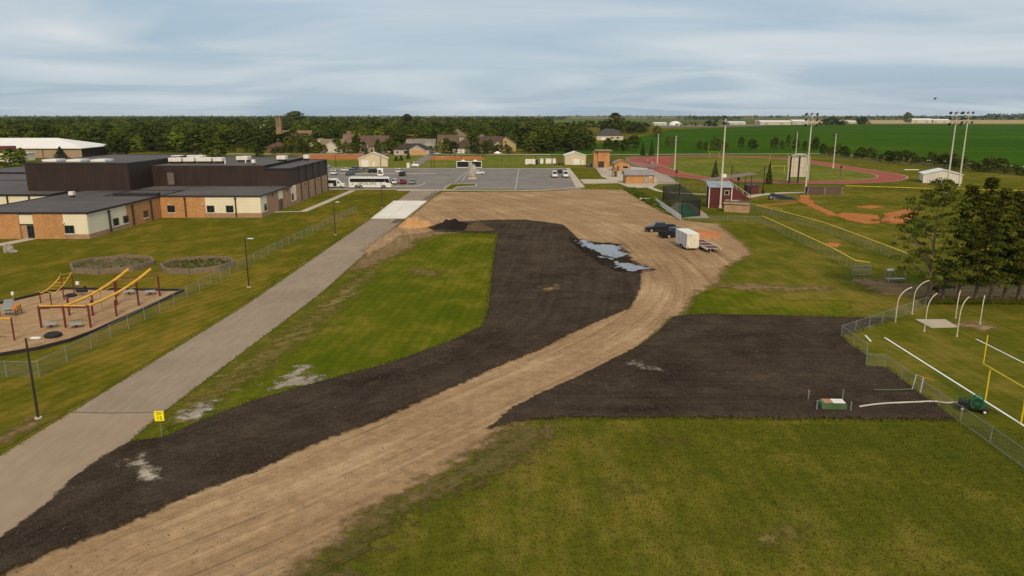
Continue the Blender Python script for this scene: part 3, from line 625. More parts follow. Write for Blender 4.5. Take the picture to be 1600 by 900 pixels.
for px in (288, 367): sb('downspout', M_pipe, [(xat(px, 164.3)-.12, xat(px, 164.3)+.12, 163.92, 164.18, .2, 4.2)]); sb('downspout_head', M_pipe, [(xat(px, 164.3)-.22, xat(px, 164.3)+.22, 163.86, 164.18, 4.2, 4.5)])
for yc in (142.8, 151.8, 159.8): sb('downspout', M_pipe, [(-78.58, -78.30, yc-.14, yc+.14, .2, 4.1)]); sb('downspout_head', M_pipe, [(-78.58, -78.26, yc-.24, yc+.24, 4.1, 4.4)])
for px, Y in ((93, 135.4), (315, 164.1), (262, 164.1)): sb('wall_lamp', M_unit, [(xat(px, Y)-.16, xat(px, Y)+.16, Y-.3, Y-.02, 2.9, 3.1)])
# ------------------------------------------------------------------ general small building
def hiproof(w_, d_, z, rise, over, ridge):     # ridge: half length of the ridge along x (0 = pyramid)
    x, y = w_/2+over, d_/2+over; m = MB()
    t = .18
    vs = [(-x,-y,z),(x,-y,z),(x,y,z),(-x,y,z),(-x,-y,z+t),(x,-y,z+t),(x,y,z+t),(-x,y,z+t),(-ridge,0,z+rise),(ridge,0,z+rise)]
    return m.add(vs, [(0,3,2,1),(0,1,5,4),(1,2,6,5),(2,3,7,6),(3,0,4,7),(4,5,9,8),(5,6,9),(6,7,8,9),(7,4,8)])
def gabroof(m, x0, x1, y0, y1, z, rise, over, axis='x', t=.22):
    if axis == 'x':
        yc = (y0+y1)/2; s_ = rise/((y1-y0)/2)
        m.prism([(y0-over, z-over*s_), (yc, z+rise), (y1+over, z-over*s_), (y1+over, z-over*s_+t), (yc, z+rise+t), (y0-over, z-over*s_+t)], x0-over, x1+over, 'x')
    else:
        xc = (x0+x1)/2; s_ = rise/((x1-x0)/2)
        m.prism([(x0-over, z-over*s_), (xc, z+rise), (x1+over, z-over*s_), (x1+over, z-over*s_+t), (xc, z+rise+t), (x0-over, z-over*s_+t)], y0-over, y1+over, 'y')
    return m
def gabwall(m, x0, x1, y0, y1, z0, z1, rise, axis='x'):
    if axis == 'x': m.prism([(y0, z0), (y1, z0), (y1, z1), ((y0+y1)/2, z1+rise), (y0, z1)], x0, x1, 'x')
    else: m.prism([(x0, z0), (x1, z0), (x1, z1), ((x0+x1)/2, z1+rise), (x0, z1)], y0, y1, 'y')
    return m
def bwin(root, x, y, z, w_, h_, face='f', mat=None, nm='window'):
    f = MB(); g_ = MB(); b = .09
    if face == 'f':
        f.box(x-w_/2, x+w_/2, y-.05, y-.004, z, z+h_); g_.box(x-w_/2+b, x+w_/2-b, y-.07, y-.052, z+b, z+h_-b)
    else:
        s_ = 1 if face == 'r' else -1
        a = sorted((x+s_*.004, x+s_*.05)); c = sorted((x+s_*.052, x+s_*.07))
        f.box(a[0], a[1], y-w_/2, y+w_/2, z, z+h_); g_.box(c[0], c[1], y-w_/2+b, y+w_/2-b, z+b, z+h_-b)
    o = f.build(nm, M_wframe if nm == 'window' else mat or M_white, root); g_.build('pane' if nm == 'window' else 'panel', M_glass if nm == 'window' else (mat or M_white), o)
    return o
def shed(name, label, cat, loc, w_, d_, h, rise, wall, roofm, axis='x', over=.3, rz=0.0, trim=None):
    r = thing(name, label, cat, loc, rz)
    gabwall(MB(), -w_/2, w_/2, 0, d_, 0, h, rise-.05, axis).build('wall', wall, r)
    gabroof(MB(), -w_/2, w_/2, 0, d_, h, rise, over, axis).build('roof', roofm, r)
    return r
def garage(r, x, y, w_, h_, mat=None):
    d = MB().box(x-w_/2, x+w_/2, y-.05, y-.004, 0, h_).build('garage_door', mat or M_white, r)
    n = 4
    for k in range(n): MB().box(x-w_/2+.06, x+w_/2-.06, y-.075, y-.052, h_*k/n+.03, h_*(k+1)/n-.03).build('door_panel', mat or M_white, d)
def pdoor(r, x, y, mat=None, w_=.95, h_=2.1): 
    o = MB().box(x-w_/2, x+w_/2, y-.06, y-.004, 0, h_).build('door', mat or M_door, r); MB().box(x+w_/2-.2, x+w_/2-.1, y-.12, y-.061, 1.0, 1.08).build('handle', M_grey, o)
# arena with the white roof
AR = thing('arena_building', 'wide arena with white hip roof, tan front wall and dark end wall behind the school', 'arena', (-262, 413, 0))
MB().box(-120, 32.9, -15, 15, 0, 4.9).build('front_wall', brick_mat('arena_tan', (.38, .27, .17)), AR); MB().box(32.9, 33.3, -15.1, 15.1, 0, 5.1).build('end_wall', M_dark, AR)
for k in range(9): MB().box(-116+k*16, -115.7+k*16, -15.2, -15.004, 0, 4.6).build('downspout', M_pipe, AR)
MB().add([(-121,-16,4.9),(34,-16,4.9),(34,16,5.2),(-121,16,5.2),(-121,-16,5.2),(34,-16,5.2),(34,16,5.5),(-121,16,5.5),(-121,0,10),(12,0,10)],
   [(0,3,2,1),(0,1,5,4),(1,2,6,5),(2,3,7,6),(3,0,4,7),(4,5,9,8),(5,6,9),(6,7,8,9),(7,4,8)]).build('roof', plain('white_membrane', (.80, .76, .70), .6, var=.05, scale=.1), AR)
RB = thing('red_roof_building', 'low building with a dark red fascia in front of the white-roofed arena', 'building', (xat(-20, 360, 250), 360, 0))
MB().box(-18, 10.5, 0, 20, 0, 3.6).build('wall', M_cream, RB); MB().box(-18.5, 11, -.5, 20.5, 3.6, 4.0).build('canopy', M_white, RB); MB().box(-18, 3, 1, 18, 4.0, 7.2).build('red_fascia', plain('dark_red_metal', (.20, .035, .04), .6), RB)
# cream garages
p = at(587, 260.5); r = shed('storage_garage', 'cream steel storage garage with white roller door by the parked cars', 'garage', (p.x-1.0, p.y, 0), 12.6, 9.5, 3.4, 2.6, M_creamwall, plain('cream_roof', (.62, .55, .44), .55), 'y', .35, R(8))
garage(r, -3.6, 0, 3.0, 2.8); pdoor(r, .2, 0, M_wframe)
for q in ((624, 204),): pass
p = at(899, 257.5); r = shed('storage_garage', 'cream gabled garage with white overhead door beside the brick tower', 'garage', (p.x, p.y, 0), 9.6, 10, 4.0, 1.7, M_creamwall, plain('pale_roof_trim', (.74, .70, .60), .5), 'y', .3)
garage(r, .5, 0, 2.9, 2.6); pdoor(r, 3.4, 0, M_wframe)
# brick buildings by the track
p = at(943, 262); TW = thing('brick_tower', 'tall tan brick tower with dark roller door and flat overhanging roof', 'tower', (p.x, p.y, 0))
hb = hgt(235, p.y)
MB().box(-2.6, 2.6, 0, 5.2, 0, hb-.3).build('wall', M_brick, TW); MB().box(-3.6, 3.4, -.9, 6, hb-.3, hb+.1).build('roof', plain('tan_roof_edge', (.28, .20, .13), .7), TW)
MB().box(-4.3, -2.65, .6, 5.2, 0, hb-.7).build('side_bay', M_brick, TW)
d_ = MB().box(-2.35, .2, -.05, -.004, .1, 2.7).build('roller_door', M_black, TW); 
for k in range(5): MB().box(-2.3, .15, -.09, -.052, .12+k*.52, .58+k*.52).build('door_panel', plain('dark_brown_panel', (.05, .03, .02), .6), d_)
p = at(966, 267.5); r = shed('concession_stand', 'brick gabled concession stand with brown door next to the tall tower', 'building', (p.x+1.5, p.y, 0), 6.2, 7, 3.2, 1.2, M_brick, plain('tan_shingle', (.30, .20, .13), .8), 'y', .5)
pdoor(r, -1.7, 0); bwin(r, 1.4, 0, 1.1, 2.4, 1.1)
p = at(961, 276.5); r = shed('ticket_booth', 'tiny brick ticket booth with a dark doorway and pointed roof', 'booth', (p.x, p.y, 0), 1.9, 1.9, 2.4, .6, brick_mat('booth_brick', (.42, .25, .12)), plain('booth_roof', (.2, .12, .08), .8), 'y', .25)
pdoor(r, .1, 0, M_black, .9, 2.1)
p = at(999, 287.2); WC = thing('restroom_building', 'tan brick restroom block with grey metal gable roof beside the footpath', 'building', (p.x, p.y, 0))
gabwall(MB(), -4.6, 4.6, 0, 6.4, 0, 3.0, 1.15, 'x').build('wall', M_brick, WC); gabroof(MB(), -4.6, 4.6, 0, 6.4, 3.0, 1.25, .5, 'x').build('roof', plain('grey_metal_roof', (.27, .235, .22), .5), WC)
pdoor(WC, 2.3, 0, M_grey, 1.1, 2.3); MB().box(3.1, 4.2, -.04, -.004, 2.1, 2.4).build('sign_plate', M_wframe, WC)
for s_ in (-1, 1): MB().box(s_*4.72-.06, s_*4.72+.06, -.06, .06, 0, 3.0).build('downspout', M_pipe, WC)
M_red = siding_mat('dark_red_steel', (.105, .020, .016), 'V', .3, .03, .12)
# press box
p = at(1107, 324.5); PB = thing('press_box', 'dark red steel press box with white corner trim and sloping grey roof', 'shed', (p.x, p.y, 0), R(-6))
MB().prism([(0, 0), (4.6, 0), (4.6, 5.9), (0, 5.0)], 0, 5.4, 'x').build('wall', M_red, PB)
MB().prism([(-.25, 4.98), (4.9, 6.0), (4.9, 6.15), (-.25, 5.13)], -.3, 5.8, 'x').build('roof', plain('grey_blue_roof', (.36, .37, .38), .45, .3), PB)
for x in (0, 5.4): MB().box(x-.1, x+.1, -.06, .1, 0, 4.96).build('corner_trim', M_wframe, PB)
MB().box(-.06, .1, 4.4, 4.65, 0, 5.8).build('corner_trim', M_wframe, PB)
bwin(PB, 4.2, 0, 3.2, 1.1, 1.1); MB().box(3.9, 4.9, -.06, -.004, .9, 2.1).build('hatch', plain('pink_hatch', (.36, .22, .18), .7), PB)
# grandstand behind the press box, rows stepping down towards the diamond
p = Vector((58.2, 198.5, 0)); GS = thing('grandstand', 'covered red grandstand with stepped rows and slanting tin canopy behind the press box', 'grandstand', (p.x, p.y, 0), R(6))
for k in range(7):
    MB().box(.2+k*.9, 6.5, 0, 11, .42*(7-k)-.40-.0, .42*(7-k)-.003).build('riser', M_red, GS) if False else None
    z1 = 4.2-.58*k
    MB().box(k*.85, k*.85+.83, 0, 5, z1-.58 if k < 6 else 0, z1).build('step', M_red, GS)
    MB().box(k*.85+.1, k*.85+.45, .2, 4.8, z1+.30, z1+.35).build('seat_plank', plain('seat_board', (.30, .13, .09), .7), GS)
MB().prism([(0, 0), (5.9, 0), (5.9, .5), (0, 4.1)], -.12, -.02, 'y').build('side_wall', M_red, GS)
for y in (.1, 3.9):
    MB().tube([(-3.6, y, 0), (-3.6, y, 5.3)], .09).build('canopy_post', M_black, GS); MB().tube([(6.2, y, 0), (6.2, y, 6.7)], .09).build('canopy_post', M_black, GS)
MB().prism([(-7.0, 4.95), (7.2, 6.85), (7.2, 7.15), (-7.0, 5.2)], -.8, 4.2, 'y').build('canopy', plain('tin_canopy', (.20, .15, .11), .7), GS)
MB().tube([(0.1, -.2, 5.0), (6.0, -.2, 1.4)], .05).build('handrail', M_wframe, GS)
for k in range(4): MB().tube([(.2+k*1.9, -.2, 4.9-k*1.16), (.2+k*1.9, -.2, 3.9-k*1.16)], .04).build('baluster', M_wframe, GS)
MB().box(-1.6, -.4, 1, 2.2, 5.9, 6.9).build('roof_cabinet', M_unit, GS)
p = at(1176, 303); r = thing('equipment_box', 'small dark red shed at the end of the grandstand', 'shed', (p.x, p.y, 0), R(5))
MB().box(-1.6, 1.8, 0, 2.6, 0, 2.3).build('wall', M_red, r); MB().prism([(-.15, 2.3), (2.8, 2.55), (2.8, 2.65), (-.15, 2.4)], -1.8, 2.0, 'x').build('roof', M_cap, r); pdoor(r, -.9, 0, M_black, .8, 1.9)
# dugouts
p = at(1150, 332); DG = thing('dugout', 'tan dugout with brown flat roof beside the yellow-capped fence', 'dugout', (p.x, p.y, 0), R(-24))
MB().box(-2.8, 2.8, 0, 2.6, 0, 2.1).build('wall', plain('tan_block', (.42, .27, .14), .85), DG); MB().box(-3.1, 3.1, -.3, 3.2, 2.1, 2.32).build('roof', plain('brown_roof', (.12, .065, .05), .7), DG); MB().box(-3.0, 3.0, -.34, -.30, 2.0, 2.3).build('fascia', plain('pale_fascia', (.48, .34, .2), .7), DG)
p = at(1288, 304); DG2 = thing('dugout', 'long low brown timber dugout near the scoreboard', 'dugout', (p.x, p.y, 0))
for k in range(8): MB().box(-4.9, 4.9, -.05, .05, .02+k*.25, .25+k*.25).build('plank', plain('brown_plank', (.12, .075, .05), .85), DG2)
MB().box(-5.0, 5.0, -.1, 2.4, 2.05, 2.2).build('roof', plain('brown_roof2', (.11, .07, .05), .8), DG2); 
for x in (-4.9, 0, 4.9): MB().box(x-.1, x+.1, -.16, -.051, 0, 2.04).build('post', plain('pale_post', (.3, .24, .18), .8), DG2)
MB().box(-4.9, 4.9, 2.2, 2.3, 0, 2.04).build('rear_wall', plain('brown_plank', (.12, .075, .05), .85), DG2)
# white shed with low gable
p = at(1468, 286.5); r = shed('field_shed', 'white low-gabled storage shed on the grass beside two light poles', 'shed', (p.x+.8, p.y, 0), 11.5, 8.5, 2.9, 1.5, siding_mat('white_shed_siding', (.72, .66, .54), 'V', .3, .02, .05), plain('white_shed_roof', (.80, .77, .72), .5, var=.05), 'y', .3, R(-20))
MB().box(-5.78, -5.76, .2, 8.3, 0, .5).build('skirt', M_black, r)
# ------------------------------------------------------------------ houses in the town
def house(label, px, py, w_, d_, h, rise, roofc, wallc, kind='gable', rz=0, front=(), garages=(), wins=(), porch=None, name='house', rname=None):
    p = at(px, py); r = thing(name, label, 'house', (p.x, p.y, 0), rz, None)
    wm = plain('house_wall_%d' % len(MATS), wallc, .9, var=.08, spec=.05); rm = plain('house_roof_%d' % len(MATS), tuple(q*k for q, k in zip(roofc, (.80, .74, .68))), .95, var=.2, scale=.5, spec=.03)
    if kind == 'gable':
        gabwall(MB(), -w_/2, w_/2, 0, d_, 0, h, rise-.06, 'x').build('wall', wm, r); gabroof(MB(), -w_/2, w_/2, 0, d_, h, rise, .5, 'x').build('roof', rm, r)
    elif kind == 'gablef':
        gabwall(MB(), -w_/2, w_/2, 0, d_, 0, h, rise-.06, 'y').build('wall', wm, r); gabroof(MB(), -w_/2, w_/2, 0, d_, h, rise, .5, 'y').build('roof', rm, r)
    else:
        MB().box(-w_/2, w_/2, 0, d_, 0, h).build('wall', wm, r); ro = hiproof(w_, d_, h, rise, .5, max(0, w_/2-d_/2)).build('roof', rm, r, (0, d_/2, 0))
    for (fx, fw, fd, fr) in front:
        gabwall(MB(), fx-fw/2, fx+fw/2, -fd, d_*.5, 0, h-.15, fr, 'y').build('front_wing', wm, r); gabroof(MB(), fx-fw/2, fx+fw/2, -fd, d_*.5, h-.1, fr, .35, 'y').build('wing_roof', rm, r)
        m = MB(); x0, x1, z = fx-fw/2-.35, fx+fw/2+.35, h-.1; 
        m.prism([(x0, z-.22), (fx, z+fr-.02), (x1, z-.22), (x1, z-.02), (fx, z+fr+.2), (x0, z-.02)], -fd-.42, -fd-.36, 'y'); m.build('barge_board', M_wframe, r)
    for (gx, gy, gw) in garages: garage(r, gx, gy, gw, 2.3)
    for (x, y, z, ww, hh) in wins: bwin(r, x, y, z, ww, hh)
    if porch:
        x, w2 = porch; o = MB().box(x-w2/2, x+w2/2, -2.2, -.01, 2.6, 2.8).build('porch_roof', rm, r)
        for s_ in (-1, 1): MB().box(x+s_*(w2/2-.15)-.12, x+s_*(w2/2-.15)+.12, -2.1, -1.86, 0, 2.6).build('porch_post', M_wframe, o)
    return r
house('long brown-roofed house with a pale pedimented porch and arched entry wing', 583, 238.5, 19.5, 12, 4.2, 5.6, (.16, .115, .09), (.42, .34, .24), 'gable', 0, [(-5.8, 7, 2.2, 2.0), (4.6, 4.5, 1.2, 2.0)], [], [(-5.8, -2.2, 1, 2.2, 1.8), (4.6, -1.2, .6, 1.8, 2.0), (8.3, 0, 1, 1.4, 1.4)], (-5.8, 7))
house('newly sheathed house with dark hip roofs and bare plywood walls', 643, 242.5, 20, 11, 3.2, 3.2, (.075, .065, .065), (.46, .40, .31), 'hip', 0, [(3.5, 8.5, 2.6, 2.2)], [], [(-8, 0, 1.1, 1.4, 1.2), (-3.2, 0, .6, 2.2, 2.0), (-.9, 0, .6, 1.6, 2.0)])
MB().box(-.95, 8, -.12-2.6, -.004-2.6, .02, 3.0).build('plywood_wall', plain('plywood', (.50, .30, .14), .8), bpy.data.objects['house.001'])
house('long orange-brown roofed house behind the dark-roofed one', 651, 229.5, 25, 12, 3.8, 4.6, (.25, .115, .06), (.5, .44, .34), 'gable', 0, [(-4, 9, 1.2, 2.4)], [], [(4, 0, 1, 2, 1.4), (9, 0, 1, 2, 1.4)])
house('grey house with twin front gables and white trim by the drive', 657, 236.5, 18, 10, 3.6, 3.8, (.27, .245, .22), (.40, .38, .34), 'gable', 0, [(-5.5, 8, 1.4, 2.8), (5.5, 8, 1.4, 2.8)], [(7, -1.4, 3)], [(-5.5, -1.4, 1, 1.6, 1.4)])
house('yellow gabled house with a steep brown roof', 699, 237, 12, 12, 4.6, 5.4, (.16, .12, .09), (.52, .40, .20), 'gable', 0, [(-2, 7.5, 2, 3.6)], [], [(-2, -2, 4.6, 1.2, 1.0), (-2, -2, 1, 2, 1.5), (4, 0, 1, 1.6, 1.4)])
house('tall taupe hip-roofed house rising behind the yellow one', 714, 228, 15, 14, 6.5, 5.6, (.22, .17, .13), (.40, .35, .27), 'hip', 0, [], [], [(-5, 0, 3.5, 1.6, 1.4), (5, 0, 3.5, 1.6, 1.4)])
house('wide dark brown roofed house with white garage doors facing the street', 727, 239.5, 15, 12, 3.0, 5.0, (.105, .08, .06), (.52, .47, .38), 'hip', 0, [], [(-4.5, 0, 2.6), (-.5, 0, 2.9)], [(4.5, 0, .7, 3.2, 1.8)])
house('long brown gabled house with a small white porch among dark trees', 765, 237.5, 15.5, 13, 3.6, 5.6, (.115, .085, .07), (.50, .42, .30), 'gable', 0, [(5, 5, 1.5, 2.6)], [], [(-6, 0, 1, 1.6, 1.4), (-1, 0, 1, 2, 1.4)], (-2, 5))
house('slate-roofed house with cream walls and dark front gable', 518, 238.5, 14, 11, 3.2, 4.6, (.28, .22, .16), (.58, .53, .43), 'gable', 0, [(0, 9.5, 1.5, 3.6)], [], [(-2.5, -1.5, .7, 1.6, 1.8), (2.8, -1.5, .9, 1.4, 1.4)])
house('tan steep-roofed house with a brick chimney', 548, 236, 10, 11, 4.4, 6.0, (.22, .165, .12), (.38, .31, .23), 'gable', 0, [], [], [(3, 0, 1, 2, 1.6)])
MB().box(-3, -.6, 4.5, 6.3, 7, 12.4).build('chimney', M_brickR, bpy.data.objects['house.009'])
house('low brown brick house with hip roof and pale drive', 432, 238, 11, 11, 2.9, 3.4, (.15, .095, .075), (.19, .10, .07), 'hip', 0, [], [], [(-2, 0, .8, 1.6, 1.4)])
house('pale church hall with long tan roof below the bell tower', 460, 227.5, 24, 12, 6.4, 4.4, (.27, .18, .13), (.58, .46, .26), 'gable', 0, [], [], [(-8, 0, 2, 1.6, 2.5), (0, 0, 2, 1.6, 2.5), (8, 0, 2, 1.6, 2.5)])
house('cream house with grey hip roof among the trees beside the crop field', 953, 219, 24, 15, 4.0, 6.0, (.10, .10, .105), (.55, .46, .33), 'hip', 0, [], [(-6, 0, 4)], [(2, 0, 1.2, 2.2, 1.6), (7, 0, 1.2, 2.2, 1.6)])
house('small brown hip-roofed house left of the church trees', 162, 229, 24, 13, 3.4, 5, (.25, .18, .13), (.40, .34, .27), 'hip')
house('pale gabled house half hidden behind street trees', 498, 233, 16, 10, 3.2, 3.6, (.36, .34, .30), (.56, .50, .40), 'gablef')
house('white-gabled house with grey roof behind dark trees', 752, 231, 16, 10, 4.5, 4.4, (.26, .24, .21), (.55, .52, .45), 'gablef')
house('ochre and blue-grey gabled house at the edge of the dark trees', 790, 236.5, 13, 10, 4.6, 4.4, (.20, .18, .17), (.44, .33, .15), 'gablef', 0, [], [], [(0, 0, 5, 1.4, 1.4)])
p = at(437, 229); BT = thing('bell_tower', 'tall square tan church bell tower with open belfry above the treetops', 'tower', (p.x, p.y, 0))
hb = hgt(180.5, p.y); MB().box(-1.7, 1.7, 0, 3.4, 0, hb*.62).build('shaft', brick_mat('tower_tan', (.30, .20, .12)), BT)
for x in (-1.7, 1.0):
    for y in (0, 2.7): MB().box(x, x+.7, y, y+.7, hb*.62, hb-.7).build('corner_pier', brick_mat('tower_brick', (.30, .19, .12)), BT)
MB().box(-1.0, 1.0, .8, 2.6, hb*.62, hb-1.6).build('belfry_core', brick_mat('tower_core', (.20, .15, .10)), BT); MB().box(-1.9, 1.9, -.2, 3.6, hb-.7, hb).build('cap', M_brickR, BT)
# long pale sheds and a storage dome on the plain
M_ps = plain('pale_shed', (.50, .45, .38), .7, var=.06, scale=.05)
def farshed(label, x0, x1, py, h, mat=None, d=30):
    h = h*.55
    a, b = at(x0, py), at(x1, py); r = thing('farm_shed', label, 'shed', ((a.x+b.x)/2, a.y, 0)); w_ = (b.x-a.x)
    gabwall(MB(), -w_/2, w_/2, 0, d, 0, h, h*.35, 'x').build('wall', mat or M_ps, r); gabroof(MB(), -w_/2, w_/2, 0, d, h, h*.4, .6, 'x', .4).build('roof', M_white if mat is None else mat, r)
    n = max(2, int(w_/25))
    for k in range(n): MB().box(-w_/2+(k+.3)*w_/n, -w_/2+(k+.5)*w_/n, -.1, -.01, 0, h*.7).build('shed_door', M_grey, r)
for k, (x0, x1, py, h, lb) in enumerate([(1188, 1236, 195.2, 12, 'longest white farm shed on the plain beyond the green crop'), (1238, 1262, 195, 14, 'pale block-like farm shed beside the longest white one'), (1139, 1165, 195, 9, 'narrow white farm shed left of the long white sheds'), (1022, 1042, 196, 8, 'white-roofed farm shed standing behind the dark windbreak trees'), (1309, 1320, 193.5, 9, 'grey-white farm shed behind the round tree clump'), (1325, 1340, 193.3, 9, 'pale farm shed with bright roof next to slim conifers'), (1424, 1458, 192, 15, 'wide pale warehouse in front of the wheat field'), (1456, 1484, 192, 13, 'white warehouse adjoining the wide pale one'), (834, 858, 196, 7, 'long white building seen over the dark treetops')]):
    farshed(lb, x0, x1, py, h)
p = at(1057, 196); DM = thing('storage_dome', 'white rounded storage dome on the plain beyond the trees', 'dome', (p.x, p.y, 0))
m = MB(); rings = [(math.cos(t)*14, math.sin(t)*9) for t in np.linspace(0, math.pi/2, 7)[:-1]]; n = 20
m.v = [(r_*math.cos(2*math.pi*k/n), 14+r_*math.sin(2*math.pi*k/n), z) for r_, z in rings for k in range(n)]+[(0, 14, 9)]
m.f = [(i*n+k, i*n+(k+1)%n, (i+1)*n+(k+1)%n, (i+1)*n+k) for i in range(5) for k in range(n)]+[(5*n+k, 5*n+(k+1)%n, 6*n) for k in range(n)]
m.build('shell', M_white, DM, smooth=True); MB().box(-2, 2, -.6, 1.5, 0, 4).build('dome_door', M_grey, DM)
# ================================================================== FENCES, LAMPS, POLES
M_link = mesh_mat('chain_link', (.30, .31, .29), .065, .0048, .3); M_net = mesh_mat('black_netting', (.012, .012, .012), .05, .021, 0, True); M_net2 = mesh_mat('thin_black_net', (.015, .015, .015), .12, .008, 0, True)
M_fpost = plain('weathered_fence_post', (.24, .245, .225), .6, .2)
def panel(root, a, b, z0, z1, mat, name='mesh_panel', z0b=None, z1b=None):
    a = Vector((a[0], a[1], 0)); b = Vector((b[0], b[1], 0)); ln = (b-a).length; z0b = z0 if z0b is None else z0b; z1b = z1 if z1b is None else z1b
    me = bpy.data.meshes.new(name); me.from_pydata([(a.x, a.y, z0), (b.x, b.y, z0b), (b.x, b.y, z1b), (a.x, a.y, z1)], [], [(0, 1, 2, 3)]); uv = me.uv_layers.new(name='UVMap')
    for i, q in enumerate([(0, z0), (ln, z0b), (ln, z1b), (0, z1)]): uv.data[i].uv = q
    me.materials.append(mat); return link(name, me, root)
def fence(name, label, pts, h=1.5, step=3.0, mesh=None, post=None, rail=None, pr=.035, rr=.024, bottom=False, cat='fence', extra=None):
    pts = [Vector((p[0], p[1], 0)) for p in pts]; root = thing(name, label, cat, pts[0]); o = pts[0]; post = post or M_fpost; rail = rail or M_fpost; mesh = mesh or M_link
    cap = {}
    def mkpost(q):
        key = (round(q.x, 2), round(q.y, 2))
        if key in cap: return
        cap[key] = 1; m = MB(); m.tube([(0, 0, 0), (0, 0, h+.05)], pr, 8); m.tube([(0, 0, h+.05), (0, 0, h+.09)], [pr*1.2, pr*.5], 8); m.build('post', post, root, q-o)
    for a, b in zip(pts, pts[1:]):
        n = max(1, round((b-a).length/step))
        for k in range(n):
            p, q = a.lerp(b, k/n)-o, a.lerp(b, (k+1)/n)-o; mkpost(p+o); mkpost(q+o)
            panel(root, p, q, .04, h, mesh)
            MB().tube([(p.x, p.y, h), (q.x, q.y, h)], rr, 6).build('top_rail', rail, root)
            if bottom: MB().tube([(p.x, p.y, .08), (q.x, q.y, .08)], rr, 6).build('bottom_rail', rail, root)
    return root
fence('chain_link_fence', 'grey chain-link fence running between the playground and the road', A((-40, 590), (62, 590), (143, 546), (250, 489), (330, 446), (430, 394), (520, 350), (556, 332)), 1.5, 3.2)
fence('chain_link_fence', 'zigzag chain-link fence along the edge of the dark topsoil plot', A((1446, 480), (1398, 498), (1314, 527), (1353, 556), (1353, 573), (1383, 575), (1436, 616), (1500, 660), (1600, 732), (1690, 795)), 1.25, 3.0, bottom=True)
YEL = plain('yellow_cap', (.72, .50, .03), .5)
fence('bullpen_fence', 'yellow-capped chain-link fence along the near side of the bullpen', A((1190, 350), (1240, 374), (1300, 404), (1335, 425), (1358, 428)), 1.7, 3.0, rail=YEL, rr=.105)
fence('bullpen_fence', 'yellow-capped chain-link fence between bullpen and outfield', A((1181, 332), (1225, 343), (1287, 361), (1330, 378), (1416, 413)), 1.7, 3.0, rail=YEL, rr=.105)
fence('bullpen_fence', 'short yellow-capped fence piece beside the tan dugout', A((1174, 327), (1205, 333), (1222, 336)), 1.4, 3.0, rail=YEL, rr=.06)
fence('path_fence', 'low chain-link fence along the footpath by the truck area', A((1075, 347), (1110, 345), (1190, 346)), 1.1, 3.4)
fence('track_fence', 'long dark chain-link fence in front of the running track', A((1010, 290), (1062, 292), (1100, 299)), 1.3, 4, post=M_black, rail=M_black)
fence('outfield_fence', 'yellow-topped outfield fence stretching behind the clay diamond', A((1320, 298), (1385, 300), (1440, 302), (1640, 307)), 1.5, 6, rail=YEL, rr=.09, mesh=M_net2, post=M_black)
fence('roadside_fence', 'long wire fence along the shelterbelt by the crop field', A((1280, 246), (1400, 256), (1600, 273), (1760, 288)), 1.6, 7)
fence('plaza_fence', 'grey chain-link fence from the cream garage to the brick buildings', A((921, 258), (940, 273), (958, 277), (975, 277)), 1.6, 4)
fence('plaza_fence', 'chain-link fence beside the track bleacher pad', A((978, 250), (1000, 246), (1040, 275), (1062, 287)), 1.2, 5)
r = thing('gate_panel', 'short galvanised gate panel standing by the bullpen corner', 'gate', at(1332, 430))
panel(r, (0, 0), (2.6, .1), .1, 1.4, M_link); 
for q in ((0, 0), (2.6, .1)): MB().tube([(*q, 0), (*q, 1.5)], .04, 8).build('post', M_galv, r)
for z in (.1, .8, 1.4): MB().tube([(0, 0, z), (2.6, .1, z)], .03, 6).build('rail', M_galv, r)
r = thing('bench_frame', 'steel player bench frame with yellow rail beside the tall trees', 'bench', at(1388, 442), R(4))
for x in (0, 2.4):
    for y in (0, .9): MB().tube([(x, y, 0), (x, y, 1.7)], .05, 8).build('post', M_galv, r)
MB().box(-.1, 2.5, .1, .8, .45, .52).build('seat', M_grey, r); MB().tube([(0, .9, 1.7), (2.4, .9, 1.7)], .05, 6).build('rail', YEL, r); panel(r, (0, .9), (2.4, .9), .1, 1.65, M_link); MB().bbox(-.3, .5, -.2, .2, 1.7, 1.95, .04).build('bag', M_white, r)
# street lamps along the road
M_lp = plain('dark_lamp_post', (.035, .027, .022), .5)
def lamp(label, px, py, h):
    p = at(px, py); r = thing('street_lamp', label, 'lamp', p, 0, 'lamps along the access road')
    MB().cyl((0, 0, 0), .26, .12, 12).build('base', M_kerb, r); MB().tube([(0, 0, .1), (0, 0, h)], [.10, .07], 8).build('post', M_lp, r)
    a = MB().tube([(0, 0, h-.05), (.5, -.02, h)], .03, 6).build('arm', M_grey, r); MB().bbox(.4, 1.1, -.16, .14, h-.03, h+.06, .02).build('lamp_head', M_white, r)
lamp('dark street lamp with flat head in the dry verge beside the chain-link fence corner', 60, 654, 6.4)
lamp('dark street lamp between the octagonal planters and the road', 389, 449, 6.6)
lamp('dark street lamp on the verge next to the school lawn fence end', 524, 367, 6.3)
lamp('dark street lamp beside the white concrete apron', 597, 325, 6.3)
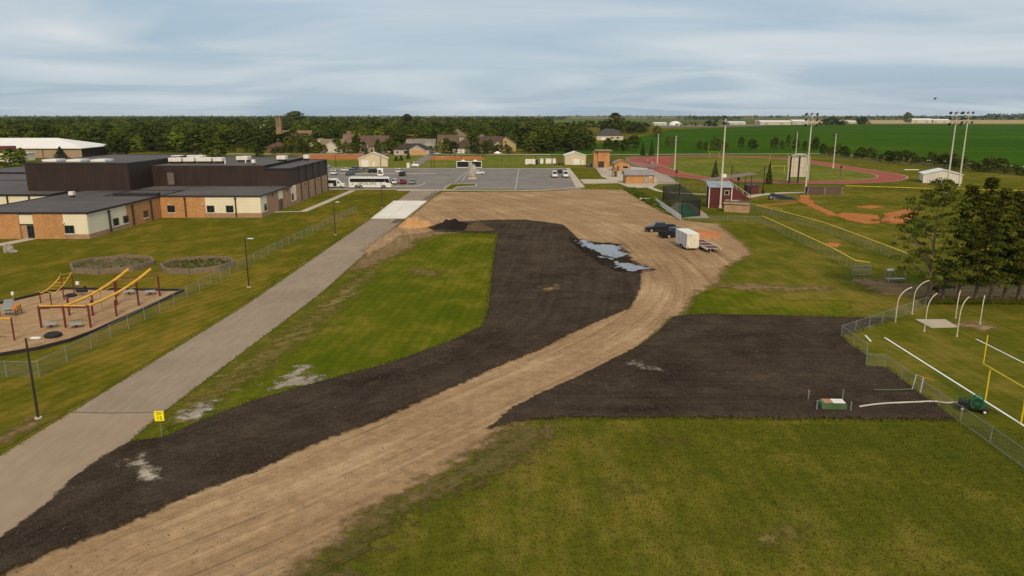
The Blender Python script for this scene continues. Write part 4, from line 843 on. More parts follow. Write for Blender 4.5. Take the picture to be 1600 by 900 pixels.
# tall floodlight masts
M_pole = plain('pale_pole', (.60, .54, .44), .5, var=.1)
def mast(label, px, py, ptop, rows=3, cols=3, lean=0.0, grp=None, side=False):
    p = at(px, py); h = hgt(ptop, p.y); r = thing('floodlight_mast', label, 'light pole', p, 0)
    MB().tube([(0, 0, 0), (lean*h, 0, h)], [.26, .13], 10).build('pole', M_pole, r); MB().cyl((0, 0, 0), .45, .5, 12).build('footing', M_kerb, r)
    for i in range(rows):
        z = h-.5-i*1.5; x0 = lean*z; wd = 1.55*(cols-1)/2
        c = MB().box(x0-wd if not side else x0-.06, x0+wd if not side else x0+.06, -.06 if not side else -wd, .06 if not side else wd, z-.06, z+.06).build('crossarm', M_galv, r)
        for k in range(cols):
            u = -wd+k*1.55; m = MB(); 
            q = (x0+u, -.1, z+.15) if not side else (x0-.1, u, z+.15)
            m.tube([q, (q[0]-(.3 if side else .0), q[1]-(.0 if side else -.55), q[2]-.35)], [.2, .38], 10); m.build('floodlight', M_black, c)
    return r
mast('pale floodlight mast standing in front of the red press box', 1125, 325, 179, 2, 2, 0, None, True)
mast('pale floodlight mast rising beside the scoreboard', 1258, 303, 175, 3, 3)
mast('pale floodlight mast behind the right-hand trees, nearer the diamond', 1478, 306, 173, 3, 3)
mast('pale floodlight mast behind the white field shed', 1498, 291, 173, 3, 3)
mast('slim floodlight mast at the edge of the running track, nearer the restrooms', 1054, 266, 212, 2, 2)
mast('slim floodlight mast by the far corner of the red track apron', 1027, 255, 209, 2, 2)
mast('slim floodlight mast inside the track near its right-hand bend', 1301.5, 263, 209, 2, 2)
mast('slim floodlight mast seen above the scoreboard at the far bend', 1243, 245, 206, 2, 2)
for k, (px, py, pt, lb) in enumerate([(525, 262, 243, 'thin dark lamp pole by the parked cars and clay infield'), (674, 262, 247, 'first thin dark pole at the far edge of the parking lot'), (678.5, 262, 247, 'second thin dark pole at the far edge of the parking lot'), (595, 261, 242, 'thin dark pole beside the cream storage garage'), (862, 257, 243, 'thin dark pole behind the two vans'), (836, 255, 243, 'thin dark pole behind the cargo trailers')]):
    p = at(px, py); h = hgt(pt, p.y); r = thing('lamp_pole', lb, 'pole', p); MB().tube([(0, 0, 0), (0, 0, h)], [.13, .09], 8).build('post', M_lp, r); MB().bbox(-.1, .8, -.15, .15, h, h+.12, .03).build('lamp_head', M_lp, r)
for k, (px, py, pt, lb) in enumerate([(1056, 292, 265, 'thin dark post standing in the grass left of the press box'), (1152, 309, 276, 'slim dark post in front of the grandstand'), (1313, 276, 259, 'slim dark post with small plate inside the track bend')]):
    p = at(px, py); h = hgt(pt, p.y); r = thing('slim_post', lb, 'post', p); MB().tube([(0, 0, 0), (0, 0, h)], .07, 8).build('post', M_black, r); MB().box(-.35, .35, -.04, -.0, h-1.0, h).build('plate', M_black, r)
# backstop net
a, b = at(1141, 302), at(1192, 303); r = thing('backstop_net', 'sagging black backstop net hung between two dark poles behind the plate', 'net', a); d = b-a; hb = hgt(259, a.y)
for q, hh in ((Vector((0, 0, 0)), hb), (d, hb)): MB().tube([q, q+Vector((0, 0, hh))], .13, 8).build('post', M_black, r)
MB().cyl((d.x, d.y, 0), .4, 1.2, 10).build('post_pad', M_black, r)
for k in range(10):
    sag = lambda t: hb-.3-2.4*4*t*(1-t)
    panel(r, d*(k/10), d*((k+1)/10), .3, sag(k/10), M_net2, 'net_panel', .3, sag((k+1)/10))
MB().tube([d*(k/16)+Vector((0, 0, sag(k/16))) for k in range(17)], .05, 6).build('net_rope', M_black, r)
# scoreboard seen from behind
p = at(1246, 286.5); SBD = thing('scoreboard', 'large pale scoreboard seen from behind on three dark posts', 'scoreboard', p); w_ = 6.9; zt = hgt(246, p.y); zb = hgt(276, p.y)
for x in (-2.9, 0, 2.9): MB().box(x-.22, x+.22, -.35, .0, 0, zt+.5).build('post', M_black, SBD)
M_sb = plain('pale_panel_back', (.58, .50, .38), .7, var=.1)
for i in range(4):
    for k in range(4):
        MB().box(-w_/2+k*w_/4+.05, -w_/2+(k+1)*w_/4-.05, .03+(.06 if (i+k) % 3 == 0 else 0), .30, zb+(zt-zb)*i/4+.04, zb+(zt-zb)*(i+1)/4-.04).build('back_panel', M_sb, SBD)
for i in range(5): MB().box(-w_/2, w_/2, -.06, .025, zb+(zt-zb)*i/4-.06, zb+(zt-zb)*i/4+.06).build('stringer', M_sb, SBD)
for s_ in (-1, 1): MB().box(s_*w_/2-.12, s_*w_/2+.12, -.08, .28, zb-1.4, zt).build('edge_frame', M_sb, SBD)
MB().tube([(-w_/2+w_*k/10, .1, zt+.2+.9*math.sin(math.pi*k/10)) for k in range(11)], .1, 6).build('arched_top', M_white, SBD)
for k in range(1, 10): MB().tube([(-w_/2+w_*k/10, .1, zt), (-w_/2+w_*k/10+.25, .1, zt+.2+.9*math.sin(math.pi*k/10))], .05, 6).build('truss_bar', M_white, SBD)
for x in (-1.4, -.3, .3): MB().cyl((x, -.1, zt+.55), .42, .2, 12, 'y').build('top_disc', M_grey, SBD)
# football goalposts
def goal(label, base, az, cw=7.1, ch=3.05, up=6.0, r_=.06, side2=True, upl=None):
    r = thing('goal_post', label, 'goal', base, az)
    MB().tube([(-cw/2+1.0, 0, 0), (-cw/2+1.0, 0, ch)], r_, 10).build('post', YEL, r); MB().tube([(cw/2-1.0, 0, 0), (cw/2-1.0, 0, ch)], r_, 10).build('post', YEL, r)
    MB().tube([(-cw/2, 0, ch), (cw/2, 0, ch)], r_*.95, 10).build('crossbar', YEL, r)
    for s_ in (-1, 1): MB().tube([(s_*cw/2, 0, ch-.05), (s_*cw/2, 0, ch+(upl or up))], r_*.8, 10).build('upright', YEL, r)
a, b = at(1539.5, 625), at(1595, 662); mid = (a+b)/2; dv = (b-a); 
goal('yellow two-legged football goal post beside the white field line', mid, math.atan2(dv.y, dv.x), dv.length+2.0, 2.75, 0, upl=2.4)
p = at(1116, 247); goal('thin yellow goal post at the far end of the track infield', p, 0, 7, 3.2, 4)
p = at(1215, 272.5); goal('thin yellow goal post at the near end of the track infield', p, 0, 7, 3.2, 4.5)
# discus cage poles
def hoop(label, px, py, ptop, out, hh=None):
    p = at(px, py); h = hh or hgt(ptop, p.y); r = thing('cage_pole', label, 'pole', p, 0, 'curved poles of the throwing cage')
    o = Vector(out); pts = [Vector((0, 0, 0)), Vector((0, 0, h*.55))]+[Vector((0, 0, h*.55))+Vector((0, 0, h*.45*math.sin(t)))+Vector((o.x, o.y, 0))*(1-math.cos(t)) for t in np.linspace(.25, 1.35, 6)]
    MB().tube(pts, .045, 8).build('pole', plain('pale_cage_pole', (.66, .58, .44), .5), r); MB().cyl((0, 0, 0), .12, .08, 10).build('base_plate', M_kerb, r)
LBH = 'pale pole with outward-bent top standing round the concrete throwing pad'
for px, py, pt, o in [(1399, 503, 449, (1.9, .3)), (1425, 491, 438, (2.0, .2)), (1444, 518, 459, (1.3, .4)), (1495, 526, 464, (1.1, .3)), (1493, 497, 455, (.4, .4)), (1531, 507, 462, (.3, .3))]: hoop(LBH, px, py, pt, o)
# batting cage
BC = thing('batting_cage', 'black net batting cage on dark posts over green turf', 'batting cage', at(1064, 340)); b0 = at(1064, 340)
cpx = [(1036, 313), (1061, 310), (1093, 338), (1065, 340.5)]; cp = [at(*q)-b0 for q in cpx]
for q in cp: MB().tube([q, q+Vector((0, 0, 4.0))], .15, 10).build('post', M_black, BC)
for k in range(4):
    a, b = cp[k], cp[(k+1)%4]
    for i in range(4): panel(BC, a.lerp(b, i/4), a.lerp(b, (i+1)/4), .1, 3.8 if k != 3 else 3.6, M_net, 'net_panel')
    MB().tube([a+Vector((0, 0, 3.9)), b+Vector((0, 0, 3.9))], .04, 6).build('cable', M_black, BC)
me = bpy.data.meshes.new('net_roof'); me.from_pydata([tuple(q+Vector((0, 0, 3.75))) for q in cp], [], [(0, 1, 2, 3)]); uv = me.uv_layers.new(name='UVMap')
for i in range(4): uv.data[i].uv = (cp[i].x, cp[i].y)
me.materials.append(M_net2); link('net_roof', me, BC)
# white banner fence along the cage
a, b = at(1024, 317), at(1064, 346); WF = thing('banner_fence', 'row of white printed banners on a low fence beside the batting cage', 'fence', a); d = b-a
for k in range(9):
    p, q = d*(k/9+.004), d*((k+1)/9-.012); n = Vector((-d.y, d.x, 0)).normalized()*.02
    m = MB(); m.add([p-n+Vector((0, 0, .15)), q-n+Vector((0, 0, .15)), q+n+Vector((0, 0, .15)), p+n+Vector((0, 0, .15)), p-n+Vector((0, 0, 1.35)), q-n+Vector((0, 0, 1.35)), q+n+Vector((0, 0, 1.35)), p+n+Vector((0, 0, 1.35))], [(0,3,2,1),(4,5,6,7),(0,1,5,4),(1,2,6,5),(2,3,7,6),(3,0,4,7)])
    s = NT('banner_print_%d' % k); st = s.noise(1.6+k*.1, 3, .7, s.pos((1, 1, 1.6))); bm_ = m.build('banner', s.done(s.mix(s.mr(st, .58, .64), (.80, .77, .70), (.16, .16, .16)), .7), WF)
for k in range(10): MB().tube([d*(k/9), d*(k/9)+Vector((0, 0, 1.45))], .04, 8).build('post', M_galv, WF)
MB().box(0, .9, -.25, .25, 0, .02).build('ground_strip', M_kerb, WF)
# covered tarp
TP = thing('tarp_roll', 'black tarpaulin heap with a roller beside the home plate circle', 'tarp', at(1217, 311)); m = MB()
nx_, ny_ = 18, 8; m.v = []
for j in range(ny_+1):
    for i in range(nx_+1):
        u, v_ = i/nx_, j/ny_; z = (1-abs(v_*2-1)**2.2)*(1.9-1.5*u**.8)*(.85+.3*random.random()) if 0 < i < nx_ and 0 < j < ny_ else 0
        m.v.append((-2.6+u*7.0, -1.4+v_*3.0-u*.4, z))
m.f = [(j*(nx_+1)+i, j*(nx_+1)+i+1, (j+1)*(nx_+1)+i+1, (j+1)*(nx_+1)+i) for j in range(ny_) for i in range(nx_)]
m.build('sheet', plain('black_tarp', (.012, .012, .012), .35), TP, smooth=True); MB().cyl((-2.7, -1.5, .62), .6, .5, 18, 'y').build('roller', M_black, TP); MB().cyl((-2.7, -1.53, .62), .34, .56, 18, 'y').build('roller_hub', M_grey, TP)
# ================================================================== PLAYGROUND
M_mar = plain('maroon_steel', (.13, .022, .022), .4, spec=.5); M_ylw = plain('yellow_plastic', (.74, .40, .025), .4); M_timb = plain('black_edging', (.022, .019, .017), .8); M_ply = plain('grey_plate', (.32, .30, .27), .8)
EDG = thing('playground_border', 'low black plastic border around the wood-chip playground', 'border', (PLAY[0].x, PLAY[0].y, 0)); o_ = Vector(EDG.location)
for a, b in zip(PLAY, PLAY[1:]+PLAY[:1]):
    n = max(1, round((b-a).length/2.6)); d = (b-a).normalized(); nn = Vector((-d.y, d.x, 0))*.09
    for k in range(n):
        p, q = a.lerp(b, k/n)-o_+d*.01, a.lerp(b, (k+1)/n)-o_-d*.01
        MB().prism([tuple((p-nn)[:2]), tuple((q-nn)[:2]), tuple((q+nn)[:2]), tuple((p+nn)[:2])], -.1, .36+random.uniform(-.01, .01), 'z').build('edging_block', M_timb, EDG)
def G3(px, py, z): return at(px, py, z)
# main overhead climber: two sloping yellow beams on maroon posts
CL = thing('overhead_climber', 'large maroon and yellow overhead climber with two rising yellow beams', 'climber', at(110, 512)); co = Vector(CL.location)
def cpost(px, py, h, r_=.115): p = at(px, py)-co; MB().tube([p, p+Vector((0, 0, h))], r_, 10).build('post', M_mar, CL); return p
P1 = cpost(65, 513, 2.55); P2 = cpost(103, 513, 2.55); P3 = cpost(142, 513, 2.6); P4 = cpost(109, 494, 2.3); P5 = cpost(145.5, 494.5, 1.9); P6 = cpost(182.5, 495.5, 2.0)
P7 = cpost(183, 478, 3.2); P8 = cpost(217, 478.5, 3.3); P9 = cpost(250, 463.5, 2.75); P10 = cpost(145.5, 478, 1.7); P11 = cpost(184, 463, 2.7)
def beam(pts, r_, nm='beam', mt=None, n=10): MB().tube([Vector(q) for q in pts], r_, n).build(nm, mt or M_ylw, CL)
up = lambda p, z: p+Vector((0, 0, z))
beam([up(P1, 2.35), up(P2, 2.35), up(P3, 2.35)], .09, 'crossbeam', M_mar); beam([up(P1, 2.5), up(P2, 2.52), up(P2, 2.52).lerp(up(P3, 2.52), .9)], .07, 'rail')
T1 = up(P11, 4.2)-Vector((-.7, 0, 0)); T2 = up(P8, 4.4)+Vector((.6, 1.6, 0))
def curve(a, b, sag): return [a.lerp(b, t)-Vector((0, 0, sag*4*t*(1-t))) for t in np.linspace(0, 1, 9)]
beam(curve(up(P2, 2.5)+Vector((.2, 0, 0)), up(P7, 3.6)+Vector((.8, 2.0, .5)), .45), .15, 'sloping_beam'); beam(curve(up(P3, 2.5), up(P8, 3.7)+Vector((.8, 2.2, .4)), .45), .15, 'sloping_beam')
beam([up(P7, 3.15)+Vector((0, 1.5, 0)), up(P8, 3.25)+Vector((0, 1.5, 0)), up(P9, 2.9)], .06, 'crossbeam', M_mar)
for a, b in ((P7, up(P7, 0)), ): pass
for a, b in ((P5, P7), (P6, P8)): beam(curve(up(a, 2.0), up(b, 2.4), -.25), .035, 'arch_rail', M_ylw, 6)
for k in range(6):
    q = up(P2, 2.45).lerp(up(P7, 3.9), .15+k*.14); q2 = up(P3, 2.45).lerp(up(P8, 4.0), .15+k*.14); beam([q-Vector((0, 0, .35)), q2-Vector((0, 0, .35))], .025, 'rung', M_mar, 6) if k % 2 else None
beam([at(161, 489)-co, up(at(161, 489)-co, 2.7)], .02, 'hanging_pole', M_mar, 6); beam([up(P1, 2.3), up(P1, 2.3)+Vector((1.0, .3, -.05))], .14, 'turning_bar', M_mar)
# arched ladder at the back
AL = thing('arched_ladder', 'yellow arched ladder hung between tall maroon posts at the back of the playground', 'climber', at(100, 470)); ao = Vector(AL.location)
def apost(px, py, h): p = at(px, py)-ao; MB().tube([p, p+Vector((0, 0, h))], .075, 10).build('post', M_mar, AL); MB().cyl(p+Vector((0, 0, h)), .085, .12, 10, 'z', .03).build('post_cap', M_grey, AL); return p
Q1 = apost(64, 474.5, 1.5); Q2 = apost(81, 479.5, 1.75); Q3 = apost(100.5, 469.5, 3.35); Q4 = apost(117, 464.5, 3.0)
for a, b in ((Q1, Q3), (Q2, Q4)): MB().tube([up(a, 1.3).lerp(up(b, 3.2), t)-Vector((0, 0, 1.3*t*(1-t))) for t in np.linspace(0, 1, 10)], .045, 8).build('side_rail', M_ylw, AL)
for t in np.linspace(.08, 1, 7):
    a_ = up(Q1, 1.3).lerp(up(Q3, 3.2), t)-Vector((0, 0, 1.3*t*(1-t))); b_ = up(Q2, 1.3).lerp(up(Q4, 3.2), t)-Vector((0, 0, 1.3*t*(1-t))); MB().tube([a_, b_], .022, 6).build('rung', M_ylw, AL)
# small play house at the left edge, with its slanted roof panel
PH = thing('play_structure', 'small play structure with slanted grey roof panel and orange side at the playground edge', 'playhouse', at(16, 494)); po = Vector(PH.location)
for x, y, h in ((-.9, -.3, 1.0), (.9, -.3, 1.0), (-.9, .7, 1.3), (.9, .7, 1.3)): MB().tube([(x, y, 0), (x, y, h)], .05, 8).build('leg', M_mar, PH)
MB().add([(-.95, .75, 1.75), (.15, .85, 1.85), (.55, -.35, .95), (-.5, -.45, .9), (-.95, .75, 1.69), (.15, .85, 1.79), (.55, -.35, .89), (-.5, -.45, .84)], [(0,1,2,3),(7,6,5,4),(0,4,5,1),(1,5,6,2),(2,6,7,3),(3,7,4,0)]).build('slanted_panel', plain('grey_panel', (.22, .23, .22), .6), PH)
MB().box(.5, 1.05, -.3, .5, .75, 1.25).build('orange_panel', plain('orange_panel', (.55, .21, .03), .5), PH); MB().box(-.9, .9, -.3, .7, .55, .62).build('deck', M_ply, PH)
MB().tube([(.1, .8, 1.7), (.1, .8, 2.35)], .03, 6).build('mast', M_grey, PH); MB().bbox(-.02, .22, .7, .9, 2.3, 2.7, .03).build('white_finial', M_white, PH)
LB = thing('balance_rail', 'yellow rail on a maroon post leading out of the playground', 'climber', at(23, 533)); MB().tube([(0, 0, 0), (0, 0, 2.5)], .085, 10).build('post', M_mar, LB); MB().tube([(-5, .4, 2.15), (-2, .2, 2.3), (0, 0, 2.42)], .09, 8).build('rail', M_ylw, LB); MB().tube([(-5, .5, 0), (-5, .5, 2.3)], .085, 8).build('post', M_mar, LB)
CB = thing('curved_bar', 'low dark curved balance bar lying in the wood chips', 'bar', at(2, 530)); MB().tube([(-1.2, .1, .1), (-.4, -.1, .22), (.2, -.05, .3), (.45, .2, .25)], .035, 6).build('bar', M_mar, CB)
for k, (px, py, lb) in enumerate([(80.5, 513, 'square grey step platform near the big tyre, further from the tyre'.replace('further from the tyre', 'left of two')), (119.5, 513, 'square grey step platform on a stub post beside the maroon climber legs'), (202, 461, 'square grey step platform under the high end of the yellow beams'), (235, 461.5, 'square grey step platform near the pointed end of the playground')]):
    r = thing('step_platform', ['square grey step platform just behind the big tyre', lb, lb, lb][k], 'platform', at(px, py), R(20))
    MB().tube([(0, 0, 0), (0, 0, .5)], .11, 10).build('post', M_mar, r); MB().bbox(-.62, .62, -.5, .5, .5, .6, .03).build('plate', M_ply, r)
M_tyre = plain('tyre_rubber', (.022, .021, .020), .8, bump=.3)
def torus(R1, r1, n=28, k=12, flat_=1.0, fill=None):
    m = MB(); m.v = [((R1+r1*math.cos(b))*math.cos(a), (R1+r1*math.cos(b))*math.sin(a), r1*flat_*math.sin(b)) for a in [2*math.pi*i/n for i in range(n)] for b in [2*math.pi*j/k for j in range(k)]]
    m.f = [(i*k+j, ((i+1)%n)*k+j, ((i+1)%n)*k+(j+1)%k, i*k+(j+1)%k) for i in range(n) for j in range(k)]; return m
def tyre(label, px, py, Rr, rr, fl):
    p = at(px, py); r = thing('play_ring', label, 'tyre', p); MB.build(torus(Rr, rr, 32, 10, fl), 'tyre', M_tyre, r, (0, 0, rr*fl), smooth=True)
    for k in range(24):
        t = 2*math.pi*k/24; m = MB(); c, s_ = math.cos(t), math.sin(t); Ro = Rr+rr
        m.add([(c*(Ro-.04)-s_*.03, s_*(Ro-.04)+c*.03, rr*fl*.5), (c*(Ro-.04)+s_*.03, s_*(Ro-.04)-c*.03, rr*fl*.5), (c*(Ro+.03)+s_*.03, s_*(Ro+.03)-c*.03, rr*fl*.6), (c*(Ro+.03)-s_*.03, s_*(Ro+.03)+c*.03, rr*fl*.6), (c*(Ro-.04)-s_*.03, s_*(Ro-.04)+c*.03, rr*fl*1.4), (c*(Ro-.04)+s_*.03, s_*(Ro-.04)-c*.03, rr*fl*1.4), (c*(Ro+.03)+s_*.03, s_*(Ro+.03)-c*.03, rr*fl*1.4), (c*(Ro+.03)-s_*.03, s_*(Ro+.03)+c*.03, rr*fl*1.4)], [(0,3,2,1),(4,5,6,7),(0,1,5,4),(1,2,6,5),(2,3,7,6),(3,0,4,7)]); m.build('tread_lug', M_tyre, r)
tyre('big black tractor tyre lying flat on the wood chips', 83.5, 527, .56, .24, 1.05); tyre('smaller black tyre lying behind the maroon climber posts', 111, 464, .45, .2, 1.0)
r = thing('spring_rider', 'dark spring rider toy with white topper beside the smaller tyre', 'play equipment', at(129, 463)); MB().tube([(.1*math.cos(k), .1*math.sin(k), k*.045) for k in range(13)], .02, 6).build('spring', M_black, r); MB().bbox(-.7, .7, -.2, .2, .55, .95, .08).build('body', M_timb, r); MB().bbox(.3, .6, -.16, .16, .95, 1.35, .06).build('head', M_timb, r)
r = thing('play_post', 'thin post with a white topper behind the climber', 'post', at(123, 458)); MB().tube([(0, 0, 0), (0, 0, 1.1)], .04, 6).build('post', M_mar, r); MB().bbox(-.2, .2, -.12, .12, 1.1, 1.55, .04).build('topper', M_white, r)
# octagonal timber planters
M_tim = plain('weathered_timber', (.20, .145, .092), .9, var=.3, scale=2.5, bump=.4); M_bed = grass_mat('planter_weeds', (.075, .072, .025), (.13, .105, .05), (.19, .14, .085), .9, .02)
def planter(label, px0, px1, py):
    a, b = at(px0, py), at(px1, py); c = (a+b)/2; Rr = (b-a).length/2*1.02; r = thing('timber_planter', label, 'planter', (c.x, c.y, 0), R(11))
    for k in range(8):
        t0, t1 = 2*math.pi*k/8, 2*math.pi*(k+1)/8; p, q = Vector((math.cos(t0), math.sin(t0), 0))*Rr, Vector((math.cos(t1), math.sin(t1), 0))*Rr
        d = (q-p).normalized(); nn = Vector((-d.y, d.x, 0))*.14; p = p+d*.02; q = q-d*.02
        for j in range(3):
            js = random.uniform(-.02, .02)
            MB().prism([tuple((p-nn*(1+js))[:2]), tuple((q-nn*(1+js))[:2]), tuple((q+nn)[:2]), tuple((p+nn)[:2])], j*.27+.0, j*.27+.255, 'z').build('timber', M_tim, r)
    m = MB(); n = 32; m.v = [(0, 0, .3)]+[(rr*Rr*math.cos(2*math.pi*k/n), rr*Rr*math.sin(2*math.pi*k/n), .28+.1*random.random()) for rr in (.35, .65, .92) for k in range(n)]
    m.f = [(0, 1+k, 1+(k+1)%n) for k in range(n)]+[(1+i*n+k, 1+(i+1)*n+k, 1+(i+1)*n+(k+1)%n, 1+i*n+(k+1)%n) for i in range(2) for k in range(n)]
    m.build('weed_bed', M_bed, r, smooth=True)
    return c, Rr
PLN = [planter('octagonal timber planter with bare patches, nearer the boulder', 118, 235, 417), planter('octagonal timber planter full of weeds, nearer the fence', 256, 363, 417.5)]
# boulder
def rock(seed, n=10, k=14, sx=1, sy=1, sz=1, amp=.3):
    rg = np.random.default_rng(seed); m = MB(); ph = rg.uniform(0, 6.28, 6)
    m.v = []; 
    for i in range(n+1):
        th = math.pi*i/n
        for j in range(k):
            a = 2*math.pi*j/k; d = 1+amp*(.5*math.sin(2*a+ph[0]+th)+.35*math.sin(3*th+ph[1]+a)+.3*math.sin(5*a+ph[2]-3*th))+rg.uniform(-.07, .07)
            m.v.append((sx*d*math.sin(th)*math.cos(a), sy*d*math.sin(th)*math.sin(a), sz*d*math.cos(th)))
    m.f = [(i*k+j, (i+1)*k+j, (i+1)*k+(j+1)%k, i*k+(j+1)%k) for i in range(n) for j in range(k)]; return m
M_rock = plain('field_stone', (.30, .25, .20), .9, var=.3, scale=1.4, bump=.6)
r = thing('boulder', 'rough pale boulder with a low spur on the school lawn', 'rock', at(14, 395)); rock(4, 10, 14, .75, .7, .8).build('stone', M_rock, r, (0, 0, .55)); rock(5, 8, 10, .7, .4, .3).build('spur', M_rock, r, (.9, -.1, .15))
p = at(738, 279.5); r = thing('stone_monument', 'tall jagged grey stone monument in the middle of the parking lot', 'monument', p); rock(11, 14, 16, 1.3, 1.0, 2.7, .35).build('stone', plain('grey_stone', (.36, .33, .28), .9, var=.3, scale=.9, bump=.6), r, (-.1, 0, 2.5)); MB().bbox(-1.5, 1.5, -1.2, 1.2, 0, .5, .06).build('plinth', M_kerb, r)
# speed sign
p = at(253, 685); SG = thing('speed_sign', 'bright yellow speed sign on a thin post beside the road', 'sign', p, R(8)); MB().tube([(0, 0, 0), (0, 0, 2.1)], .025, 6).build('post', M_galv, SG)
s = NT('sign_yellow'); s.b.inputs['Emission Strength'].default_value = 0; pl_ = MB().bbox(-.32, .32, -.045, -.03, 1.35, 2.1, .004).build('plate', s.done((.95, .83, .01), .45), SG)
M_ink = plain('black_ink', (.02, .02, .015), .6)
for txt, sz, z in (('SPEED', .15, 1.97), ('LIMIT', .15, 1.84), ('15', .40, 1.56)):
    me = text_mesh(txt, sz); me.materials.append(M_ink); o = link('lettering', me, pl_); o.rotation_euler = (R(90), 0, 0); o.location = (0, -.049, z)
# transformer, bollards, pad, hose
p = at(1300, 641); TF = thing('transformer_box', 'green transformer cabinet with pale lid on the topsoil plot', 'utility box', p, R(-4)); M_grn = plain('utility_green', (.075, .135, .06), .55)
MB().prism([(-.95, .05), (.95, .05), (.95, .62), (.85, .74), (-.8, .74), (-.95, .66)], -.4, .45, 'y').build('cabinet', M_grn, TF); MB().bbox(-.1, .84, -.36, .42, .742, .80, .02).build('lid', M_white, TF); MB().bbox(-.78, -.13, -.36, .42, .742, .79, .02).build('rusty_lid', plain('rust_lid', (.42, .20, .09), .7), TF); MB().box(-1.0, 1.0, -.5, .5, 0, .05).build('base', M_kerb, TF)
rock(21, 6, 12, .55, .32, .12, .2).build('sand_pad_heap', plain('pale_sand', (.60, .50, .36), .95), TF, (1.5, -.15, .06))
for k, (px, py, lb) in enumerate([(1262.5, 627, 'short galvanised bollard standing apart from the green transformer cabinet'), (1275.5, 644, 'short galvanised bollard against the near left corner of the transformer cabinet'.replace('near left corner', 'rusty-lidded end')), (1316, 626.5, 'short galvanised bollard behind the pale-lidded end of the transformer cabinet'), (1328.5, 646.5, 'short galvanised bollard at the sand heap by the transformer cabinet')]):
    r = thing('bollard', lb, 'bollard', at(px, py), 0, 'bollards round the transformer cabinet'); MB().tube([(0, 0, 0), (0, 0, .95)], .05, 10).build('post', M_galv, r); MB().cyl((0, 0, .95), .055, .03, 10, 'z', .03).build('cap', M_galv, r)
hz = [at(1342, 641), at(1352, 639), at(1380, 635.5), at(1420, 634), at(1462, 632), at(1478, 635.5), at(1487, 634), at(1500, 634.5)]
hs_ = smooth_line(hz, 2); r = thing('irrigation_hose', 'pale irrigation hose running from the transformer to the hose reel', 'hose', hz[0]); MB().tube([Vector((q.x-hz[0].x, q.y-hz[0].y, .30)) for q in hs_], .07, 8).build('hose', plain('pale_hose', (.50, .46, .40), .6), r, smooth=True)
gz = [at(1365, 614), at(1400, 614.5), at(1424, 613)]; r = thing('drain_pipe', 'thin green pipe lying on the topsoil near the fence gate', 'pipe', gz[0]); MB().tube([Vector((q.x-gz[0].x, q.y-gz[0].y, .30)) for q in gz], .045, 8).build('pipe', plain('green_pipe', (.09, .14, .07), .6), r)
r = thing('pipe_gate', 'slanted pipe brace with a rusty orange bar leaning on the fence', 'gate', at(1424, 613)); MB().tube([(0, 0, .05), (.75, .9, 1.25)], .04, 8).build('brace', M_galv, r); MB().tube([(.55, -.35, .05), (1.1, .45, 1.1)], .04, 8).build('brace', M_galv, r); MB().tube([(.75, .9, 1.2), (1.7, -.1, 1.05)], .05, 8).build('rusty_bar', plain('rusty_orange', (.42, .20, .05), .8), r)
# hose reel cart
p = at(1521, 642); RC = thing('hose_reel_cart', 'green irrigation hose reel on a black wheeled cart by the fence', 'irrigation reel', p, R(-28)); M_jg = plain('reel_green', (.012, .16, .045), .45)
rr_ = torus(.46, .05, 24, 8)
for y in (-.35, .35):
    ow = rr_.build('reel_rim', M_jg, RC, (.15, y, .75), smooth=True); ow.rotation_euler = (R(90), 0, 0)
    for k in range(6): t = math.pi*k/6; MB().tube([(.15-.46*math.cos(t), y, .75-.46*math.sin(t)), (.15+.46*math.cos(t), y, .75+.46*math.sin(t))], .02, 6).build('spoke', M_jg, RC)
ow = MB().cyl((.15, -.33, .75), .36, .66, 20, 'y').build('hose_coil', M_tyre, RC)
for x in (-.8, .7):
    for y in (-.5, .5): wq = MB().cyl((x, y-.06, .2), .2, .12, 16, 'y').build('wheel', M_black, RC); MB().cyl((x, y-.07, .2), .1, .14, 12, 'y').build('rim', M_white, wq)
MB().box(-1.1, .95, -.42, .42, .28, .38).build('chassis', M_black, RC); MB().tube([(-1.0, 0, .4), (-1.0, 0, .95), (-.5, 0, 1.05)], .05, 8).build('gun_arm', M_black, RC); MB().tube([(-1.5, 0, .85), (-.5, 0, 1.1)], [.03, .06], 8).build('sprinkler_gun', M_jg, RC); MB().tube([(.9, 0, .35), (1.6, -.25, .18)], .04, 8).build('tow_bar', M_black, RC); MB().bbox(-.9, -.35, -.35, .35, .38, .75, .04).build('engine_box', M_black, RC)
# earth stockpiles
def pile(label, px, py, wx, wy, h, mat, seed, n=26, name='earth_pile'):
    p = at(px, py); rg = np.random.default_rng(seed); r = thing(name, label, 'earth pile', p); m = MB(); pk = rg.uniform(-.25, .25, (4, 2)); m.v = []
    g_ = np.linspace(-1, 1, n); X, Y = np.meshgrid(g_, g_); D = np.hypot(X, Y); Hh = np.maximum.reduce([np.clip(1-np.hypot(X-a*1.1, Y-b)*1.25*(1+.15*i), 0, 1)*(1-.12*i) for i, (a, b) in enumerate(pk)])
    Hh = Hh*h*(1+.7*(vnoise(X*4, Y*4, seed)-.5))+.12*(vnoise(X*9+3, Y*9, seed+1)-.5)*(D < .95); Hh[D > .97] = -.05
    m.v = [(a*wx, b*wy, z) for a, b, z in zip(X.ravel(), Y.ravel(), Hh.ravel())]; m.f = [(j*n+i, j*n+i+1, (j+1)*n+i+1, (j+1)*n+i) for j in range(n-1) for i in range(n-1)]
    o = m.build('heap', mat, r, smooth=True); a = o.data.attributes.new('flow', 'FLOAT_VECTOR', 'POINT'); return r
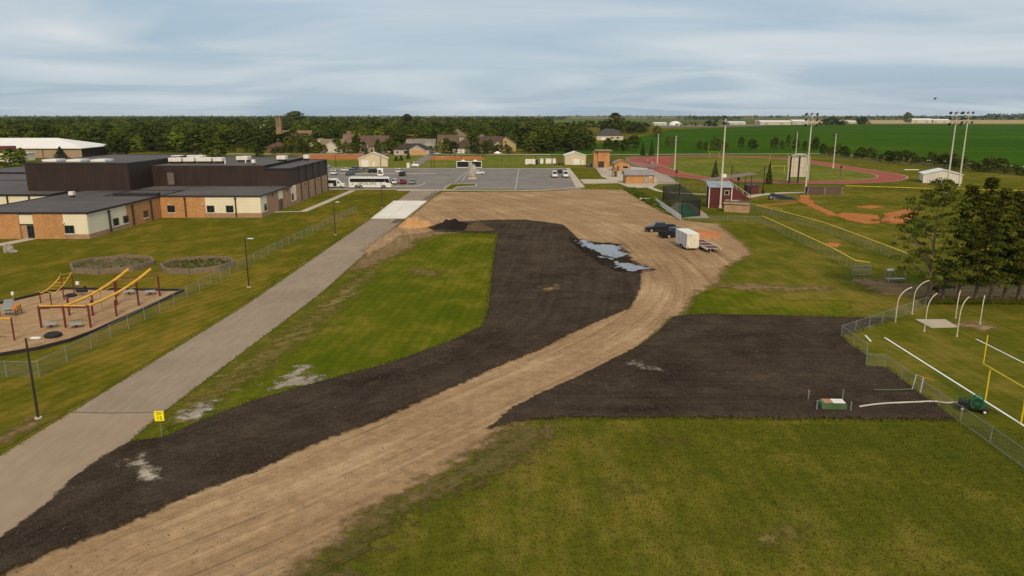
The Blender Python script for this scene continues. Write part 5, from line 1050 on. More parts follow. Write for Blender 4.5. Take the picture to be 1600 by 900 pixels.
M_op = soil_mat('orange_sand', (.40, .20, .075), (.56, .31, .135), streak=False, bumpd=.05); M_dp = soil_mat('black_earth', (.022, .017, .013), (.045, .035, .027), streak=False, bumpd=.15); M_bp = soil_mat('brown_earth', (.11, .075, .042), (.19, .135, .08), streak=False, bumpd=.12)
pile('orange sand pile beside the road and concrete apron', 654, 353, 4.2, 4.6, 2.2, M_op, 3); pile('black topsoil pile between the orange and brown piles', 708, 358, 5.2, 4.6, 2.4, M_dp, 5); pile('grey-brown earth pile at the end of the row of stockpiles', 748, 360, 4.6, 3.8, 1.7, M_bp, 8)
pile('low bright orange clay heap behind the flatbed trailer', 1108, 368, 4.4, 5.4, 1.05, soil_mat('orange_clay', (.46, .17, .06), (.58, .25, .10), streak=False, bumpd=.08), 12)
# ================================================================== VEHICLES
M_wheel = plain('tyre_black', (.018, .018, .018), .85); M_rim = plain('rim_metal', (.42, .42, .40), .35, .6); M_lampc = plain('lamp_clear', (.7, .7, .66), .2); M_lampr = plain('lamp_red', (.30, .02, .015), .3)
def paint(name, c): return plain('paint_'+name, c, .3, 0, .04, spec=.3)
def section(prof, yh):          # loft of cross-sections: prof = [(x, half width, z0, z1)], rounded shoulders
    m = MB(); k = 8
    for x, hw, z0, z1 in prof:
        b = min(.12, (z1-z0)*.35)
        m.v += [(x, -hw+.06, z0), (x, -hw, z0+b), (x, -hw, z1-b), (x, -hw+b*.9, z1), (x, hw-b*.9, z1), (x, hw, z1-b), (x, hw, z0+b), (x, hw-.06, z0)]
    n = len(prof)
    m.f = [(i*k+j, i*k+(j+1)%k, (i+1)*k+(j+1)%k, (i+1)*k+j) for i in range(n-1) for j in range(k)]+[tuple(range(k)), tuple((n-1)*k+j for j in range(k))]
    return m
CARS = {}
def car(kind, label, px, py, rz, pm, cat='car', group=None, rz_deg=True, scale=1.0):
    """x forward; origin on the ground under the middle"""
    spec = {'sedan': (4.7, .90, [(-2.35, .72, .35, .78), (-2.2, .84, .25, .95), (-1.4, .89, .22, 1.0), (0, .90, .22, .96), (1.0, .90, .22, .93), (1.9, .86, .24, .80), (2.3, .72, .3, .62)], (-1.75, -1.0, .35, 1.15), .94, 1.43, .32),
            'suv': (4.8, .95, [(-2.35, .82, .4, .9), (-2.25, .90, .3, 1.08), (-1.2, .95, .28, 1.1), (.6, .95, .28, 1.08), (1.0, .94, .28, 1.05), (1.95, .92, .3, .98), (2.35, .78, .4, .8)], (-2.2, -1.9, .45, 1.15), 1.06, 1.75, .37),
            'pickup': (5.8, 1.0, [(-2.9, .92, .55, 1.12), (-2.8, .97, .45, 1.16), (-1.0, 1.0, .42, 1.16), (.9, 1.0, .42, 1.18), (1.3, 1.0, .42, 1.16), (2.5, .97, .45, 1.08), (2.9, .86, .55, .92)], (-1.05, -.85, .9, 1.5), 1.14, 1.90, .42),
            'van': (5.6, .98, [(-2.8, .92, .4, 1.2), (-2.7, .98, .32, 1.3), (-1, .98, .3, 1.3), (1.2, .98, .3, 1.25), (2.0, .97, .32, 1.2), (2.6, .92, .36, 1.05), (2.8, .78, .45, .85)], (-2.72, -2.55, 1.2, 2.0), 1.25, 2.25, .36)}[kind]
    Ln, hw, prof, (r0, r1, f1, f0), zb, zt, wr = spec
    p = at(px, py); r = thing({'pickup': 'pickup_truck', 'van': 'passenger_van'}.get(kind, 'parked_car'), label, cat, p, R(rz), group); r.scale = (scale,)*3
    section(prof, hw).build('body', pm, r, smooth=False)
    m = MB(); h2 = hw-.06; ht = hw-.20
    m.add([(r0, -h2, zb), (f0, -h2, zb), (f0, h2, zb), (r0, h2, zb), (r1, -ht, zt), (f1, -ht, zt), (f1, ht, zt), (r1, ht, zt)], [(0,3,2,1),(4,5,6,7),(0,1,5,4),(1,2,6,5),(2,3,7,6),(3,0,4,7)]); m.build('cabin', pm, r)
    def pane(nm, q, off):
        o = Vector(off); c = sum((Vector(t) for t in q), Vector())/4; MB().add([c.lerp(Vector(t), .86)+o for t in q]+[c.lerp(Vector(t), .86)-o*.5 for t in q], [(0,1,2,3),(7,6,5,4),(0,4,5,1),(1,5,6,2),(2,6,7,3),(3,7,4,0)]).build(nm, M_glass, r)
    pane('windshield', [(f0, -h2, zb+.02), (f0, h2, zb+.02), (f1, ht, zt), (f1, -ht, zt)], (.02, 0, .012)); pane('rear_window', [(r0, -h2, zb+.02), (r0, h2, zb+.02), (r1, ht, zt), (r1, -ht, zt)], (-.02, 0, .012))
    for s_ in (-1, 1):
        cuts = [0, .5, 1] if kind != 'van' else [0, .36, .7, 1]
        for c0, c1 in zip(cuts, cuts[1:]):
            L0 = lambda t: (r0+(f0-r0)*t, s_*h2, zb+.03); L1 = lambda t: (r1+(f1-r1)*t, s_*ht, zt-.03)
            pane('side_window', [L0(c0), L0(c1), L1(c1), L1(c0)], (0, s_*.018, .006))
        for x in (-Ln*.30, Ln*.31):
            wq = MB().cyl((x, s_*(hw-.02)-.11, wr), wr, .22, 18, 'y').build('wheel', M_wheel, r); MB().cyl((x, s_*(hw-.02)-.12, wr), wr*.6, .24, 14, 'y').build('rim', M_rim, wq)
        MB().bbox(Ln/2-.22, Ln/2-.06, s_*hw*.66-.16, s_*hw*.66+.16, zb*.62, zb*.62+.16, .02).build('headlight', M_lampc, r); MB().bbox(-Ln/2+.02, -Ln/2+.16, s_*hw*.72-.13, s_*hw*.72+.13, zb*.68, zb*.68+.22, .02).build('taillight', M_lampr, r)
        MB().bbox(f0-.25, f0-.1, s_*(hw+.09)-.09, s_*(hw+.09)+.09, zb+.02, zb+.17, .02).build('mirror', M_black, r)
    MB().box(Ln/2-.10, Ln/2-.01 if kind != 'sedan' else Ln/2-.02, -hw*.75, hw*.75, .34, .50).build('front_bumper', M_black, r); MB().box(-Ln/2-.01, -Ln/2+.1, -hw*.75, hw*.75, .36, .52).build('rear_bumper', M_black, r)
    if kind == 'pickup':
        b = MB(); b.box(-2.8, -1.1, -.88, .88, 1.165, 1.2); b.build('bed_floor', M_black, r)
        for s_ in (-1, 1): MB().box(-2.85, -1.08, s_*.94-.05, s_*.94+.05, 1.1, 1.42).build('bed_side', pm, r)
        MB().box(-2.9, -2.82, -.9, .9, 1.0, 1.42).build('tailgate', pm, r)
    return r
Wh = paint('white', (.74, .72, .68)); Bk = paint('black', (.014, .014, .016)); Gy = paint('grey', (.13, .13, .135)); Sv = paint('silver', (.46, .46, .46)); Rd = paint('maroon', (.17, .018, .022)); Bu = paint('slate_blue', (.09, .11, .13)); Tn = paint('taupe', (.20, .165, .13)); Gn = paint('sage', (.26, .29, .26))
car('pickup', 'black pickup truck parked facing the dirt track with a bare front end', 1031, 362.5, 178, Bk, 'truck')
car('pickup', 'black pickup truck with open bed parked beside the white cargo trailer', 1053, 371, 20, Bk, 'truck')
LOT = 'cars in the parking lot'
for a in [('suv', 'white SUV seen from behind near the school corner', 523, 273, 88, Wh), ('sedan', 'silver car parked just behind the white SUV near the school corner', 522.5, 268.5, 88, Sv), ('sedan', 'white sedan parked beside the cluster of dark cars', 541, 267.5, 60, Wh), ('sedan', 'slate blue car sticking out in front of the dark car cluster', 547.5, 273.8, 70, Bu), ('suv', 'dark grey SUV behind the slate blue car', 552.5, 270, 65, Gy), ('suv', 'dark blue-grey SUV at the back of the dark car cluster', 557, 266.8, 65, Bu), ('sedan', 'taupe car in front of the cream storage garage', 565, 268.8, 62, Tn), ('sedan', 'brownish dark car next to the taupe one by the storage garage', 572, 267, 62, Tn), ('suv', 'black SUV half hidden behind the white camper van', 584.5, 270, 30, Bk), ('suv', 'white car tucked behind the black van at the end of the row', 624, 270.5, 85, Wh), ('suv', 'black SUV with its tail to the kerb, beside the propane tank', 629, 275, 86, Bk), ('suv', 'white and black SUV next to the coach nose', 617, 287.5, 90, Wh), ('suv', 'maroon SUV between the white SUV and the sage car', 630, 287.5, 90, Rd), ('sedan', 'sage grey-green car last in the row by the island', 644, 287.5, 90, Gn), ('sedan', 'white sedan parked behind the stone monument', 748, 272, -8, Wh), ('sedan', 'white car in the street in front of the dark-roofed houses', 778, 240.8, 5, Wh), ('sedan', 'dark car in the drive between two houses', 611, 240.3, 8, Bk), ('sedan', 'silver car parked at the school wall corner', 512.5, 262.5, 85, Sv), ('suv', 'white SUV at the bare plywood house', 646, 241, 10, Wh), ('sedan', 'dark car standing between the two white vans', 874.5, 270.5, 90, Bk), ('sedan', 'dark car behind the cream garage by the chain-link fence', 922, 260.5, 40, Gy), ('suv', 'white car parked behind the brick concession stand', 979, 263.5, 60, Wh), ('sedan', 'dark car by the track bleachers behind the tower', 957, 255, 20, Bk), ('sedan', 'silver car parked in a drive beneath the town trees', 683, 241.5, 15, Sv), ('sedan', 'grey car parked near the ballfield spectators', 676, 243, 4, Gy)]: car(*a, 'car', LOT)
for px, lb in ((866.5, 'white passenger van facing the dirt track, left of the pair by the dark car'.replace('left of the pair by', 'on the empty side of')), (883.5, 'white passenger van parked against the sidewalk')):
    v_ = car('van', lb, px, 277, -90, Wh, 'van', 'pair of vans')
    for s_ in (-1, 1): MB().box(-2.6, 2.2, s_*.985-.01, s_*.985+.012, .62, .78).build('red_stripe', plain('red_stripe', (.35, .05, .04), .5), v_)
    MB().box(2.795, 2.82, -.72, .72, .42, .58).build('red_bumper_strip', plain('red_stripe', (.35, .05, .04), .5), v_)
# coach
p = at(579.5, 293.8); BUS = thing('coach_bus', 'long white coach with dark window band parked beside the school lawn', 'bus', p, 0); Ln = 13.2
prof = [(-6.6, .35), (-6.6, 3.2), (-6.35, 3.5), (5.2, 3.5), (5.9, 3.2), (6.35, 2.0), (6.6, 1.1), (6.6, .35)]
MB().prism(prof, -1.28, 1.28, 'y').build('body', Wh, BUS)
for k in range(8): MB().box(-6.2+k*1.36, -6.2+k*1.36+1.355, -1.302, -1.283, 1.95, 3.05).build('side_window', M_glass, BUS)
MB().prism([(4.72, 3.05), (5.75, 3.05), (6.22, 2.0), (6.36, 1.65), (5.6, 1.75), (4.72, 1.95)], -1.302, -1.283, 'y').build('front_window', M_glass, BUS)
MB().prism([(5.98, 3.12), (6.43, 2.0), (6.58, 1.3), (6.60, 1.3), (6.45, 2.0), (6.0, 3.12)], -1.1, 1.1, 'y').build('windshield', M_glass, BUS)
for x in (-4.2, -2.95, 4.3):
    for s_ in (-1, 1): wq = MB().cyl((x, s_*1.18-.13, .5), .5, .26, 18, 'y').build('wheel', M_wheel, BUS); MB().cyl((x, s_*1.18-.14, .5), .28, .28, 14, 'y').build('rim', M_rim, wq)
    MB().cyl((x, -1.29, .5), .62, .012, 20, 'y').build('wheel_arch', M_black, BUS)
me = text_mesh('SPOILERS', 1.05, .006); me.materials.append(M_ink); o = link('lettering', me, BUS); o.rotation_euler = (R(90), 0, 0); o.scale = (1.38, 1, 1); o.location = (-.9, -1.29, 1.42)
MB().prism([(-5.9, 1.25), (-5.3, 1.15), (-5.0, 1.6), (-5.2, 1.42), (-5.6, 1.75), (-5.5, 1.45)], -1.296, -1.284, 'y').build('logo_mark', plain('logo_grey', (.16, .16, .16), .5), BUS)
MB().box(5.6, 6.1, -1.30, -1.284, .8, 1.0).build('headlight', M_lampc, BUS)
for s_ in (-1, 1): MB().box(6.5, 6.75, s_*1.35-.1, s_*1.35+.1, 2.3, 2.75).build('mirror', M_black, BUS)
# shuttle bus by the school corner
p = at(521, 293.5); SH = thing('shuttle_bus', 'white shuttle bus with dark side windows half hidden by the school corner', 'bus', p, 0)
MB().bbox(-3.6, 1.5, -1.1, 1.1, .5, 2.9, .1).build('body', Wh, SH); MB().prism([(1.5, .5), (1.5, 2.4), (1.9, 2.3), (2.4, 1.5), (3.6, 1.25), (3.7, .5)], -1.0, 1.0, 'y').build('cab', Wh, SH)
MB().box(-3.3, .9, -1.12, -1.101, 1.5, 2.5).build('side_window', M_glass, SH); MB().box(.2, 1.3, -1.13, -1.121, .6, 2.5).build('door', M_black, SH); MB().prism([(1.6, 2.2), (1.9, 2.15), (2.3, 1.5), (1.6, 1.5)], -1.02, -1.001, 'y').build('cab_window', M_glass, SH)
for x in (-2.4, 2.6):
    for s_ in (-1, 1): wq = MB().cyl((x, s_*1.0-.12, .42), .42, .24, 16, 'y').build('wheel', M_wheel, SH); MB().cyl((x, s_*1.0-.13, .42), .25, .26, 12, 'y').build('rim', M_rim, wq)
# camper van
p = at(594.5, 275.8); CV = thing('camper_van', 'white high-roofed camper van standing among the dark cars', 'van', p, R(-80)); MB().bbox(-3.0, 1.9, -1.1, 1.1, .5, 3.0, .25).build('body', Wh, CV); MB().prism([(1.8, .5), (1.8, 1.9), (2.2, 1.8), (2.6, 1.2), (3.1, 1.0), (3.1, .5)], -1.0, 1.0, 'y').build('cab', Wh, CV); MB().box(1.88, 1.93, -.8, .3, 1.9, 2.5).build('over_cab_window', M_glass, CV); MB().box(-1.5, .5, 1.1, 1.12, 1.6, 2.4).build('side_window', M_glass, CV); MB().box(-1.5, .5, -1.12, -1.1, 1.6, 2.4).build('side_window', M_glass, CV)
MB().prism([(2.22, 1.78), (2.6, 1.22), (2.62, 1.24), (2.24, 1.8)], -.85, .85, 'y').build('windshield', M_glass, CV)
for x in (-1.9, 2.3):
    for s_ in (-1, 1): MB().cyl((x, s_*1.0-.11, .4), .4, .22, 16, 'y').build('wheel', M_wheel, CV)
# trailers
p = at(1082, 392); CT = thing('cargo_trailer', 'tall white enclosed cargo trailer parked on the dirt', 'trailer', p, R(96)); z0 = .45
MB().bbox(0, 6.0, -1.08, 1.08, z0, 2.85, .05).build('box', siding_mat('trailer_white', (.70, .67, .58), 'V', 1.2, .008, .05), CT); MB().bbox(-.03, 6.03, -1.11, 1.11, 2.85, 2.95, .03).build('roof', M_white, CT)
for s_ in (-1, 1): MB().box(-.04, -.0, s_*.53-.5, s_*.53+.5, z0+.06, 2.78).build('rear_door', plain('trailer_door', (.68, .62, .48), .45), CT); MB().tube([(-.07, s_*.25, z0+.1), (-.07, s_*.25, 2.7)], .02, 6).build('lock_rod', M_galv, CT); MB().box(-.06, -.041, s_*.85-.1, s_*.85+.1, z0+.1, z0+.25).build('taillight', M_lampr, CT)
for x in (2.2, 3.05):
    for s_ in (-1, 1): wq = MB().cyl((x, s_*1.12-.1, .36), .36, .2, 16, 'y').build('wheel', M_wheel, CT); MB().cyl((x, s_*1.12-.11, .36), .2, .22, 12, 'y').build('rim', M_rim, wq)
MB().box(1.6, 3.6, 1.081, 1.3, .78, .84).build('fender', M_galv, CT); MB().box(1.6, 3.6, -1.3, -1.081, .78, .84).build('fender', M_galv, CT); MB().box(4.3, 4.9, 1.082, 1.1, .7, 2.3).build('side_door', M_unit, CT); MB().box(4.0, 4.2, 1.083, 1.095, 1.4, 1.7).build('logo_panel', M_black, CT)
MB().tube([(6.0, -.6, .5), (7.2, 0, .5)], .05, 6).build('tongue', M_black, CT); MB().tube([(6.0, .6, .5), (7.2, 0, .5)], .05, 6).build('tongue', M_black, CT)
p = at(1113, 395); FT = thing('flatbed_trailer', 'low flatbed trailer with a rust-brown plank deck beside the cargo trailer', 'trailer', p, R(95))
M_dk = plain('deck_plank', (.14, .062, .045), .85, var=.25, scale=2)
for k in range(9): MB().box(-.6, 8.3, -1.1+k*.245, -1.1+k*.245+.225, .78, .84).build('deck_plank', M_dk, FT)
for s_ in (-1, 1): MB().box(-.7, 8.4, s_*1.17-.05, s_*1.17+.05, .62, .90).build('side_rail', M_unit, FT)
for x in (-.65, 2.3, 5.3, 8.35): MB().box(x-.04, x+.04, -1.12, 1.12, .841, .88).build('cross_strap', M_unit, FT)
for x in (2.6, 3.5):
    for s_ in (-1, 1): MB().cyl((x, s_*.9-.11, .36), .36, .22, 16, 'y').build('wheel', M_wheel, FT)
MB().tube([(8.4, -.7, .65), (9.8, 0, .55)], .06, 6).build('tongue', M_black, FT); MB().tube([(8.4, .7, .65), (9.8, 0, .55)], .06, 6).build('tongue', M_black, FT); MB().tube([(-.9, .6, .1), (-.65, .6, .7)], .05, 6).build('jack_leg', M_galv, FT)
# dark two-bay trailer with white frame beyond the lot
p = at(733, 263.2); DT = thing('team_trailer', 'long black trailer outlined in white at the far edge of the lot', 'trailer', p, 0); w_ = 10.6
for s_ in (-1, 1): MB().box(s_*w_/4-w_/4+.15, s_*w_/4+w_/4-.15, -.02, .02, .6, 2.9).build('dark_panel', plain('dark_glass_panel', (.016, .013, .014), .3), DT)
for x in (-w_/2, 0, w_/2): MB().box(x-.12, x+.12, -.1, .1, .3, 3.0).build('frame_post', M_white, DT)
for z in (.45, 3.0): MB().box(-w_/2, w_/2, -.12, .12, z-.12, z+.12).build('frame_beam', M_white, DT)
MB().box(-w_/2+.1, w_/2-.1, .13, 2.4, .5, 3.0).build('box', M_black, DT)
for x in (-2.6, 2.6): rock(31, 6, 12, .9, .8, .4, .1).build('roof_vent', M_white, DT, (x, 1.2, 3.2), smooth=True)
for x in (-.6, .6): MB().cyl((x, -.05, .42), .42, .2, 14, 'y').build('wheel', M_wheel, DT)
p = at(829.5, 258.3); r = thing('enclosed_trailer', 'pale grey enclosed trailer with a dark open end by the lot edge', 'trailer', p, 0); MB().bbox(-2.6, 2.0, 0, 2.2, .4, 2.7, .06).build('box', M_unit, r); MB().box(2.0, 3.2, .1, 2.1, .4, 2.4).build('open_end', M_black, r)
for x in (-.6, .4): MB().cyl((x, -.06, .36), .36, .2, 14, 'y').build('wheel', M_wheel, r)
for k, (px, lb) in enumerate([(846.5, 'white portable toilet next to the pale enclosed trailer'), (855, 'white storage cabinet second in the row behind the vans'), (860, 'white storage cabinet third in the row behind the vans'), (866, 'white storage cabinet nearest the cream gabled garage')]):
    r = thing('portable_toilet' if k == 0 else 'storage_cabinet', lb, 'cabinet', at(px, 255.8), 0); MB().bbox(-.75, .75, 0, 1.3, 0, 2.1, .05).build('box', M_unit, r); MB().box(-.5, .5, -.03, -.002, .1, 1.9).build('door', M_white, r); MB().bbox(-.8, .8, -.05, 1.35, 2.1, 2.3, .04).build('roof', M_white, r)
for k, (px, lb) in enumerate([(870, 'dark implement frame in front of the white cabinets'), (877, 'dark implement frame beside the cream gabled garage')]):
    r = thing('implement_frame', lb, 'equipment', at(px, 258.2)); MB().box(-1.1, 1.1, -.3, .3, .5, .8).build('beam', M_black, r)
    for x in (-.9, .9): MB().cyl((x, -.15, .35), .35, .25, 12, 'y').build('wheel', M_wheel, r)
    MB().tube([(0, 0, .8), (.2, 0, 1.9)], .07, 6).build('mast', M_grey, r)
p = at(641, 262); PT = thing('propane_tank', 'white horizontal propane tank with a pump cabinet by the lot', 'tank', p)
MB().tube([(.6, 0, 1.0), (.75, 0, 1.0), (3.6, 0, 1.0), (3.75, 0, 1.0)], [.3, .6, .6, .3], 16).build('tank', M_white, PT, smooth=True)
for x in (1.2, 3.1): MB().box(x-.12, x+.12, -.5, .5, 0, .5).build('saddle', M_grey, PT)
MB().bbox(-1.5, -.2, -.4, .5, 0, 2.1, .05).build('cabinet', M_unit, PT); MB().tube([(1.6, 0, 1.5), (1.6, 0, 2.7)], .12, 8).build('stack', M_white, PT)
# low shrubs-side utility trailer near banner fence, aluminium bleachers by the track
p = at(1009, 314); r = thing('low_cart', 'low pale cart parked in the weeds by the footpath', 'cart', p, R(-5)); MB().bbox(-1.6, 1.1, -.5, .6, .5, .75, .04).build('bed', M_unit, r); 
for x in (-.8, .6): MB().cyl((x, -.5, .3), .3, .16, 14, 'y').build('wheel', M_wheel, r)
p = at(1004, 262); r = thing('track_bleachers', 'low aluminium bleachers facing the running track', 'bleachers', p, R(-62))
for k in range(5): MB().box(-16, 8, k*.75, k*.75+.3, .35+k*.3, .40+k*.3).build('seat_plank', M_galv, r); MB().box(-16, 8, k*.75-.35, k*.75-.05, .12+k*.3, .15+k*.3).build('foot_plank', M_grey, r)
for k in range(9): MB().box(-16+k*3-.03, -16+k*3+.03, -.1, 3.2, 0, .1).build('frame', M_grey, r)
r = thing('long_jump_board', 'small white board on the grass near the white field shed', 'board', at(1424, 266)); MB().box(-3, 3, -.3, .3, .1, .35).build('board', M_white, r); MB().box(-2.6, -2.4, -.25, .25, 0, .1).build('foot', M_grey, r); MB().box(2.4, 2.6, -.25, .25, 0, .1).build('foot', M_grey, r)
p = at(480, 240); r = thing('water_tank_roof', 'small white domed roof poking out of the treetops', 'roof', at(412, 214)); rock(41, 8, 16, 5, 5, 3, .02).build('dome', M_white, r, (0, 0, 9), smooth=True); MB().cyl((0, 0, 0), 4.8, 9, 16).build('drum', M_grey, r)
# helicopter far off
hp = Vector((xat(1461, 900, 154), 900, hgt(154, 900))); r = thing('helicopter', 'tiny dark helicopter flying low above the horizon', 'helicopter', hp, R(200))
rock(51, 8, 12, 1.7, .9, 1.0, .05).build('fuselage', M_black, r, smooth=True); MB().tube([(-1.3, 0, .3), (-5.2, 0, .7)], [.3, .1], 8).build('tail_boom', M_black, r); MB().tube([(0, 0, .9), (0, 0, 1.5)], .1, 6).build('mast', M_black, r)
for t in (0, math.pi/2): MB().box(-4, 4, -.12, .12, 1.5, 1.54).build('rotor_blade', M_black, r).rotation_euler = (0, 0, t+.4)
for s_ in (-1, 1): MB().tube([(-1.2, s_*.8, -1.3), (1.4, s_*.8, -1.3)], .05, 6).build('skid', M_black, r)
# people on the clay infield and on the track
pv = [(0,0,.92),(0,0,1.15),(0,0,1.38),(0,0,1.5),(0,0,1.66),(.10,0,.86),(.11,.02,.48),(.11,0,.06),(.12,.14,.03),(-.10,0,.86),(-.12,-.02,.48),(-.12,-.02,.06),(-.13,.12,.03),(.2,0,1.36),(.26,.02,1.08),(.25,.12,.85),(-.2,0,1.36),(-.26,.03,1.08),(-.24,.14,.86)]
pe = [(0,1),(1,2),(2,3),(3,4),(0,5),(5,6),(6,7),(7,8),(0,9),(9,10),(10,11),(11,12),(2,13),(13,14),(14,15),(2,16),(16,17),(17,18)]
pr_ = [.14,.15,.15,.06,.11,.10,.075,.055,.045,.10,.075,.055,.045,.07,.05,.04,.07,.05,.04]
def pmesh(mat):
    me = bpy.data.meshes.new('person'); me.from_pydata(pv, pe, []); me.materials.append(mat); o = bpy.data.objects.new('person', me); COL.objects.link(o)
    sk = o.modifiers.new('skin', 'SKIN'); o.modifiers.new('sub', 'SUBSURF').levels = 1; o.modifiers['sub'].render_levels = 1
    for i, q in enumerate(pr_): me.skin_vertices[0].data[i].radius = (q, q*.85)
    me.skin_vertices[0].data[0].use_root = True; return o
PD = pmesh(plain('dark_clothes', (.03, .028, .03), .9)); PW = pmesh(plain('pale_clothes', (.5, .47, .42), .9))
spots = [(690.5, 246.8, 0), (711, 246.6, 0), (720.5, 247.6, 0), (754.5, 245.4, 0), (784, 253.2, 0), (697, 243.8, 0), (703, 243.6, 0), (691, 248.4, 1)]
n0 = 0
for px, py, c in spots:
    src = (PD, PW)[c]; o = src if c == 1 or n0 == 0 else src.copy()
    if o is not src: COL.objects.link(o)
    n0 += c == 0
    o.location = at(px, py); o.rotation_euler = (0, 0, random.uniform(0, 6)); o['category'] = 'person'
    o['label'] = 'person in dark clothes standing out on the far ballfield' if c == 0 else 'person in pale clothes on the far clay infield'
    if c == 0: o['group'] = 'players on the far ballfield'
for px, py, src, lb in ((1015, 257.5, PD, 'person in dark clothes walking on the red track apron'), (1018.5, 258, PW, 'person in pale clothes walking on the red track apron')):
    o = src.copy(); COL.objects.link(o); o.location = at(px, py); o['label'] = lb; o['category'] = 'person'
    if 'group' in o: del o['group']
# ================================================================== TREES
M_bark = plain('bark', (.115, .085, .06), .9, var=.25, scale=3, bump=.4)
M_leafA = leaf_mat('foliage_dark', (.028, .042, .006), (.080, .100, .014)); M_leafB = leaf_mat('foliage_mid', (.036, .056, .007), (.105, .128, .016)); M_leafC = leaf_mat('foliage_bright', (.06, .085, .008), (.14, .165, .02)); M_leafN = leaf_mat('poplar_leaves', (.045, .058, .008), (.135, .142, .022), .4)
M_spruce = leaf_mat('spruce_needles', (.010, .018, .007), (.030, .045, .016), .1); M_leafY = leaf_mat('foliage_yellow', (.09, .10, .01), (.20, .19, .02))
def leaves(C, size, rg, out, tint, aspect=.7):
    """quads at points C facing roughly along 'out' with random tilt"""
    n = len(C); nrm = out+rg.normal(0, .30, (n, 3)); nrm /= np.linalg.norm(nrm, axis=1)[:, None]+1e-9
    t = np.cross(nrm, rg.normal(0, 1, (n, 3))); t /= np.linalg.norm(t, axis=1)[:, None]+1e-9; b = np.cross(nrm, t)
    s_ = size*rg.uniform(.6, 1.4, (n, 1)); t = t*s_; b = b*s_*aspect
    V = np.stack([C-t*.5, C-b*.5+t*.1, C+t*.5, C+b*.5+t*.05], 1).reshape(-1, 3); T = np.repeat(tint, 4)
    return V, T
def crown_pts(rg, h, base, rad, ncl, per, csize, shape='round'):
    """clump centres through the crown's volume, leaves on each clump's shell"""
    C, O, T = [], [], []
    for i in range(ncl):
        u = rg.uniform(0, 1)**.8; z = base+(h-base)*u
        if shape == 'round': pr = math.sqrt(max(.05, 1-(2*u-.8)**2*.80))
        elif shape == 'poplar': pr = max(.12, math.sin(math.pi*min(1, (u**.8)*.84+.16))**.9*(1.15-.45*u))
        else: pr = max(.06, 1-u)
        a = rg.uniform(0, 6.283); q = rad*pr*math.sqrt(rg.uniform(.12, 1)); c = np.array([q*math.cos(a), q*math.sin(a), z])
        cs_ = csize*rg.uniform(.6, 1.25); d = rg.normal(0, 1, (per, 3)); d /= np.linalg.norm(d, axis=1)[:, None]; d[:, 2] = np.abs(d[:, 2])*.9-.25
        C.append(c+d*cs_*rg.uniform(.55, 1.05, (per, 1))*np.array([1, 1, .75])); O.append(d*.45+np.array([0, 0, .30+.35*(u-.5)])+.6*pr*q/rad*np.array([math.cos(a), math.sin(a), 0])); T.append(np.full(per, np.clip(.5+rg.normal(0, .22), 0, 1))+rg.normal(0, .08, per))
    return np.concatenate(C), np.concatenate(O), np.clip(np.concatenate(T), 0, 1)
def quadmesh(name, V, T, mat):
    me = bpy.data.meshes.new(name); n = len(V)//4
    me.vertices.add(len(V)); me.vertices.foreach_set('co', V.astype(np.float32).ravel()); me.loops.add(n*4); me.loops.foreach_set('vertex_index', np.arange(n*4, dtype=np.int32)); me.polygons.add(n); me.polygons.foreach_set('loop_start', np.arange(0, n*4, 4, dtype=np.int32))
    me.update(calc_edges=True); a = me.attributes.new('tint', 'FLOAT', 'POINT'); a.data.foreach_set('value', T.astype(np.float32)); me.materials.append(mat); return me
def trunk_mb(rg, h, base, rad, r0, limbs=6):
    m = MB(); top = h*.8; lean = rg.normal(0, .02*h, 2)
    m.tube([(0, 0, 0), (lean[0]*.2, lean[1]*.2, top*.3), (lean[0]*.6, lean[1]*.6, top*.65), (lean[0], lean[1], top)], [r0, r0*.75, r0*.5, r0*.15], 7)
    for k in range(limbs):
        a = rg.uniform(0, 6.283); z = base*.8+(top-base*.8)*rg.uniform(.0, .7); ln = rad*rg.uniform(.5, .9); s_ = Vector((lean[0]*z/top, lean[1]*z/top, z)); e = s_+Vector((math.cos(a)*ln, math.sin(a)*ln, ln*rg.uniform(.5, 1.1)))
        m.tube([s_, s_.lerp(e, .5)+Vector((0, 0, -.06*ln)), e], [r0*.4, r0*.26, r0*.08], 5)
    return m
def make_tree(name, label, cat, seed, h, base, rad, ncl, per, csize, leaf, mat, shape='round', r0=.22, limbs=6, group=None):
    rg = np.random.default_rng(seed); C, O, T = crown_pts(rg, h, base, rad, ncl, per, csize, shape); V, T4 = leaves(C, leaf, rg, O, T)
    r = thing(name, label, cat, (0, 0, 0), 0, group); trunk_mb(rg, h, base, rad, r0, limbs).build('trunk', M_bark, r); link('crown', quadmesh('crown', V, T4, mat), r); return r
def make_spruce(name, label, seed, h=10, rad=2.6, n=900, leaf=.55, group=None):
    rg = np.random.default_rng(seed); u = rg.uniform(0, 1, n)**1.5; tier = .82+.3*np.abs(np.sin(u*24)); a = rg.uniform(0, 6.283, n); q = rad*(1-u)*tier*np.sqrt(rg.uniform(.35, 1, n))+.08
    C = np.column_stack([q*np.cos(a), q*np.sin(a), .5+u*(h-.5)]); O = np.column_stack([np.cos(a), np.sin(a), np.full(n, .55)]); V, T4 = leaves(C, leaf, rg, O, np.clip(.5+rg.normal(0, .2, n), 0, 1))
    r = thing(name, label, 'tree', (0, 0, 0), 0, group); MB().tube([(0, 0, 0), (0, 0, h*.95)], [.2, .03], 7).build('trunk', M_bark, r); link('crown', quadmesh('crown', V, T4, M_spruce), r); return r
PROTO = [make_tree('deciduous_tree', '', 'tree', 100+k, 10, [1.2, .9, 1.5, 1.0][k % 4], [3.9, 4.4, 3.5, 4.1][k % 4], [105, 125, 95, 115][k % 4], 14, 1.05, .75, [M_leafA, M_leafB, M_leafC, M_leafA, M_leafB, M_leafY][k]) for k in range(6)]
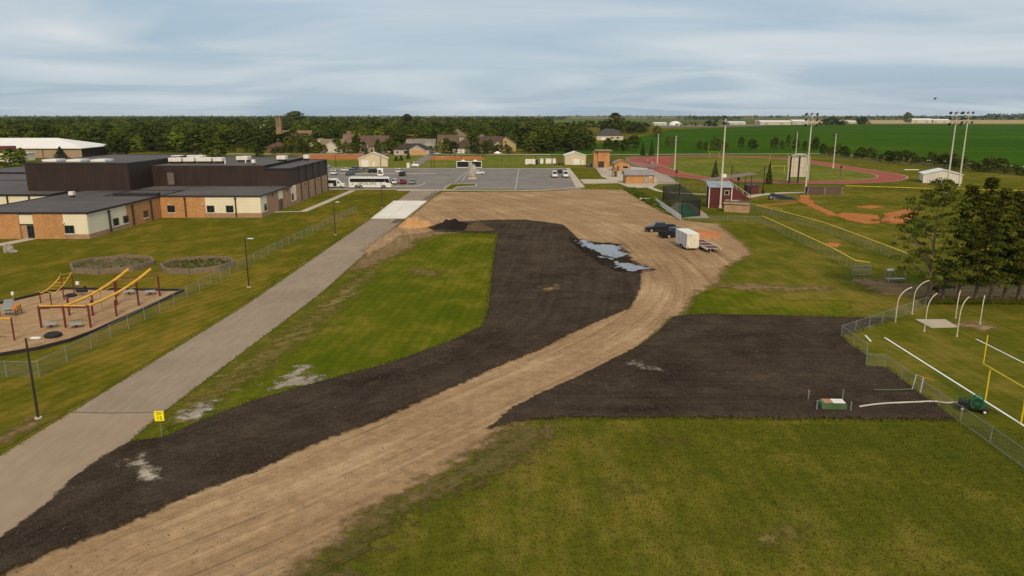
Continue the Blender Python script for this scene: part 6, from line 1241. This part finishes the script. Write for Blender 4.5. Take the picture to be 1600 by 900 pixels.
SPR = [make_spruce('spruce_tree', '', 200+k) for k in range(2)]
used = {}
def plant(kind, px, py, ptop, wpx=None, label=None, group=None, pos=None, hh=None, ws=None):
    src = SPR[(len(used)) % 2] if kind == 'S' else PROTO[{'A': 0, 'B': 1, 'C': 2, 'D': 3, 'E': 4, 'Y': 5}[kind]]
    p = pos if pos is not None else at(px, py); h = hh if hh else hgt(ptop, p.y); t = p.y/1158.0
    s_ = h/10; sw_ = s_ if wpx is None else (wpx*t)/(2*(2.6 if kind == 'S' else 4.3)); sw_ = ws or sw_
    first = id(src) not in used; used[id(src)] = 1; used[len(used)+.5] = 1
    o = src if first else dup(src); o.location = p; o.rotation_euler = (0, 0, random.uniform(0, 6.28)); o.scale = (sw_, sw_, s_)
    o['label'] = label
    if group: o['group'] = group
    elif 'group' in o: del o['group']
    return o
ROWL = 'small rounded tree in the row at the near edge of the crop field'; ROWG = 'trees at the near edge of the crop field'
for k, (px, py, pt, wd) in enumerate([(868, 237, 213, 26), (896, 237, 212, 22), (921, 236.5, 213, 26), (950, 237, 216, 16), (962, 236.5, 219, 14), (975, 238, 218, 14), (990, 236, 212, 26), (1046, 231, 213, 14), (1093, 235, 220, 12), (1103, 235, 222, 9), (1117, 234, 214, 20), (1130, 236, 221, 14), (1158, 233, 214, 12), (1175, 234, 218, 18), (1210, 234, 215, 17), (1222, 234, 220, 8), (1231, 233, 211, 9), (1243, 235, 217, 12), (1257, 236, 221, 10), (1273, 236, 215, 14), (846, 238, 214, 24), (830, 240, 216, 26)]):
    plant('ADAB'[k % 4], px, py, pt, wd, ROWL, ROWG)
plant('S', 1004, 243.5, 221, 9, 'slim dark conifer at the crop edge, left of a matching one by the red track'.replace(', left of a matching one by the red track', ', next to the row of rounded trees')); plant('S', 1018, 243.5, 217, 9, 'slim dark conifer standing at the corner of the red track apron')
plant('S', 1117, 277.5, 250, 13, 'dark spruce growing between the track and the press box'); plant('S', 1201, 288, 252, 13, 'sparse spruce beside the backstop net pole')
SBL = 'dark bushy tree in the shelterbelt along the crop field road'; SBG = 'shelterbelt trees'
rgs = random.Random(5)
for k in range(34):
    t = k/33; px = 1284+t*350+rgs.uniform(-4, 4); py = 242.5+t*34+rgs.uniform(-1.2, 1.8) if px > 1290 else 242; big = rgs.random() > .35
    plant('AADB'[k % 4], px, py, py-(17+6*t)*(1 if big else .62), (16+12*t)*(1 if big else .6), SBL, SBG)
for (kd, px, py, pt, wd, lb) in [('S', 573, 246, 229, 11, 'dark spruce just behind the cream storage garage'), ('S', 581.5, 246, 231, 9, 'smaller dark spruce leaning close to the one behind the storage garage'), ('S', 619, 251.5, 242.5, 8, 'short dark spruce in the clump on the lot lawn, farthest from the drive'), ('S', 627, 251, 242, 9, 'short dark spruce in the middle of the clump on the lot lawn'), ('S', 638, 248.5, 231, 8, 'taller dark spruce by the clump on the lot lawn'), ('S', 95, 247, 229, 22, 'dark spruce in front of the white-roofed arena'), ('C', 20, 275, 233, 46, 'bright green tree between the flat roofs and the red-roofed building'), ('C', 36, 262, 232, 20, 'slim bright green tree beside the red-roofed building'), ('A', 190, 244, 216, 34, 'dark round tree beside the arena end wall'), ('B', 175, 243, 213, 20, 'lighter green tree against the arena corner'), ('A', 308, 248, 206, 52, 'large dark tree behind the rooftop units'), ('B', 340, 249, 216, 40, 'broad mid-green tree right of the large dark one behind the school'.replace('right of', 'touching')), ('A', 405, 249, 229, 20, 'dark green tree rising behind the school rooftop corner'), ('B', 363, 238, 226, 13, 'small round tree on the green slope behind the school, first of two'.replace(', first of two', ' near the large dark tree')), ('A', 385, 238.5, 225, 12, 'small round tree on the green slope behind the school near the brick house'), ('B', 398, 240, 222, 16, 'leafy tree beside the low brown brick house'), ('Y', 451, 238, 213, 18, 'yellow-green tree in front of the church hall'), ('Y', 1027, 214, 197, 16, 'yellow-green tree at the corner of the crop field'), ('A', 463, 200, 174.5, 44, 'huge dark tree towering behind the bell tower'), ('A', 960, 213, 177.5, 36, 'huge dark tree towering over the cream house by the crop field'), ('A', 637, 205, 179, 22, 'big dark round tree breaking the skyline above the houses'), ('E', 470, 238, 216, 30, 'broad tree between the church hall and the street'), ('D', 487, 239, 215, 28, 'dark tree by the pale gabled house'), ('B', 528, 238, 216, 18, 'tree between the slate-roofed and steep-roofed houses'), ('A', 558, 240, 209, 18, 'dark tree beside the brick chimney'), ('A', 611, 239, 212, 12, 'slender dark tree between two big houses'), ('B', 697, 240, 216, 20, 'leafy tree in front of the yellow gabled house'), ('A', 710, 241, 222, 18, 'dark tree beside the white garage doors'), ('A', 741, 240.5, 211, 22, 'dark tree between the two brown-roofed houses'), ('D', 757, 241, 222, 20, 'dark tree in front of the long brown gabled house'), ('A', 1417, 192, 176, 15, 'lone round tree far out beside the pale warehouses')]:
    plant(kd, px, py, pt, wd, lb)
rst = random.Random(23)
for k in range(46):
    px = 425+k*8.3+rst.uniform(-3, 3); py = rst.uniform(238.2, 241.5)
    if any(abs(px-q) < 7 for q in (583, 643, 660, 718, 518)): continue
    plant(rst.choice('ABDEAC'), px, py, py-rst.uniform(9, 22), rst.uniform(9, 19), 'leafy street tree among the houses beyond the ballfields', 'street trees among the houses')
# wooded town: the nearest trees singly, the rest as one mass
HOUSES = [(o.location.x, o.location.y) for o in bpy.data.objects if o.parent is None and o.type == 'EMPTY' and o.name.startswith(('house', 'bell_tower', 'arena', 'water_tank'))]
cand = []; rgf = random.Random(17); Y = 418.0
while Y < 3000:
    sp_ = 11.0+max(0, Y-420)*.0105; x = xat(-150, Y)
    while x < xat(905, Y):
        xx, yy = x+rgf.uniform(-.45, .45)*sp_, Y+rgf.uniform(-.45, .45)*sp_; px = 800+xx/yy*1163
        lim = 436 if px < 150 else 452 if px < 300 else 462 if px < 405 else 486 if px < 790 else 452
        gap = (px > 318 and px < 400 and yy < 500)
        far_ok = yy < 1700+600*math.sin(px*.011) or rgf.random() < .35
        clr = all(abs(xx-a) > (17 if True else 9) or not (-26 < yy-b < 20) for a, b in HOUSES) or yy > 700
        arena = -400 < xx < -218 and yy < 440
        if yy > lim and not gap and clr and not arena and far_ok and not (px > 860 and yy > 800): cand.append((xx, yy, px))
        x += sp_
    Y += sp_*.9
cand.sort(key=lambda c: c[1])
NTL = ['dark green tree in the wooded town beyond the school', 'mid-green tree in the wooded town beyond the school', 'bright green tree in the wooded town beyond the school']
for i, (x, y, px) in enumerate(cand[:215]):
    k = rgf.choice('AABDDEBC'); hgt_ = rgf.uniform(8.5, 14.5)*(1.1 if px < 420 else 1.0); s_ = rgf.uniform(1.15, 1.75)
    plant(k, 0, 0, 0, None, {'A': NTL[0], 'D': NTL[0], 'B': NTL[1], 'E': NTL[1], 'C': NTL[2]}[k], {'A': 'dark trees of the town', 'D': 'dark trees of the town', 'B': 'mid-green trees of the town', 'E': 'mid-green trees of the town', 'C': 'bright trees of the town'}[k], Vector((x, y, 0)), hgt_, s_)
rg = np.random.default_rng(5); LO = []
for k in range(5):
    C, O, T = crown_pts(rg, 10, 1.0, 4.3, 44, 9, 1.3); LO.append(leaves(C, 1.1, rg, O, T))
FAR = []
for k in range(3):
    C, O, T = crown_pts(rg, 10, .8, 4.6, 10, 8, 2.0); FAR.append(leaves(C, 2.6, rg, O, T))
def mass(name, label, pts, mats, cat='trees'):
    VV, TT = [], []
    for (x, y, h, s_) in pts:
        V, T = (LO if y < 1000 else FAR)[rg.integers(0, 5 if y < 1000 else 3)]; a = rg.uniform(0, 6.28); c, s2 = math.cos(a), math.sin(a)
        VV.append(np.column_stack([(V[:,0]*c-V[:,1]*s2)*s_+x, (V[:,0]*s2+V[:,1]*c)*s_+y, V[:,2]*h/10])); TT.append(np.clip(T*.6+.2+rg.normal(0, .26), 0, 1))
    o = link(name, quadmesh(name, np.concatenate(VV), np.concatenate(TT), mats), None); o['label'] = label; o['category'] = cat; o['kind'] = 'stuff'; return o
rest = [(x, y, rgf.uniform(8.0, 14.5), rgf.uniform(1.2, 1.8)*(1+max(0, y-700)*.0007)) for x, y, px in cand[215:]]
mass('town_woodland', 'wooded mass of the town stretching to the horizon', rest, M_leafB)
# windbreaks on the plain
wb = []
def belt(x0, x1, py, h, n, dep=1.0, thin=0.0):
    for k in range(n):
        t = (k+rgf.random())/n; p = at(x0+(x1-x0)*t, py+rgf.uniform(-.15, .15)*dep)
        if rgf.random() < thin: continue
        wb.append((p.x, p.y, h*rgf.uniform(.6, 1.15), h/10*rgf.uniform(.9, 1.5)))
belt(1070, 1157, 187.3, 15, 46); belt(1283, 1318, 195.3, 15, 16); belt(1338, 1356, 194, 15, 9); belt(850, 884, 187, 13, 20); belt(1050, 1150, 197, 7, 22, 2, .3); belt(1105, 1120, 197, 12, 6)
belt(480, 1600, 183.6, 16, 300, 1.5, .35); belt(-300, 480, 184.2, 16, 220, 2, .1); belt(1320, 1620, 186.8, 15, 110, 1.2, .35); belt(1050, 1620, 184.8, 17, 150, 1.2, .45); belt(1540, 1620, 184.2, 26, 40); belt(1000, 1200, 186.0, 12, 40, 1, .5); belt(880, 1000, 200, 11, 30, 6); belt(940, 1010, 208, 13, 22, 6)
belt(1600, 2100, 186.2, 16, 120, 1.2, .3); belt(-700, -300, 184.6, 16, 120, 2, .1)
mass('windbreak_trees', 'scattered dark windbreak trees on the far plain', wb, M_leafA)
# ------------------------------------------------------------------ near row of poplars
NG = 'row of tall poplars'
NL = 'tall leafy poplar standing in a row beside the throwing cage'
def near(label, px, py, ptop, rad, base, seed, shape='poplar', ncl=170, per=46, group=NG):
    p = at(px, py); h = hgt(ptop, p.y); r = make_tree('poplar_tree', label, 'tree', seed, h, base, rad, ncl, per, .72, .27, M_leafN, shape, .24, 10, group); r.location = p; return r
near('broad spreading tree with bare branches at the open end of the row', 1449, 472, 284, 5.0, 2.6, 301, 'round', 230, 44, None)
near('first tall poplar along the row from the broad spreading tree', 1496, 471, 292, 2.5, 1.8, 302); near('second tall poplar along the row from the broad spreading tree', 1523, 470, 281, 2.4, 1.9, 303); near('third tall poplar along the row from the broad spreading tree', 1547, 471, 296, 2.5, 1.8, 304); near('fourth tall poplar along the row from the broad spreading tree', 1568, 469, 300, 2.3, 1.9, 305); near('fifth tall poplar along the row from the broad spreading tree', 1590, 471, 290, 2.6, 1.8, 306); near('sixth tall poplar along the row from the broad spreading tree', 1618, 471, 298, 2.8, 2.0, 307); near('seventh tall poplar along the row from the broad spreading tree', 1645, 471, 298, 2.8, 2.0, 308); near('eighth tall poplar along the row from the broad spreading tree', 1672, 471, 292, 2.8, 2.0, 309)
near('slender sapling with a thin crooked stem beside the spreading tree', 1472, 471, 408, 1.5, 1.3, 310, 'round', 18, 46, None)
# bare branches on the spreading tree
br = [o for o in bpy.data.objects if o.name.startswith('poplar_tree')][0]
rb = np.random.default_rng(9); m = MB()
for k in range(9):
    a = rb.uniform(2.2, 4.6); z = rb.uniform(3, 6.5); s_ = Vector((0, 0, z)); e = s_+Vector((math.cos(a)*rb.uniform(2, 4), math.sin(a)*rb.uniform(1, 2.6), rb.uniform(1.5, 3.6))); m.tube([s_, s_.lerp(e, .5)+Vector((0, 0, -.2)), e], [.09, .06, .02], 5)
m.build('bare_branches', plain('pale_bark', (.26, .20, .14), .9), br)
# ------------------------------------------------------------------ weeds, clods, grass tufts
def scatter_poly(n, poly, rg, keep=None):
    P = np.array([(p[0], p[1]) for p in poly]); lo, hi = P.min(0), P.max(0); out_ = []
    while len(out_) < n:
        q = rg.uniform(lo, hi, (n*2, 2)); d = sdf(q, P); m_ = d > 0
        if keep is not None: m_ &= keep(q, d, rg)
        out_ += q[m_].tolist()
    return np.array(out_[:n])
def tufts(name, pts, rg, h, w_, mat, label, cat, blades=3, kind='stuff'):
    n = len(pts); VV = []; TT = []
    for k in range(blades):
        a = rg.uniform(0, 6.283, n); hh = h*rg.uniform(.5, 1.3, n); ww = w_*rg.uniform(.6, 1.4, n); lx, ly = rg.normal(0, .45, n)*hh, rg.normal(0, .45, n)*hh
        b = np.column_stack([pts[:,0]+rg.normal(0, w_*.5, n), pts[:,1]+rg.normal(0, w_*.5, n), np.full(n, .0)]); d = np.column_stack([np.cos(a)*ww*.5, np.sin(a)*ww*.5, np.zeros(n)]); tp = b+np.column_stack([lx, ly, hh])
        VV.append(np.stack([b-d, b+d, tp+d*.35, tp-d*.35], 1).reshape(-1, 3)); TT.append(np.repeat(rg.uniform(.2, .8, n), 4))
    o = link(name, quadmesh(name, np.concatenate(VV), np.concatenate(TT), mat), None); o['label'] = label; o['category'] = cat; o['kind'] = kind; return o
rg = np.random.default_rng(77)
M_tuft = leaf_mat('grass_blades', (.070, .092, .010), (.150, .150, .022), .3)
fg_poly = [(-12, 26)] + A((520, 862), (600, 805), (720, 750), (800, 690), (860, 668), (1000, 661), (1300, 662), (1494, 664)) + [(62, 45), (62, 26)]
tufts('foreground_grass', scatter_poly(90000, fg_poly, rg), rg, .06, .03, M_tuft, 'short olive grass blades of the foreground field', 'grass', 2)
edge_pts = []
for pl_ in (soil1, soil2):
    P = np.array([(p[0], p[1]) for p in pl_])
    for a, b in zip(P, np.roll(P, -1, 0)):
        n = int(np.hypot(*(b-a))*22); t = rg.uniform(0, 1, n); q = a+(b-a)*t[:, None]+rg.normal(0, .28, (n, 2)); edge_pts.append(q)
E_ = np.concatenate(edge_pts); dd = np.maximum(sdf(E_, np.array([(p[0], p[1]) for p in soil1])), sdf(E_, np.array([(p[0], p[1]) for p in soil2]))); dx_ = sdf(E_, np.array([(p[0], p[1]) for p in dirt_poly])); rx = sdf(E_, np.array(road_poly, float))
E_ = E_[(dd < .05) & (dx_ < .5) & (rx < -.05)]
tufts('verge_grass', E_, rg, .20, .07, M_tuft, 'longer grass along the edges of the dark topsoil', 'grass', 3)
re_ = []
for line in (RL, RRr):
    P = [(-35.6, 22)] + [(p.x, p.y) for p in line] if line is RL else [(p.x, p.y) for p in line]
    for a, b in zip(P, P[1:]):
        a, b = np.array(a), np.array(b); n = int(np.hypot(*(b-a))*8); t = rg.uniform(0, 1, n); re_.append(a+(b-a)*t[:, None]+rg.normal(0, .10, (n, 2)))
re_ = np.concatenate(re_); re_ = re_[(sdf(re_, np.array([(p[0], p[1]) for p in soil1])) < -.8) & (sdf(re_, np.array([(p[0], p[1]) for p in dirt_poly])) < .3)]
o = tufts('road_verge_grass', re_, rg, .10, .06, M_tuft, 'ragged grass creeping over the edges of the road', 'grass', 3); o.location.z = .03
ws_ = scatter_poly(900, A((975, 297), (990, 296), (1006, 306), (1030, 322), (1024, 326), (1000, 312)), rg)
tufts('weed_patch', ws_, rg, .75, .30, M_leafB, 'rough green weeds along the edge of the dirt beside the footpath', 'weeds', 4)
for (c, Rr), nn, lb in zip(PLN, (110, 380), ('sparse weeds growing in the barer timber planter', 'thick weeds growing in the greener timber planter')):
    a = rg.uniform(0, 6.28, nn); q = Rr*.88*np.sqrt(rg.uniform(0, 1, nn)); pt = np.column_stack([c.x+q*np.cos(a), c.y+q*np.sin(a)]); o = tufts('planter_weeds', pt, rg, .28, .16, M_leafA, lb, 'weeds', 3); o.location.z = .28
lw = scatter_poly(5000, A((1440, 470), (1700, 470), (1700, 476), (1440, 476)), rg); tufts('row_grass', lw, rg, .3, .1, M_tuft, 'longer grass under the row of poplars', 'grass', 3)
def clods(name, label, poly, n, rg, s0, s1, zf, mat, keep=None):
    q = scatter_poly(n, poly, rg, keep); s_ = s0+(s1-s0)*rg.uniform(0, 1, n)**3
    base = np.array([(1,0,0),(-.5,.87,0),(-.5,-.87,0),(.1,.1,.8),(0,-.05,-.6)]); F = np.array([(0,1,3),(1,2,3),(2,0,3),(1,0,4),(2,1,4),(0,2,4)])
    a = rg.uniform(0, 6.28, n); c, s2 = np.cos(a), np.sin(a); B = base[None]*rg.uniform(.55, 1.35, (n, 5, 3))*s_[:, None, None]
    V = np.stack([B[..., 0]*c[:, None]-B[..., 1]*s2[:, None]+q[:, :1], B[..., 0]*s2[:, None]+B[..., 1]*c[:, None]+q[:, 1:], B[..., 2]+zf(q)[:, None]], -1).reshape(-1, 3)
    FF = (F[None]+5*np.arange(n)[:, None, None]).reshape(-1, 3); me = bpy.data.meshes.new(name); me.vertices.add(len(V)); me.vertices.foreach_set('co', V.astype(np.float32).ravel()); me.loops.add(FF.size); me.loops.foreach_set('vertex_index', FF.astype(np.int32).ravel()); me.polygons.add(len(FF)); me.polygons.foreach_set('loop_start', np.arange(0, FF.size, 3, dtype=np.int32)); me.update(calc_edges=True); me.materials.append(mat)
    o = link(name, me); o['label'] = label; o['category'] = 'soil'; o['kind'] = 'stuff'; return o
def zs(poly):
    P = np.array([(p[0], p[1]) for p in poly]); return lambda q: .13+soilrel(q, sdf(q, P))
near_keep = lambda q, d, rg: rg.uniform(0, 1, len(q)) < np.clip(70/q[:, 1], .12, 1)**2
M_clod = plain('soil_clod', (.05, .039, .029), .95, var=.35, scale=3); M_peb = plain('pale_pebble', (.26, .22, .17), .9, var=.2, scale=4)
clods('soil_clods', 'dark clods scattered over the long topsoil strip', soil1, 26000, rg, .025, .13, zs(soil1), M_clod, near_keep)
clods('soil_clods', 'dark clods scattered over the fenced topsoil plot', soil2, 16000, rg, .025, .12, zs(soil2), M_clod, near_keep)
clods('soil_pebbles', 'pale pebbles and roots in the long topsoil strip', soil1, 450, rg, .02, .07, zs(soil1), M_peb, near_keep)
clods('soil_pebbles', 'pale pebbles in the fenced topsoil plot', soil2, 260, rg, .02, .07, zs(soil2), M_peb, near_keep)
zd = lambda q: np.full(len(q), .10)
clods('track_stones', 'small stones and crumbs scattered over the dirt track', dirt_poly, 5000, rg, .02, .08, zd, plain('dirt_crumb', (.20, .14, .085), .95, var=.3, scale=3), lambda q, d, rg: near_keep(q, d, rg) & (sdf(q, np.array([(p[0], p[1]) for p in soil1])) < -.1) & (sdf(q, np.array([(p[0], p[1]) for p in soil2])) < -.1))
# ------------------------------------------------------------------ haze
hm = bpy.data.materials.new('haze'); hm.use_nodes = True; ht = hm.node_tree; ht.nodes.clear(); ho = ht.nodes.new('ShaderNodeOutputMaterial'); hv = ht.nodes.new('ShaderNodeVolumePrincipled')
hv.inputs['Color'].default_value = (.72, .84, .95, 1); hv.inputs['Density'].default_value = .000028; hv.inputs['Anisotropy'].default_value = 0.0
ht.links.new(hv.outputs[0], ho.inputs['Volume'])
MB().box(-BIG-200, BIG+200, -500, BIG+200, -1.5, hgt(150, 900)+8).build('haze', hm, None, kind='stuff', label='thin bluish summer haze over the plain', category='haze')
